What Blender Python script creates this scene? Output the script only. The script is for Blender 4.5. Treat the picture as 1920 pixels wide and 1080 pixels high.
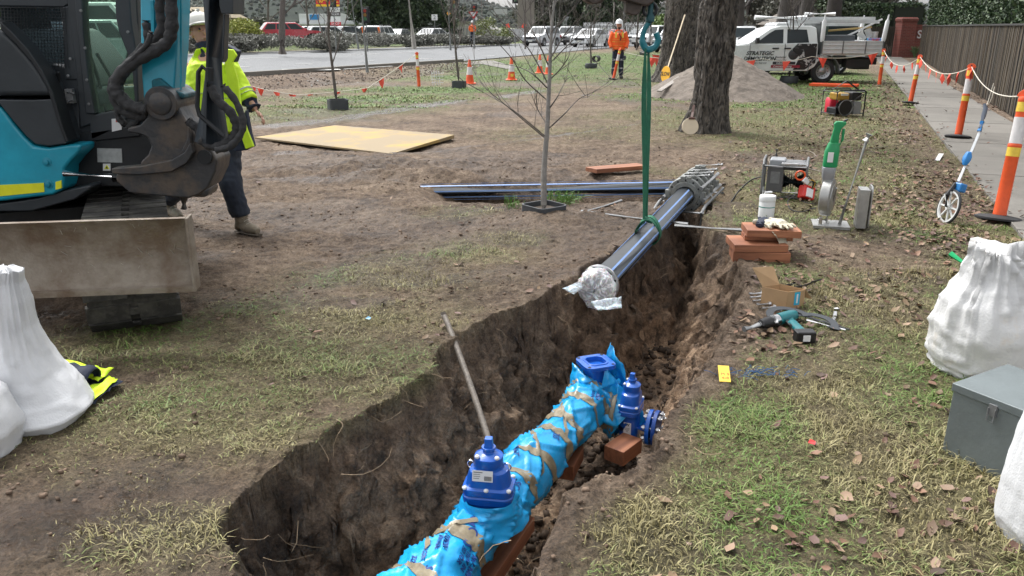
import bpy, bmesh, math, random
import numpy as np
from mathutils import Vector, Matrix, Euler
R = math.radians
random.seed(7)
rng = np.random.default_rng(7)
for o in list(bpy.data.objects): bpy.data.objects.remove(o)
S = bpy.context.scene
COL = S.collection
# ---------------------------------------------------------------- camera
FPX, TH, CH = 1500.0, R(18.1), 1.7
cd = bpy.data.cameras.new('camera'); cam = bpy.data.objects.new('camera', cd); COL.objects.link(cam)
cam.location = (0, 0, CH); cam.rotation_euler = (R(90) - TH, 0, 0)
cd.sensor_width = 36; cd.lens = 36 * FPX / 1920; cd.clip_start = .05; cd.clip_end = 6000
S.camera = cam
# ---------------------------------------------------------------- sky, sun, exposure (overcast)
W = bpy.data.worlds.new('World'); S.world = W; W.use_nodes = True
nt = W.node_tree; nt.nodes.clear()
sky = nt.nodes.new('ShaderNodeTexSky'); sky.sky_type = 'NISHITA'; sky.sun_disc = False
SUN_EL, SUN_AZ = R(58), R(-35)
sky.sun_elevation = SUN_EL; sky.sun_rotation = SUN_AZ; sky.air_density = 1.2; sky.dust_density = 4; sky.ozone_density = 1
hs = nt.nodes.new('ShaderNodeHueSaturation'); hs.inputs['Saturation'].default_value = .12
bg = nt.nodes.new('ShaderNodeBackground'); bg.inputs[1].default_value = .15
ow = nt.nodes.new('ShaderNodeOutputWorld')
nt.links.new(sky.outputs[0], hs.inputs['Color']); nt.links.new(hs.outputs[0], bg.inputs[0]); nt.links.new(bg.outputs[0], ow.inputs[0])
sl = bpy.data.lights.new('sun', 'SUN'); sl.energy = 1.5; sl.angle = R(16); sl.color = (1, .98, .95)
so = bpy.data.objects.new('sun', sl); COL.objects.link(so)
sd = Vector((math.sin(SUN_AZ) * math.cos(SUN_EL), math.cos(SUN_AZ) * math.cos(SUN_EL), math.sin(SUN_EL)))
so.rotation_euler = sd.to_track_quat('Z', 'Y').to_euler()
S.view_settings.view_transform = 'Standard'; S.view_settings.look = 'None'; S.view_settings.gamma = 1
S.view_settings.exposure = 1.05
# ---------------------------------------------------------------- photo helpers
_f = np.array([0, math.cos(TH), -math.sin(TH)]); _u = np.array([0, math.sin(TH), math.cos(TH)]); _r = np.array([1., 0, 0])
CP = np.array([0, 0, CH])
def ray(px, py): return _f + (px - 960) / FPX * _r + (540 - py) / FPX * _u
def G(px, py, z=0):
    d = ray(px, py); t = (z - CH) / d[2]; return Vector(CP + d * t)
def D(px, py, d): return Vector(CP + ray(px, py) * d)
def YP(px, py, y):
    d = ray(px, py); return Vector(CP + d * (y / d[1]))
# ---------------------------------------------------------------- numpy noise
def _h(i, j, k, s):
    n = (i * 374761393 + j * 668265263 + k * 2147483647 + s * 1274126177) & 0xffffffff
    n = ((n ^ (n >> 13)) * 1274126177) & 0xffffffff
    return ((n ^ (n >> 16)) & 0xffff) / 65535.0
def vn(x, y, z=0, s=0):
    x, y, z = np.broadcast_arrays(np.asarray(x, float), np.asarray(y, float), np.asarray(z, float))
    xi, yi, zi = np.floor(x), np.floor(y), np.floor(z)
    fx, fy, fz = x - xi, y - yi, z - zi
    xi, yi, zi = xi.astype(np.int64), yi.astype(np.int64), zi.astype(np.int64)
    fx = fx * fx * (3 - 2 * fx); fy = fy * fy * (3 - 2 * fy); fz = fz * fz * (3 - 2 * fz)
    def L(a, b, t): return a + (b - a) * t
    c = lambda a, b, d: _h(xi + a, yi + b, zi + d, s)
    return L(L(L(c(0,0,0), c(1,0,0), fx), L(c(0,1,0), c(1,1,0), fx), fy), L(L(c(0,0,1), c(1,0,1), fx), L(c(0,1,1), c(1,1,1), fx), fy), fz) * 2 - 1
def fbm(x, y, z=0, o=4, s=0):
    r = 0; a = 1; t = 0
    for i in range(o):
        r = r + a * vn(x, y, z, s + i); t += a; a *= .5
        x = np.asarray(x) * 2.03; y = np.asarray(y) * 2.03; z = np.asarray(z) * 2.03
    return r / t
def sstep(a, b, x): t = np.clip((x - a) / (b - a), 0, 1); return t * t * (3 - 2 * t)
# ---------------------------------------------------------------- materials
MATS = {}
def M(name, col, rough=.6, metal=0, var=.12, scale=6, col2=None, bump=0, bscale=40, spec=.5, thr=None, coat=0, em=None, wet=None):
    if name in MATS: return MATS[name]
    m = bpy.data.materials.new(name); m.use_nodes = True; N = m.node_tree.nodes; Lk = m.node_tree.links
    b = N['Principled BSDF']; b.inputs['Roughness'].default_value = rough; b.inputs['Metallic'].default_value = metal
    b.inputs['Specular IOR Level'].default_value = spec; b.inputs['Coat Weight'].default_value = coat
    tc = N.new('ShaderNodeTexCoord'); nz = N.new('ShaderNodeTexNoise'); nz.inputs['Scale'].default_value = scale; nz.inputs['Detail'].default_value = 6; nz.inputs['Roughness'].default_value = .65
    Lk.new(tc.outputs['Object'], nz.inputs['Vector'])
    rp = N.new('ShaderNodeValToRGB'); Lk.new(nz.outputs[0], rp.inputs[0])
    c = Vector(col[:3])
    if col2 is None:
        lo = c * (1 - var); hi = c * (1 + var)
        rp.color_ramp.elements[0].position = .3; rp.color_ramp.elements[1].position = .7
    else:
        lo = Vector(col2[:3]); hi = c
        t = thr or (.42, .58); rp.color_ramp.elements[0].position = t[0]; rp.color_ramp.elements[1].position = t[1]
    rp.color_ramp.elements[0].color = (*lo, 1); rp.color_ramp.elements[1].color = (*[min(v, 1) for v in hi], 1)
    Lk.new(rp.outputs[0], b.inputs['Base Color'])
    mr = N.new('ShaderNodeMapRange'); mr.inputs[3].default_value = max(rough - .1, .02); mr.inputs[4].default_value = min(rough + .12, 1)
    Lk.new(nz.outputs[0], mr.inputs[0]); Lk.new(mr.outputs[0], b.inputs['Roughness'])
    if bump:
        n2 = N.new('ShaderNodeTexNoise'); n2.inputs['Scale'].default_value = bscale; n2.inputs['Detail'].default_value = 5
        Lk.new(tc.outputs['Object'], n2.inputs['Vector'])
        bp = N.new('ShaderNodeBump'); bp.inputs['Strength'].default_value = bump; bp.inputs['Distance'].default_value = .02
        Lk.new(n2.outputs[0], bp.inputs['Height']); Lk.new(bp.outputs[0], b.inputs['Normal'])
    if em:
        b.inputs['Emission Color'].default_value = (*em[:3], 1); b.inputs['Emission Strength'].default_value = em[3]
    MATS[name] = m; return m
def Mglass(name, tint, refl=.25, alpha=.8, rough=.03):
    """thin pane: tinted see-through mixed with a glossy reflection"""
    if name in MATS: return MATS[name]
    m = bpy.data.materials.new(name); m.use_nodes = True; N = m.node_tree.nodes; Lk = m.node_tree.links; N.clear()
    t = N.new('ShaderNodeBsdfTransparent'); t.inputs[0].default_value = (*tint, 1)
    g = N.new('ShaderNodeBsdfGlossy'); g.inputs['Roughness'].default_value = rough
    d = N.new('ShaderNodeBsdfDiffuse'); d.inputs[0].default_value = (*[v * .3 for v in tint], 1)
    lw = N.new('ShaderNodeLayerWeight'); lw.inputs[0].default_value = refl
    m1 = N.new('ShaderNodeMixShader'); m1.inputs[0].default_value = 1 - alpha; Lk.new(t.outputs[0], m1.inputs[1]); Lk.new(d.outputs[0], m1.inputs[2])
    m2 = N.new('ShaderNodeMixShader'); Lk.new(lw.outputs['Fresnel'], m2.inputs[0]); Lk.new(m1.outputs[0], m2.inputs[1]); Lk.new(g.outputs[0], m2.inputs[2])
    o = N.new('ShaderNodeOutputMaterial'); Lk.new(m2.outputs[0], o.inputs[0]); MATS[name] = m; return m
def Mattr(name, rough=.7, attr='Col', spec=.3, trans=0):
    if name in MATS: return MATS[name]
    m = bpy.data.materials.new(name); m.use_nodes = True; N = m.node_tree.nodes; Lk = m.node_tree.links
    b = N['Principled BSDF']; b.inputs['Roughness'].default_value = rough; b.inputs['Specular IOR Level'].default_value = spec
    a = N.new('ShaderNodeAttribute'); a.attribute_name = attr; Lk.new(a.outputs['Color'], b.inputs['Base Color'])
    MATS[name] = m; return m
def Mstripe(name, c1, c2, scale, axis='X', rough=.5, dist=2, bump=.1, ratio=.06, bd=.01):
    """wood grain / brushed streaks along an axis"""
    if name in MATS: return MATS[name]
    m = bpy.data.materials.new(name); m.use_nodes = True; N = m.node_tree.nodes; Lk = m.node_tree.links
    b = N['Principled BSDF']; b.inputs['Roughness'].default_value = rough
    tc = N.new('ShaderNodeTexCoord'); mp = N.new('ShaderNodeMapping'); Lk.new(tc.outputs['Object'], mp.inputs[0])
    s = [scale] * 3; s['XYZ'.index(axis)] = scale * ratio; mp.inputs['Scale'].default_value = s
    nz = N.new('ShaderNodeTexNoise'); nz.inputs['Scale'].default_value = 1; nz.inputs['Detail'].default_value = 8; nz.inputs['Distortion'].default_value = dist; Lk.new(mp.outputs[0], nz.inputs['Vector'])
    rp = N.new('ShaderNodeValToRGB'); rp.color_ramp.elements[0].position = .35; rp.color_ramp.elements[1].position = .65
    rp.color_ramp.elements[0].color = (*c2, 1); rp.color_ramp.elements[1].color = (*c1, 1)
    Lk.new(nz.outputs[0], rp.inputs[0]); Lk.new(rp.outputs[0], b.inputs['Base Color'])
    bp = N.new('ShaderNodeBump'); bp.inputs['Strength'].default_value = bump; bp.inputs['Distance'].default_value = bd
    Lk.new(nz.outputs[0], bp.inputs['Height']); Lk.new(bp.outputs[0], b.inputs['Normal'])
    MATS[name] = m; return m
# ---------------------------------------------------------------- mesh builder
def frame(d):
    d = Vector(d).normalized(); a = Vector((0, 0, 1)) if abs(d.z) < .9 else Vector((1, 0, 0))
    x = d.cross(a).normalized(); return x, x.cross(d).normalized(), d
class MB:
    def __init__(s): s.v = []; s.f = []; s.mi = []; s.m = 0
    def add(s, vs, fs):
        n = len(s.v); s.v += [tuple(v) for v in vs]; s.f += [tuple(i + n for i in f) for f in fs]; s.mi += [s.m] * len(fs); return s
    def box(s, c, size, rot=(0, 0, 0), mtx=None):
        m = mtx or Euler(rot).to_matrix(); c = Vector(c); vs = []
        for z in (-.5, .5):
            for x, y in ((-.5, -.5), (.5, -.5), (.5, .5), (-.5, .5)): vs.append(c + m @ Vector((x * size[0], y * size[1], z * size[2])))
        return s.add(vs, [(0, 3, 2, 1), (4, 5, 6, 7), (0, 1, 5, 4), (1, 2, 6, 5), (2, 3, 7, 6), (3, 0, 4, 7)])
    def beam(s, p0, p1, w, h, up=(0, 0, 1)):
        p0, p1 = Vector(p0), Vector(p1); d = (p1 - p0); l = d.length; d.normalize(); up = Vector(up)
        x = d.cross(up).normalized(); z = x.cross(d)
        m = Matrix((x, d, z)).transposed(); return s.box((p0 + p1) / 2, (w, l, h), mtx=m)
    def tube(s, pts, r, n=10, caps=True, ell=1, up=None):
        pts = [Vector(p) for p in pts]; k = len(pts)
        rr = r if isinstance(r, (list, tuple)) else [r] * k
        vs = []; px = None
        for i, p in enumerate(pts):
            d = (pts[min(i + 1, k - 1)] - pts[max(i - 1, 0)])
            if d.length < 1e-9: d = Vector((0, 0, 1))
            d.normalize()
            if px is None:
                x, y, _ = frame(d)
                if up is not None:
                    y = Vector(up); y = (y - y.dot(d) * d).normalized(); x = d.cross(y)
            else:
                x = (px - px.dot(d) * d); x = x.normalized() if x.length > 1e-6 else frame(d)[0]; y = d.cross(x)
            px = x
            e = ell[i] if isinstance(ell, (list, tuple)) else ell
            for j in range(n):
                a = 2 * math.pi * j / n; vs.append(p + x * (math.cos(a) * rr[i] * e) + y * (math.sin(a) * rr[i]))
        fs = [(i * n + j, i * n + (j + 1) % n, (i + 1) * n + (j + 1) % n, (i + 1) * n + j) for i in range(k - 1) for j in range(n)]
        if caps: fs += [tuple(range(n - 1, -1, -1)), tuple((k - 1) * n + j for j in range(n))]
        return s.add(vs, fs)
    def cyl(s, p0, p1, r, r1=None, n=20): return s.tube([p0, p1], [r, r if r1 is None else r1], n)
    def lathe(s, prof, o=(0, 0, 0), axis=(0, 0, 1), n=28, caps=True):
        x, y, d = frame(axis); o = Vector(o); vs = []
        for r, h in prof:
            for j in range(n):
                a = 2 * math.pi * j / n; vs.append(o + d * h + x * (r * math.cos(a)) + y * (r * math.sin(a)))
        k = len(prof); fs = [(i * n + j, i * n + (j + 1) % n, (i + 1) * n + (j + 1) % n, (i + 1) * n + j) for i in range(k - 1) for j in range(n)]
        if caps: fs += [tuple(range(n - 1, -1, -1)), tuple((k - 1) * n + j for j in range(n))]
        return s.add(vs, fs)
    def ring(s, o, axis, R0, r0, n=28, k=8, sq=False):
        x, y, d = frame(axis); o = Vector(o); vs = []
        for i in range(n):
            a = 2 * math.pi * i / n; e = x * math.cos(a) + y * math.sin(a)
            for j in range(k):
                b = 2 * math.pi * j / k; vs.append(o + e * (R0 + r0 * math.cos(b)) + d * (r0 * math.sin(b)))
        return s.add(vs, [(i * k + j, ((i + 1) % n) * k + j, ((i + 1) % n) * k + (j + 1) % k, i * k + (j + 1) % k) for i in range(n) for j in range(k)])
    def disc(s, o, axis, ro, ri, t, n=32):
        """washer-like plate centred on o"""
        return s.lathe([(ri, -t / 2), (ro, -t / 2), (ro, t / 2), (ri, t / 2), (ri, -t / 2)], o, axis, n, caps=ri <= 0) if ri > 0 else s.lathe([(ro, -t / 2), (ro, t / 2)], o, axis, n)
    def sph(s, c, r, n=12, k=8, sc=(1, 1, 1), rot=(0, 0, 0)):
        c = Vector(c); m = Euler(rot).to_matrix(); vs = []
        for i in range(k + 1):
            t = math.pi * i / k
            for j in range(n):
                a = 2 * math.pi * j / n; vs.append(c + m @ Vector((r * sc[0] * math.sin(t) * math.cos(a), r * sc[1] * math.sin(t) * math.sin(a), r * sc[2] * math.cos(t))))
        return s.add(vs, [(i * n + j, (i + 1) * n + j, (i + 1) * n + (j + 1) % n, i * n + (j + 1) % n) for i in range(k) for j in range(n)])
    def prism(s, A, B):
        """two outlines (same count) joined"""
        n = len(A); return s.add(list(A) + list(B), [tuple(range(n - 1, -1, -1)), tuple(range(n, 2 * n))] + [(i, (i + 1) % n, n + (i + 1) % n, n + i) for i in range(n)])
    def pxprism(s, poly, y0, y1):
        """outline in the photo set at world depth y0, real thickness to y1"""
        A = [YP(a, b, y0) for a, b in poly]; return s.prism(A, [Vector((p.x, y1, p.z)) for p in A])
    def quad(s, a, b, c, d): return s.add([a, b, c, d], [(0, 1, 2, 3)])
    def loft(s, rings, closed=True, caps=True):
        n = len(rings[0]); k = len(rings); vs = [v for r in rings for v in r]
        m = n if closed else n - 1
        fs = [(i * n + j, i * n + (j + 1) % n, (i + 1) * n + (j + 1) % n, (i + 1) * n + j) for i in range(k - 1) for j in range(m)]
        if caps and closed: fs += [tuple(range(n - 1, -1, -1)), tuple((k - 1) * n + j for j in range(n))]
        return s.add(vs, fs)
    def build(s, name, mat, parent=None, smooth=False, bev=0, seg=2, remesh=0, sub=0, sm=0, disp=0, dscale=.1, label=None):
        me = bpy.data.meshes.new(name); me.from_pydata(s.v, [], s.f)
        for m in (mat if isinstance(mat, (list, tuple)) else [mat]): me.materials.append(m)
        if any(s.mi): me.polygons.foreach_set('material_index', s.mi)
        me.update()
        b = bmesh.new(); b.from_mesh(me); bmesh.ops.recalc_face_normals(b, faces=b.faces); b.to_mesh(me); b.free()
        o = bpy.data.objects.new(name, me); COL.objects.link(o)
        if parent: o.parent = parent
        if label: o['label'] = label
        if smooth or remesh or bev: me.shade_smooth()
        if smooth and not remesh and not sub and not bev and smooth != 2:
            me.polygons.foreach_set('use_smooth', [True] * len(me.polygons)); me.set_sharp_from_angle(angle=R(38))
        if bev:
            md = o.modifiers.new('b', 'BEVEL'); md.width = bev; md.segments = seg; md.limit_method = 'ANGLE'; md.angle_limit = R(35); md.harden_normals = True
        if remesh:
            md = o.modifiers.new('r', 'REMESH'); md.mode = 'VOXEL'; md.voxel_size = remesh; md.use_smooth_shade = True
        if sub: md = o.modifiers.new('s', 'SUBSURF'); md.levels = md.render_levels = sub
        if sm: md = o.modifiers.new('m', 'SMOOTH'); md.factor = .5; md.iterations = sm
        if disp:
            t = bpy.data.textures.new(name, 'CLOUDS'); t.noise_scale = dscale; t.noise_depth = 2
            md = o.modifiers.new('d', 'DISPLACE'); md.texture = t; md.strength = disp; md.texture_coords = 'GLOBAL'
        return o
def npmesh(name, V, F, mat, parent=None, cols=None, smooth=False, quads=True):
    """fast mesh from arrays; F (n,3) or (n,4)"""
    me = bpy.data.meshes.new(name); V = np.asarray(V, np.float32); F = np.asarray(F, np.int32); k = F.shape[1]
    me.vertices.add(len(V)); me.vertices.foreach_set('co', V.ravel())
    me.loops.add(F.size); me.loops.foreach_set('vertex_index', F.ravel())
    me.polygons.add(len(F)); me.polygons.foreach_set('loop_start', np.arange(0, F.size, k, dtype=np.int32))
    me.update(calc_edges=True)
    if cols is not None:
        a = me.color_attributes.new('Col', 'FLOAT_COLOR', 'POINT'); c = np.ones((len(V), 4), np.float32); c[:, :3] = cols; a.data.foreach_set('color', c.ravel())
    if smooth: me.polygons.foreach_set('use_smooth', np.ones(len(F), bool))
    me.materials.append(mat); o = bpy.data.objects.new(name, me); COL.objects.link(o)
    if parent: o.parent = parent
    return o
def tag(o, label, cat, group=None, kind=None):
    if label: o['label'] = label
    if cat: o['category'] = cat
    if group: o['group'] = group
    if kind: o['kind'] = kind
    return o
def thing(name, label, cat, group=None):
    o = bpy.data.objects.new(name, None); COL.objects.link(o); o.empty_display_size = .2
    return tag(o, label, cat, group)
KIDS = lambda o: [c for c in bpy.data.objects if c.parent == o]
def rebase(root, base):
    """the Empty moves to the thing's base; its parts keep their place"""
    base = Vector(base)
    if root.type == 'MESH': root.data.transform(Matrix.Translation(-base))
    st = KIDS(root)
    while st:
        c = st.pop(); st += KIDS(c)
        if c.type == 'MESH': c.data.transform(Matrix.Translation(-base))
    root.location = base; return root
def copytree(o, parent=None):
    c = o.copy(); COL.objects.link(c)
    if parent: c.parent = parent
    for k in KIDS(o): copytree(k, c)
    return c
def put(root, loc, rz=0, rx=0, ry=0, s=1):
    root.location = loc; root.rotation_euler = (rx, ry, rz); root.scale = (s, s, s); return root
def text(name, body, mat, parent, mtx, size, ext=.0006, shear=0, bold=0, align='CENTER', fn=None):
    c = bpy.data.curves.new(name, 'FONT'); c.body = body; c.size = size; c.extrude = ext; c.shear = shear; c.offset = bold; c.align_x = align; c.align_y = 'CENTER'; c.resolution_u = 3
    t = bpy.data.objects.new(name, c); COL.objects.link(t); bpy.context.view_layer.update()
    me = bpy.data.meshes.new_from_object(t.evaluated_get(bpy.context.evaluated_depsgraph_get())); bpy.data.objects.remove(t)
    if fn:
        for v in me.vertices: v.co = fn(v.co)
    else: me.transform(mtx)
    me.materials.clear(); me.materials.append(mat); o = bpy.data.objects.new(name, me); COL.objects.link(o); o.parent = parent; return o
def plane_mtx(o, x, n):
    x = Vector(x).normalized(); n = Vector(n).normalized(); y = n.cross(x); m = Matrix((x, y, n)).transposed().to_4x4(); m.translation = Vector(o); return m
# ---------------------------------------------------------------- common materials
mDark = M('black_metal', (.018, .02, .023), .45, .3, .3); mRub = M('black_rubber', (.025, .025, .027), .75, 0, .3)
mSteel = M('bright_steel', (.55, .55, .56), .28, 1, .1); mGal = M('galvanised', (.2, .205, .21), .5, .5, .2, 20)
mWhite = M('white_paint', (.75, .76, .77), .35, 0, .05); mChrome = M('chrome', (.8, .8, .82), .08, 1, .02)
mOr = M('orange_plastic', (.78, .10, .02), .4, 0, .18, 4, bump=.05); mRefW = M('reflective_white', (.68, .66, .66), .4, 0, .15, 12); mRefY = M('reflective_yellow', (.78, .55, .06), .4, 0, .2, 12)
mFlag = M('flag_orange', (.9, .10, .06), .6, 0, .12); mRope = M('rope', (.6, .56, .48), .8, 0, .2, 40)
mHV = M('hivis_yellow', (.62, .86, .02), .6, 0, .1, 5, bump=.25, bscale=12); mNavy = M('navy_cloth', (.012, .018, .04), .75, 0, .3, 8, bump=.3, bscale=14)
mSil = M('reflective_tape', (.42, .43, .45), .35, .2, .15)
mSkin = M('skin', (.5, .27, .19), .5, 0, .1, 20); mBlk = M('black_plastic', (.014, .014, .016), .4, 0, .3)
# ---------------------------------------------------------------- terrain
LL = [G(*p) for p in ((1285, 350), (1266, 385), (1240, 432), (1160, 468), (1100, 500), (1010, 566), (940, 592), (836, 640), (800, 700), (735, 752), (655, 790), (560, 850), (480, 905), (415, 975), (400, 1085), (405, 1250))]
RR = [G(*p) for p in ((1325, 350), (1332, 385), (1345, 440), (1400, 480), (1400, 560), (1365, 630), (1310, 715), (1245, 790), (1235, 850), (1150, 905), (1060, 950), (1015, 1030), (1000, 1120), (1000, 1250))]
def _seg(P, x, y):
    d = np.full(x.shape, 1e9)
    for a, b in zip(P[:-1], P[1:]):
        ex, ey = b.x - a.x, b.y - a.y; t = np.clip(((x - a.x) * ex + (y - a.y) * ey) / (ex * ex + ey * ey), 0, 1)
        d = np.minimum(d, np.hypot(x - a.x - t * ex, y - a.y - t * ey))
    return d
POLY = LL + RR[::-1]
def _inside(P, x, y):
    c = np.zeros(x.shape, bool); n = len(P)
    for i in range(n):
        a, b = P[i], P[i - 1]
        cc = ((a.y > y) != (b.y > y)) & (x < (b.x - a.x) * (y - a.y) / (b.y - a.y + 1e-12) + a.x); c ^= cc
    return c
_b0, _b1 = G(780, 352), G(1290, 352)
BR = Vector((.535, .845)); RD0 = G(450, 143)
def trench(x, y):
    """depth of the dug trench 0..1 and side distances"""
    n1 = fbm(x * 2.2, y * 2.2, 0, 3, 11) * .12 + fbm(x * 14, y * 14, 0, 3, 12) * .055
    ins = _inside(POLY, x, y); sg = np.where(ins, 1, -1)
    dl = sg * _seg(LL, x, y) + n1; dr = sg * _seg(RR, x, y) + n1
    wl = .36 + .14 * vn(x * 1.5, y * 1.5, 0, 5); slump = sstep(3.9, 4.6, y) * (1 - sstep(6.3, 7.2, y))
    wr = .13 + .32 * slump
    a = np.clip(dl / wl, 0, 1); b = np.clip(dr / wr, 0, 1)
    dmax = np.minimum(a, b) if True else 0
    return np.clip(dmax, 0, 1) ** .8, dl, dr
def terr(x, y, fine=True):
    x = np.asarray(x, float); y = np.asarray(y, float)
    near = 1 - sstep(25, 45, y)
    z = fbm(x * .5, y * .5, 0, 3, 1) * .025 * near
    if fine: z = z + (fbm(x * 5, y * 5, 0, 4, 2) * .022 + fbm(x * 30, y * 30, 0, 3, 3) * .014) * near
    z = z + np.exp(-(((x + 1.5) / 3.2) ** 2 + ((y - 9.5) / 3.2) ** 2)) * (.05 * fbm(x * 2.2, y * 3.2, 0, 4, 15) + .02 * np.sin((x * .35 + y) * 7 + 2 * vn(x, y, 0, 16)) * vn(x * .7, y * .7, 0, 17))
    # churned strips on the left work area
    ch = np.exp(-(((x + .9) / 1.9) ** 2 + ((y - 9.7) / .8) ** 2)) ; z = z + ch * (.10 + .10 * fbm(x * 3, y * 3, 0, 4, 8))
    ch2 = np.exp(-(((x + 3.2) / 1.2) ** 2 + ((y - 10.8) / .5) ** 2)); z = z + ch2 * .1
    # spoil round the sapling
    z = z + .07 * np.exp(-(((x - .35) / .55) ** 2 + ((y - 7.25) / .4) ** 2))
    # shallow branch trench holding the black pipe
    t = np.clip((x - _b0.x) / (_b1.x - _b0.x), -.2, 1.1); yc = _b0.y + (_b1.y - _b0.y) * t - .20
    w = np.exp(-((y - yc) / .42) ** 4) * sstep(_b0.x - .1, _b0.x + .7, x) * (1 - sstep(_b1.x + .35, _b1.x + .6, x)); z = z - .27 * w
    # roadside bank and ditch
    s = (x - RD0.x) * .845 - (y - RD0.y) * .535
    z = z - .32 * np.exp(-((s - 3.2) / 1.7) ** 2) * sstep(12, 18, y) * (1 - sstep(-5, -2, x)) * (1 + .3 * fbm(x, y, 0, 3, 21))
    z = z + .45 * sstep(20, 26, -s) * (1 - sstep(6, 14, x)) * sstep(30, 40, y)
    if fine:
        m = (x > -2.5) & (x < 3.5) & (y < 9.2)
        if m.any():
            xm, ym = x[m], y[m]; k, dl, dr = trench(xm, ym); zz = z[m]
            dep = .84 + .07 * fbm(xm * 3, ym * 3, 0, 4, 31) + .05 * fbm(xm * 14, ym * 14, 0, 3, 33)
            dep = dep * (1 - .75 * sstep(8.0, 9.0, ym))
            lip = np.exp(-(np.minimum(np.abs(dl), np.abs(dr)) / .07) ** 2) * .02
            z = z.copy(); z[m] = zz - k * dep + lip
    return z
def gz(x, y): return float(terr(np.array([x]), np.array([y]), True)[0])
def gz0(x, y): return float(terr(np.array([x]), np.array([y]), False)[0])
def GG(px, py):
    p = G(px, py); 
    for _ in range(3): p = G(px, py, gz0(p.x, p.y))
    return p
# grass cover on the ground plane: (px, py, rx, ry, weight)
PATCH = [(330, 640, .9, .5, .9), (250, 780, .5, .35, .8), (450, 760, .8, .5, 1), (600, 680, .6, .5, .95), (560, 600, 1, .5, .7), (700, 720, .4, .4, .8), (740, 510, .7, .5, .6), (870, 480, .5, .4, .5), (860, 400, .4, .3, .45),
         (1130, 640, .0, .0, 0), (300, 1010, .35, .22, .8), (200, 870, .5, .2, .5), (960, 450, .3, .25, .5),
         (1180, 250, 2.2, 1.3, .45), (1480, 225, 3.2, 2.4, .95), (1600, 260, 2.5, 2.2, .8), (1380, 380, .7, .6, .55), (1420, 330, .7, .9, .5), (1350, 420, .25, .5, .6), (1240, 182, 1.5, 1.4, .7), (1255, 325, .4, .5, .4),
         (480, 215, 2.2, 1.5, 1), (640, 205, 2.0, 1.2, 1), (720, 185, 2.5, 1.3, 1), (820, 168, 3, 1.4, 1), (950, 145, 4.2, 2.4, 1), (1040, 130, 5, 5, 1), (1130, 115, 5, 8, 1), (960, 120, 3, 5, 1), (1200, 108, 6, 9, 1), (1350, 105, 6, 10, 1), (1550, 150, 7, 6, .9), (1190, 152, 1.6, 2.2, .6)]
DIRT = [(1560, 470, .9, .7, .85), (1450, 300, .0, .0, 0), (1500, 640, .3, .3, .2), (1330, 590, .45, .8, .8), (1280, 690, .25, .35, .7), (1320, 500, .4, .6, .6), (1750, 540, .8, .6, .35), (1190, 890, .22, .2, .55), (1080, 1030, .12, .1, .5), (1400, 300, 1.0, .7, .5), (1480, 290, .9, .6, .5),
        (690, 560, .35, .25, .5), (1530, 1000, .3, .2, .2), (620, 770, .2, .12, .5), (380, 560, .0, .0, 0)]
_PW = [(G(a, b), rx, ry, w) for a, b, rx, ry, w in PATCH if w > 0 and rx > 0]; _DW = [(G(a, b), rx, ry, w) for a, b, rx, ry, w in DIRT if w > 0 and rx > 0]
RLIP = [p for p in RR]
PL0, PL1 = G(1856, 375), G(1653, 124)      # left edge of the footpath
def cover(x, y):
    """0 bare soil .. 1 turf"""
    x = np.asarray(x, float); y = np.asarray(y, float)
    xr = np.interp(y, [p.y for p in RR[::-1]], [p.x for p in RR[::-1]])
    g = sstep(0, .25, x - xr) * (1 - sstep(7.0, 9.0, y)) * .95
    g = np.maximum(g, sstep(0, .4, x - (1.9 + (y - 7.4) * .25)) * sstep(6.5, 8, y) * (1 - sstep(24, 40, y)) * .75)
    for p, rx, ry, w in _PW: g = np.maximum(g, w * np.exp(-(((x - p.x) / rx) ** 2 + ((y - p.y) / ry) ** 2) ** 1.5 * .7))
    for p, rx, ry, w in _DW: g = g * (1 - w * np.exp(-(((x - p.x) / rx) ** 2 + ((y - p.y) / ry) ** 2) ** 1.3))
    s = (x - RD0.x) * .845 - (y - RD0.y) * .535
    g = np.maximum(g, .9 * sstep(20.5, 22, -s)); g = np.maximum(g, sstep(75, 95, y) * .9)
    g = g + .45 * fbm(x * 1.3, y * 1.3, 0, 4, 41) * np.clip(g * 3, 0, 1) + .3 * fbm(x * 7, y * 7, 0, 3, 44) * np.clip(g * 3, 0, 1)
    # worn strip beside the footpath
    ed = (x - PL0.x) - (y - PL0.y) * (PL1.x - PL0.x) / (PL1.y - PL0.y)
    g = g * (1 - .6 * np.exp(-((ed + .35) / .35) ** 2) * (y > 7)) * (ed < .02)
    return np.clip(g, 0, 1)
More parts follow.
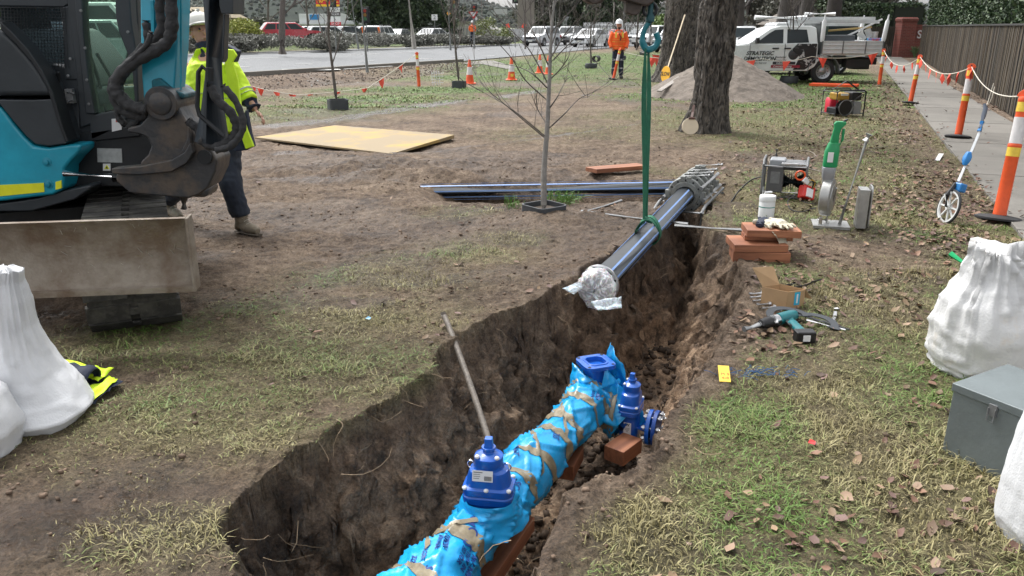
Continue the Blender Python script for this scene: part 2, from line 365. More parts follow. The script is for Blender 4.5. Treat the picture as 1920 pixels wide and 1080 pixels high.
def build_ground():
    nr, nc = 900, 1250
    yy = 1.15 * (14 / 1.15) ** (np.arange(760) / 759.); yy = np.concatenate([yy, 14 * (420 / 14) ** (np.arange(1, 200) / 199.), [900, 3000]])
    u = np.linspace(-1, 1, nc); u = np.sign(u) * np.abs(u) ** 1.12 * 1.15
    X = (yy[:, None] + 1.1) * u[None, :] + .0; Y = np.repeat(yy[:, None], nc, 1)
    X[-2:] *= 2
    Z = terr(X, Y)
    k, dl, dr = trench(X.ravel(), Y.ravel()); k = k.reshape(X.shape)
    m = (X > -2.5) & (X < 3.5) & (Y < 9.2); k = np.where(m, k, 0)
    # lumpy walls: push the wall vertices sideways
    wall = np.clip(k * (1 - k) * 4, 0, 1) + (k > .98) * .25
    ox = fbm(X * 6, Y * 6, Z * 6, 4, 51) * .09 + fbm(X * 24, Y * 24, Z * 24, 3, 57) * .055; oy = fbm(X * 6, Y * 6, Z * 6, 4, 53) * .07
    rid = np.maximum(0, vn(X * 7, Y * 7, Z * 9, 61)) * .05
    X2 = X + (ox - rid * np.sign(.5 - (dl < dr).reshape(X.shape))) * wall; Y2 = Y + oy * wall
    Z2 = Z + wall * fbm(X * 11, Y * 11, Z * 11, 4, 58) * .09
    C = np.zeros((*X.shape, 3)); C[..., 0] = cover(X, Y) * (1 - sstep(.02, .15, k))
    # wet / dark mud
    wet = .62 * sstep(-.02, .3, fbm(X * .55, Y * .9, 0, 4, 71)) * (X < 4)
    for a, b, rx, ry, w in ((200, 930, .7, .35, .9), (120, 960, .9, .4, .9), (620, 340, 1.2, .35, .8), (430, 480, .6, .5, .7), (560, 320, 1, .3, .7), (120, 590, 1.1, .5, .9), (560, 300, .8, .25, .8)):
        p = G(a, b); wet = np.maximum(wet, w * np.exp(-(((X - p.x) / rx) ** 2 + ((Y - p.y) / ry) ** 2)) * (1 + .6 * fbm(X * 3, Y * 3, 0, 3, 77)))
    def streak(pts, w, amp):
        nonlocal wet
        P = [G(*p) for p in pts]; d = np.full(X.shape, 1e9); mm = (Y < 40) & (Y > 5); d[mm] = _seg(P, X[mm], Y[mm])
        wet = np.maximum(wet, amp * np.exp(-(d / w) ** 2) * (.55 + .9 * np.clip(fbm(X * 1.7, Y * 1.7, 0, 4, 79) + .3, 0, 1)))
    streak([(500, 238), (640, 222), (760, 203), (870, 188)], .35, 1.5); streak([(560, 318), (760, 292), (1000, 262), (1240, 225)], .16, .75); streak([(470, 300), (700, 272), (900, 246), (1100, 222)], .14, .7); streak([(430, 340), (600, 345), (700, 330)], .3, .8); streak([(930, 183), (1010, 170)], .4, 1.2); streak([(1100, 180), (1200, 178)], .3, .9)
    sD = (X - RD0.x) * .845 - (Y - RD0.y) * .535; wet = np.maximum(wet, .5 * np.exp(-((sD - 2.6) / 2.2) ** 2) * (Y > 14) * (X < -1)); C[..., 1] = np.clip(wet, 0, 1); C[..., 2] = np.clip(k * 1.2, 0, 1)
    R_, Cn = X.shape; idx = np.arange(R_ * Cn).reshape(R_, Cn)
    F = np.stack([idx[:-1, :-1], idx[:-1, 1:], idx[1:, 1:], idx[1:, :-1]], -1).reshape(-1, 4)
    return npmesh('ground', np.stack([X2, Y2, Z2], -1).reshape(-1, 3), F, mGround(), cols=C.reshape(-1, 3), smooth=True)
def mGround():
    m = bpy.data.materials.new('soil_and_turf'); m.use_nodes = True; N = m.node_tree.nodes; Lk = m.node_tree.links; b = N['Principled BSDF']
    tc = N.new('ShaderNodeTexCoord'); at = N.new('ShaderNodeAttribute'); at.attribute_name = 'Col'; sp = N.new('ShaderNodeSeparateColor'); Lk.new(at.outputs['Color'], sp.inputs[0])
    def noise(s, d=6, rg=.65, dis=0):
        n = N.new('ShaderNodeTexNoise'); n.inputs['Scale'].default_value = s; n.inputs['Detail'].default_value = d; n.inputs['Roughness'].default_value = rg; n.inputs['Distortion'].default_value = dis; Lk.new(tc.outputs['Object'], n.inputs['Vector']); return n
    def ramp(n, *st):
        r = N.new('ShaderNodeValToRGB'); Lk.new(n.outputs[0], r.inputs[0]); e = r.color_ramp.elements
        while len(e) < len(st): e.new(.5)
        for i, (p, c) in enumerate(st): e[i].position = p; e[i].color = (*c, 1)
        return r
    def mix(f, a, b_, t='MIX'):
        x = N.new('ShaderNodeMix'); x.data_type = 'RGBA'; x.blend_type = t
        if isinstance(f, float): x.inputs[0].default_value = f
        else: Lk.new(f, x.inputs[0])
        Lk.new(a, x.inputs[6]); Lk.new(b_, x.inputs[7]); return x.outputs[2]
    n1, n2, n3, n4 = noise(1.1, 5), noise(9, 8, .7), noise(70, 6, .75), noise(300, 3)
    soil = ramp(n1, (.38, (.07, .047, .033)), (.5, (.165, .115, .078)), (.62, (.26, .195, .138)))
    soil2 = ramp(n2, (.38, (.045, .031, .023)), (.5, (.165, .118, .083)), (.62, (.31, .24, .175)))
    soilc = mix(.5, soil.outputs[0], soil2.outputs[0])
    fine = ramp(n3, (.36, (.35, .34, .33)), (.5, (.95, .95, .95)), (.64, (1.6, 1.55, 1.5))); soilc = mix(.75, soilc, fine.outputs[0], 'MULTIPLY')
    turf = ramp(n3, (.36, (.055, .048, .028)), (.5, (.135, .125, .058)), (.64, (.24, .205, .115))); turf2 = ramp(n2, (.35, (.6, .55, .5)), (.6, (1.2, 1.2, 1.1))); turfc = mix(.8, turf.outputs[0], turf2.outputs[0], 'MULTIPLY')
    sx = N.new('ShaderNodeSeparateXYZ'); Lk.new(tc.outputs['Object'], sx.inputs[0]); my = N.new('ShaderNodeMapRange'); my.inputs[1].default_value = 15; my.inputs[2].default_value = 22; Lk.new(sx.outputs[1], my.inputs[0])
    vg = ramp(n3, (.36, (.045, .065, .022)), (.5, (.085, .125, .036)), (.64, (.13, .175, .06))); turfc = mix(my.outputs[0], turfc, mix(.5, vg.outputs[0], turf2.outputs[0], 'MULTIPLY'))
    c = mix(sp.outputs[0], soilc, turfc)
    clay = ramp(n2, (.38, (.09, .068, .052)), (.5, (.29, .205, .14)), (.62, (.46, .345, .245))); clay2 = ramp(n1, (.40, (.5, .5, .52)), (.58, (1.35, 1.25, 1.15)))
    clayc = mix(.8, clay.outputs[0], clay2.outputs[0], 'MULTIPLY'); clayc = mix(.5, clayc, fine.outputs[0], 'MULTIPLY')
    c = mix(sp.outputs[2], c, clayc)
    wetm = N.new('ShaderNodeMapRange'); wetm.inputs[1].default_value = .25; wetm.inputs[2].default_value = .95; Lk.new(sp.outputs[1], wetm.inputs[0])
    dk = N.new('ShaderNodeRGB'); dk.outputs[0].default_value = (.46, .41, .38, 1); wd = mix(wetm.outputs[0], N.new('ShaderNodeRGB').outputs[0], dk.outputs[0])
    N[-1] if False else None
    for n in N:
        if n.type == 'RGB' and n != dk: n.outputs[0].default_value = (1, 1, 1, 1)
    c = mix(1.0, c, wd, 'MULTIPLY'); Lk.new(c, b.inputs['Base Color'])
    ro = N.new('ShaderNodeMapRange'); ro.inputs[1].default_value = .45; ro.inputs[2].default_value = 1; ro.inputs[3].default_value = .88; ro.inputs[4].default_value = .22; Lk.new(sp.outputs[1], ro.inputs[0])
    Lk.new(ro.outputs[0], b.inputs['Roughness']); b.inputs['Specular IOR Level'].default_value = .35
    bp = N.new('ShaderNodeBump'); bp.inputs['Strength'].default_value = 1; bp.inputs['Distance'].default_value = .022; Lk.new(n3.outputs[0], bp.inputs['Height'])
    bp2 = N.new('ShaderNodeBump'); bp2.inputs['Strength'].default_value = .7; bp2.inputs['Distance'].default_value = .08; Lk.new(n2.outputs[0], bp2.inputs['Height']); Lk.new(bp.outputs[0], bp2.inputs['Normal'])
    Lk.new(bp2.outputs[0], b.inputs['Normal']); return m
tag(build_ground(), None, None, kind='structure')
# ---------------------------------------------------------------- grass, leaves, roots, clods (uncountable ground cover)
def blades(name, n, ymin, ymax, hmin, hmax, wd, label, pw=1.0, umax=.78, gr=0):
    yy = ymin + (ymax - ymin) * rng.random(n) ** pw; xx = (yy + 1.3) * (rng.random(n) * 2 - 1) * umax
    c = cover(xx, yy); k = np.zeros(n); m = (xx > -2.5) & (xx < 3.5) & (yy < 9.2); k[m] = trench(xx[m], yy[m])[0]
    keep = (rng.random(n) < np.clip((c - .16) * 1.15, 0, 1)) & (k < .04); xx, yy, c = xx[keep], yy[keep], c[keep]; n = len(xx)
    zz = terr(xx, yy); h = hmin + (hmax - hmin) * rng.random(n) ** 1.6; h *= (.7 + .6 * c) * (.75 + .9 * np.clip(fbm(xx * 6, yy * 6, 0, 2, 93), -.3, .6))
    a = rng.random(n) * 2 * np.pi; lean = .7 + rng.random(n) * 3.2; fl = fbm(xx * 2, yy * 2, 0, 2, 90); lean *= (1.1 - fl)
    dx, dy = np.cos(a), np.sin(a); px, py = -dy, dx; w = wd * (.6 + .8 * rng.random(n))
    P = np.stack([xx, yy, zz - .004], -1); Dv = np.stack([dx, dy, 0 * dx], -1); Pv = np.stack([px, py, 0 * dx], -1) * w[:, None]
    up = np.array([0, 0, 1.]); L = h[:, None]; hz = 1 / np.sqrt(1 + lean ** 2); hh = (hz * h)[:, None]; ll = (lean * hz * h)[:, None]
    A = P - Pv; B = P + Pv; C1 = P + Dv * ll * .45 + up * hh * .75 + Pv * .8; C0 = P + Dv * ll * .45 + up * hh * .75 - Pv * .8; T = P + Dv * ll * 1.1 + up * hh * .85
    V = np.stack([A, B, C1, C0, T], 1).reshape(-1, 3); i = np.arange(n)[:, None] * 5
    F = np.concatenate([i + np.array([[0, 1, 2]]), i + np.array([[0, 2, 3]]), i + np.array([[3, 2, 4]])], 0)
    t = np.clip(rng.random(n) * .8 + fl * 1.3 + (.40 - .4 * c) - gr, 0, 1)[:, None]
    g = np.array([.09, .165, .03]) * (1 + .5 * gr); s_ = np.array([.27, .235, .115]); col = g * (1 - t) + s_ * t; col *= (.65 + .7 * rng.random((n, 1)))
    return tag(npmesh(name, V, F, Mattr('grass_blade', .55), cols=np.repeat(col, 5, 0)), label, 'grass', kind='stuff')
blades('grass', 460000, 1.5, 7.5, .010, .060, .0020, 'short trampled green and straw grass around the trench', .8)
blades('grass', 170000, 7.5, 18, .02, .065, .005, 'patchy lawn grass between the trench and the parked ute', 1, .8)
blades('grass', 300000, 18, 60, .03, .08, .010, 'greener verge grass near the road and under the ute', 1.5, .72, .65)
def leaves():
    n = 75000; yy = 1.6 + 26 * rng.random(n) ** 1.4; xx = (yy + 1) * (rng.random(n) * 1.1 - .32)
    ed = (xx - PL0.x) - (yy - PL0.y) * (PL1.x - PL0.x) / (PL1.y - PL0.y)
    xr = np.interp(yy, [p.y for p in RR[::-1]], [p.x for p in RR[::-1]])
    dens = .012 + sstep(.4, 1.8, xx - xr) * (.12 + .14 * (yy < 6)) + .75 * np.exp(-((ed + .5) / .6) ** 2) * (yy > 4) + .3 * np.exp(-((ed + 1.8) / 1.4) ** 2) * (yy > 4) + .7 * np.exp(-((ed - 1.62) / .18) ** 2)
    dens *= np.clip(.6 + 1.4 * fbm(xx * 1.4, yy * 1.4, 0, 3, 95), .1, 2); dens[(xx < xr) & (yy < 9)] *= .4; dens[(xx < 2) & (yy > 9)] *= .2
    dens[(ed > .05) & (ed < 1.4)] *= .12
    k = np.zeros(n); m = (xx > -2.5) & (xx < 3.5) & (yy < 9.2); k[m] = trench(xx[m], yy[m])[0]
    kp = (rng.random(n) < dens) & (k < .05) & (ed < 1.75); xx, yy, ed = xx[kp], yy[kp], ed[kp]; n = len(xx); zz = np.maximum(terr(xx, yy), np.where(ed > -.02, .035, -9)) + .012
    a = rng.random(n) * 6.28; s = (.010 + .021 * rng.random(n)) * (1 + .02 * yy); tl = (rng.random((n, 2)) - .5) * 1.0
    outl = np.array([(-1, 0), (-.45, .5), (.25, .62), (1.05, .05), (.3, -.55), (-.4, -.5)]); V = []
    for j, (u, v) in enumerate(outl):
        u_ = u * s * (.8 + .4 * rng.random(n)); v_ = v * s * (.7 + .5 * rng.random(n)); x = u_ * np.cos(a) - v_ * np.sin(a); y = u_ * np.sin(a) + v_ * np.cos(a)
        V.append(np.stack([xx + x, yy + y, zz + x * tl[:, 0] + y * tl[:, 1] + (rng.random(n)) * s * .35], -1))
    V.append(np.stack([xx, yy, zz - s * .05], -1)); V = np.stack(V, 1).reshape(-1, 3); i = np.arange(n)[:, None] * 7
    F = np.concatenate([i + np.array([[j, (j + 1) % 6, 6]]) for j in range(6)], 0)
    pal = np.array([(.13, .07, .045), (.20, .115, .075), (.08, .05, .035), (.25, .17, .115), (.15, .095, .08), (.13, .07, .05), (.22, .15, .09)]); c = pal[rng.integers(0, 7, n)] * (.6 + .7 * rng.random((n, 1)))
    tag(npmesh('fallen_leaves', V, F, Mattr('dead_leaf', .6), cols=np.repeat(c, 7, 0)), 'brown fallen leaves scattered over the grass and footpath edge', 'leaves', kind='stuff')
leaves()
def clods():
    V = []; F = []; C = []; n = 0
    base = np.array([(-1, -1, -1), (1, -1, -1), (1, 1, -1), (-1, 1, -1), (-1, -1, 1), (1, -1, 1), (1, 1, 1), (-1, 1, 1)]) * .5
    Q = np.array([(0, 3, 2, 1), (4, 5, 6, 7), (0, 1, 5, 4), (1, 2, 6, 5), (2, 3, 7, 6), (3, 0, 4, 7)])
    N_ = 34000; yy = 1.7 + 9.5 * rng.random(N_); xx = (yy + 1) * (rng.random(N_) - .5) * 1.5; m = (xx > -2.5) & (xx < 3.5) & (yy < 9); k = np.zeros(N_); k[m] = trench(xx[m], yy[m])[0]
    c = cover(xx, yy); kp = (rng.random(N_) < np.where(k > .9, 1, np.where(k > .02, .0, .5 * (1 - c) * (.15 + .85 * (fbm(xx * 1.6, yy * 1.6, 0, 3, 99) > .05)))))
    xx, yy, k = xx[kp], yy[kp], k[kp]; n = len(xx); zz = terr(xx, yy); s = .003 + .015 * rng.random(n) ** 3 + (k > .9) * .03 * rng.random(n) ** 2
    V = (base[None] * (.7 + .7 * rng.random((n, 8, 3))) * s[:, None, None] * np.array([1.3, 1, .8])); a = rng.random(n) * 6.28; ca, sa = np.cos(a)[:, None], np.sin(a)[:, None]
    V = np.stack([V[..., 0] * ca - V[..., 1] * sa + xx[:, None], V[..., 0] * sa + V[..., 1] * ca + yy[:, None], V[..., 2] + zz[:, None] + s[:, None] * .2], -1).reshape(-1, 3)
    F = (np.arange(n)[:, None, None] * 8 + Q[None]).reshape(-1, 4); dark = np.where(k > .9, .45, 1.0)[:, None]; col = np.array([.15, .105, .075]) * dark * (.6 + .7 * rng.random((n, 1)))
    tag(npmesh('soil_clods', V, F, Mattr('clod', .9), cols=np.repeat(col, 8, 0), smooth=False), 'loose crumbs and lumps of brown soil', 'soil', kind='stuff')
clods()
def rubble():
    n = 7000; s = rng.random(n) * 5 - .2; t = rng.random(n) * 34 - 8; xx = RD0.x + .845 * s + .535 * t; yy = RD0.y - .535 * s + .845 * t; kp = (xx < -1.5) & (yy > 12); xx, yy = xx[kp], yy[kp]; n = len(xx); zz = terr(xx, yy)
    base = np.array([(-1, -1, -1), (1, -1, -1), (1, 1, -1), (-1, 1, -1), (-1, -1, 1), (1, -1, 1), (1, 1, 1), (-1, 1, 1)]) * .5; Q = np.array([(0, 3, 2, 1), (4, 5, 6, 7), (0, 1, 5, 4), (1, 2, 6, 5), (2, 3, 7, 6), (3, 0, 4, 7)])
    sz = .015 + .045 * rng.random(n) ** 3; V = base[None] * (.6 + .8 * rng.random((n, 8, 3))) * sz[:, None, None] + np.stack([xx, yy, zz + sz * .2], -1)[:, None]; F = (np.arange(n)[:, None, None] * 8 + Q[None]).reshape(-1, 4)
    col = np.where(rng.random((n, 1)) < .06, np.array([[.5, .5, .48]]), np.array([[.19, .155, .13]]) * (.5 + .9 * rng.random((n, 1)))); tag(npmesh('rubble', V.reshape(-1, 3), F, Mattr('clod', .9), cols=np.repeat(col, 8, 0)), 'stony rubble and pale scraps on the bank below the road kerb', 'rubble', kind='stuff')
rubble()
def roots():
    b = MB()
    for i in range(120):
        side = random.random() < .6; P = LL if side else RR; k = random.randrange(1, len(P) - 2); t = random.random(); p = P[k].lerp(P[k + 1], t)
        inward = Vector((.85, -.5, 0)) if side else Vector((-.85, .5, 0)); L_ = random.uniform(.05, .3)
        p = p + inward * random.uniform(-.15, .12); p.z = gz(p.x, p.y) + .01 if random.random() < .5 else -random.uniform(0, .35)
        if p.z < -.02: p = p + inward * .06
        q = [p.copy()]; d = Vector((random.gauss(0, .5), random.gauss(0, .5), random.gauss(-.3, .4))) + inward * .5
        for j in range(6): d = d.normalized() + Vector((random.gauss(0, .45), random.gauss(0, .45), random.gauss(-.08, .35))); p = p + d.normalized() * L_ / 6; q.append(p.copy())
        r = random.uniform(.0008, .0024); b.tube(q, [r * (1 - j * .1) for j in range(7)], 4)
    tag(b.build('roots', M('root', (.3, .22, .14), .8, 0, .3), smooth=True), 'thin pale tree roots torn along the trench edges', 'roots', kind='stuff')
roots()
# ---------------------------------------------------------------- road, kerb, markings, footpath
def sheet(name, pts, z, mat, t=0):
    b = MB(); A = [Vector((p[0], p[1], z)) for p in pts]
    if t: b.prism([Vector((p.x, p.y, z - t)) for p in A], A)
    else: b.add(A, [tuple(range(len(A)))])
    return tag(b.build(name, mat), None, None, kind='structure')
n0, n1 = G(450, 143), G(865, 116); f0, f1 = G(400, 99.5), G(860, 86)
dn = (n1 - n0); df = (f1 - f0)
NE = [n0 - dn * 4, n0, n1, G(1000, 104), G(1090, 95), G(1230, 84), G(1500, 76)]; FE = [f0 - df * 3, f0, f1, G(1000, 81), G(1200, 74)]
mAsph = M('asphalt', (.155, .16, .165), .85, 0, .15, 1.2, bump=.5, bscale=60); mConc = M('concrete', (.165, .155, .138), .85, 0, .16, 2.2, bump=.3, bscale=30); mLine = M('road_paint', (.62, .62, .6), .7, 0, .15, 3)
sheet('road', NE + FE[::-1], .04, mAsph)
b = MB()
for P, w in ((NE[:3], .3), (FE[:3], -.3)):
    for p, q in zip(P[:-1], P[1:]): b.beam(Vector((p.x, p.y, .06)), Vector((q.x, q.y, .06)), .3, .16)
tag(b.build('kerb', mConc), None, None, kind='structure')
b = MB()
for (x0, y0, x1, y1, w) in ((554, 120.6, 586, 119.8, .14), (675, 115, 701, 114.2, .14), (655, 102.2, 711, 100.8, .16), (846, 107, 866, 106.4, .14), (782, 110.4, 810, 109.6, .14), (870, 94.3, 900, 93.4, .16), (910, 105, 926, 104.4, .14), (645, 129.5, 735, 123.8, .12), (430, 126, 470, 124.6, .14), (960, 92, 1060, 90, .14), (740, 98.5, 780, 97.4, .16), (450, 110, 520, 108, .14)):
    p, q = G(x0, y0, .05), G(x1, y1, .05); b.beam(p, q, w, .008)
p = [G(a, c, .055) for a, c in ((522, 131.5), (530, 129.6), (560, 129), (580, 130), (635, 129.2), (640, 130.2), (615, 131.2), (565, 132.3), (530, 133))]; b.add(p, [tuple(range(9))])
tag(b.build('road_marking', mLine), None, None, kind='structure')
sheet('driveway', [G(868, 119), G(905, 114), G(925, 114), G(968, 127), G(950, 130), G(905, 121), G(880, 122)], .02, mConc)
# footpath slabs
pd = (PL1 - PL0).normalized(); pn = Vector((pd.y, -pd.x, 0)); PWD = 1.42
b = MB(); s_ = -6.0; i = 0
while s_ < 60:
    a = PL0 + pd * (s_ + .006); c = PL0 + pd * (s_ + 1.494); z0 = .03 + .004 * (i % 2); A = [a, a + pn * PWD, c + pn * PWD, c]
    b.m = i % 3; b.prism([Vector((p.x, p.y, -.06)) for p in A], [Vector((p.x, p.y, z0)) for p in A]); s_ += 1.5; i += 1
mc2 = M('concrete_b', (.15, .14, .124), .85, 0, .18, 3, bump=.3, bscale=30); mc3 = M('concrete_c', (.18, .168, .15), .85, 0, .15, 1.5, bump=.3, bscale=30)
tag(b.build('footpath', [mConc, mc2, mc3], bev=.006), None, None, kind='structure')
sheet('path_joint_bed', [PL0 - pd * 6 + pn * .02, PL0 - pd * 6 + pn * (PWD - .02), PL0 + pd * 60 + pn * (PWD - .02), PL0 + pd * 60 + pn * .02], .012, M('joint_dirt', (.05, .045, .04), .9))
b = MB(); p, q = G(1765, 288, .012), G(1757, 301, .012); b.beam(p, q, .06, .004)
tag(b.build('chalk_dash', mLine), None, None, kind='structure')
# distant hills
def hills(name, y0, w, h, off, seed, col, col2):
    nx, ny = 600, 40; xs = np.linspace(-w, w, nx); ys = np.linspace(0, 1, ny); X, T = np.meshgrid(xs, ys)
    Y = y0 + T * y0 * .8 + 20 * fbm(X * .01, T * 3, 0, 2, seed); Hh = h * (1 + 1.1 * sstep(40, -260, X) + .35 * sstep(200, 600, X)) * (.75 + .5 * fbm(X / w * 4 + off, T * .5, 0, 4, seed)) ; Z = Hh * np.sin(np.clip(T * 1.3, 0, 1) * np.pi / 2) - 1 + (3.5 * fbm(X * .05, T * 20, 0, 3, seed + 3) + 2.5 * fbm(X * .25, T * 40, 0, 2, seed + 6)) * T
    idx = np.arange(nx * ny).reshape(ny, nx); F = np.stack([idx[:-1, :-1], idx[:-1, 1:], idx[1:, 1:], idx[1:, :-1]], -1).reshape(-1, 4)
    tag(npmesh(name, np.stack([X, Y, Z], -1).reshape(-1, 3), F, M(name + '_bush', col, .9, 0, .2, .04, col2=col2, bump=1, bscale=.3, spec=.05), smooth=True), None, None, kind='structure')
    n = 9000; tx = rng.random(n) * nx; ty = rng.random(n) ** 1.5 * (ny - 1); ii, jj = ty.astype(int), np.clip(tx.astype(int), 0, nx - 1); P = np.stack([X[ii, jj] + rng.normal(size=n) * w / 300, Y[ii, jj] - 2, Z[ii, jj] + 1], -1); kk = np.abs(P[:, 0]) < y0 * .9; P = P[kk]; n = len(P); sz = (y0 / 450) * (.7 + .9 * rng.random((n, 1))); e1 = np.array([[1., 0, 0]]) * sz; e2 = np.array([[0, .35, .8]]) * sz; r6 = [P + e1 * math.cos(k * 1.047) * (1 + .3 * rng.random((n, 1))) + e2 * math.sin(k * 1.047) * (1 + .4 * rng.random((n, 1))) for k in range(6)]; Vv = np.stack(r6 + [P + np.array([[0, -1., .3]]) * sz], 1).reshape(-1, 3)
    Ff = np.concatenate([np.arange(n)[:, None] * 7 + np.array([[j, (j + 1) % 6, 6]]) for j in range(6)], 0); cc = np.array([(.028, .04, .026), (.045, .055, .035), (.018, .026, .02), (.06, .062, .045)])[rng.integers(0, 4, n)]; tag(npmesh('woodland', Vv, Ff, Mattr('clod', .9), cols=np.repeat(cc, 7, 0)), 'dark treetops covering the ' + name.replace('_', ' '), 'woodland', kind='stuff')
hills('hills', 900, 1500, 31, .3, 101, (.03, .038, .029), (.014, .02, .015)); hills('far_hills', 2000, 3000, 72, 1.1, 141, (.03, .038, .03), (.016, .022, .018))
# ================================================================ PIPES, VALVES AND THE TRENCH
mBlue = M('valve_blue', (.005, .10, .48), .32, 0, .15, 5, coat=.4, bump=.08, bscale=25); mFilm = M('blue_film', (.01, .34, .72), .3, 0, .14, 5, bump=.5, bscale=9, spec=.6)
mTape = M('brown_tape', (.25, .21, .14), .3, 0, .3, 14, spec=.6, bump=.3, bscale=30); mTim = Mstripe('red_timber', (.37, .15, .075), (.19, .07, .035), 14, 'X', .6, 1.2, .15)
mInk = M('film_ink', (.01, .05, .25), .5, 0, .1)
mPE = M('black_polyethylene', (.032, .037, .043), .36, 0, .12, 3, spec=.4); mStr = M('pipe_stripe_blue', (.19, .32, .62), .4, 0, .1)
mCast = M('cast_aluminium', (.27, .28, .27), .5, .6, .25, 14, bump=.1)
# ---- wrapped valve assembly: centreline in the trench
PZ = -.43
ctl = [G(700, 1210, PZ), G(800, 1100, PZ), G(905, 985, PZ), G(985, 885, PZ), G(1050, 815, PZ), G(1105, 752, PZ), G(1118, 735, PZ)]
def spline(P, n):
    out = []; P = [P[0] * 2 - P[1]] + P + [P[-1] * 2 - P[-2]]
    for i in range(1, len(P) - 2):
        for j in range(n):
            t = j / n; a, b_, c, d = P[i - 1:i + 3]
            out.append(.5 * ((2 * b_) + (c - a) * t + (2 * a - 5 * b_ + 4 * c - d) * t * t + (3 * b_ - a - 3 * c + d) * t ** 3))
    return out + [P[-2]]
CL = spline(ctl, 40); cum = [0]
for a, c in zip(CL[:-1], CL[1:]): cum.append(cum[-1] + (c - a).length)
LEN = cum[-1]; CLn = np.array([list(p) for p in CL]); cumn = np.array(cum)
def cl(s):
    s = min(max(s, 0), LEN - 1e-4); p = Vector([float(np.interp(s, cumn, CLn[:, i])) for i in range(3)]); q = Vector([float(np.interp(min(s + .02, LEN), cumn, CLn[:, i])) for i in range(3)]); q0 = Vector([float(np.interp(max(s - .02, 0), cumn, CLn[:, i])) for i in range(3)])
    return p, (q - q0).normalized()
TAPES = [(.30, .06), (.62, .075), (1.17, .06), (1.40, .055), (1.66, .06), (1.86, .10), (2.13, .05), (2.27, .035), (2.36, .035)]
scl = LEN / 2.45; TAPES = [(a * scl, w) for a, w in TAPES]
def wrap_r(s, ph):
    r = .130 + .012 * math.sin(s * 6) + .012 * float(fbm(s * 5, math.cos(ph) * 1.2, math.sin(ph) * 1.2, 2, 5))
    f = float(vn(s * 8 + ph * 1.2, ph * .9, s * 2, 8)); r += .016 * max(0, 1 - abs(f) * 6) * (1 if math.sin(ph) > -.6 else .4)
    f = float(vn(s * 5 - ph * 1.2, ph * .9, 3, 18)); r += .016 * max(0, 1 - abs(f) * 7)
    for a, w in TAPES:
        d = (s + .03 * math.sin(ph + a * 9) - a) / (w * .8); r -= .014 * math.exp(-d * d)
    return r
def wrap_p(s, ph, off=0):
    p, d = cl(s); x = d.cross(Vector((0, 0, 1))).normalized(); z = x.cross(d); r = wrap_r(s, ph) + off
    return p + x * (math.cos(ph) * r) + z * (math.sin(ph) * r)
wa = thing('wrapped_valve_pipe', 'sky blue wrapped pipe with brown tape bands and cast blue valves in the trench', 'pipe')
def wgrid(s0, s1, ns, p0, p1, npn, off=0):
    b = MB(); rings = [[wrap_p(s0 + (s1 - s0) * i / ns, p0 + (p1 - p0) * j / npn, off) for j in range(npn + (0 if p1 - p0 > 6.28 else 1))] for i in range(ns + 1)]
    b.loft(rings, closed=p1 - p0 > 6.28, caps=False); return b
film = wgrid(0, LEN, 300, 0, 2 * math.pi, 64).build('plastic_wrap', mFilm, wa, smooth=2)
for a, w in TAPES:
    n = 60; rings = []; tl = random.uniform(-.05, .05); ph0 = random.random() * 6
    for i in range(7):
        rings.append([wrap_p(min(LEN - .005, a + (i / 6 - .5) * w * (1 + .35 * math.sin(ph0 + 3 * j / 10)) + tl * math.sin(2 * math.pi * j / n + ph0)), 2 * math.pi * j / n, .0035 + (.004 if i in (2, 4) else 0)) for j in range(n)])
    b = MB(); b.loft(rings, caps=False); b.build('tape_band', mTape, wa, smooth=2)
# diagonal long tape and loose film flaps
for a, e, p0 in ((1.62, .35, .6), (.42, .3, 1.8), (1.1, .26, 2.3), (1.25, .3, .5), (.75, -.25, 1.0), (1.75, .25, 1.9)):
    rings = [[wrap_p(a * scl + e * t / 14 + .02 * k, p0 + t * .11, .006) for t in range(15)] for k in range(3)]
    b = MB(); b.loft(rings, closed=False, caps=False); b.build('tape_strip', mTape, wa, smooth=2)
def flap(P, name='film_flap', mat=None, par=None, nz=.02, n=12, seed=0):
    """crumpled sheet between four corners"""
    a, b_, c, d = [Vector(p) for p in P]; nr = (b_ - a).cross(d - a).normalized(); rings = []
    for i in range(n + 1):
        row = []
        for j in range(n + 1):
            u, v = i / n, j / n; p = a.lerp(b_, u).lerp(d.lerp(c, u), v); e = math.sin(u * math.pi) * .6 + .4
            p = p + nr * float(fbm(u * 2.5 + seed, v * 2.5, seed, 3, 6)) * nz * 2 * e + nr * nz * (1 - abs(float(vn(u * 4 + v * 2 + seed, v, seed, 9))) * 4 if abs(float(vn(u * 4 + v * 2 + seed, v, seed, 9))) < .25 else 0); row.append(p)
        rings.append(row)
    bb = MB(); bb.loft(rings, closed=False, caps=False); o = bb.build(name, mat or mFilm, par, smooth=2)
    md = o.modifiers.new('t', 'SOLIDIFY'); md.thickness = .0012; return o
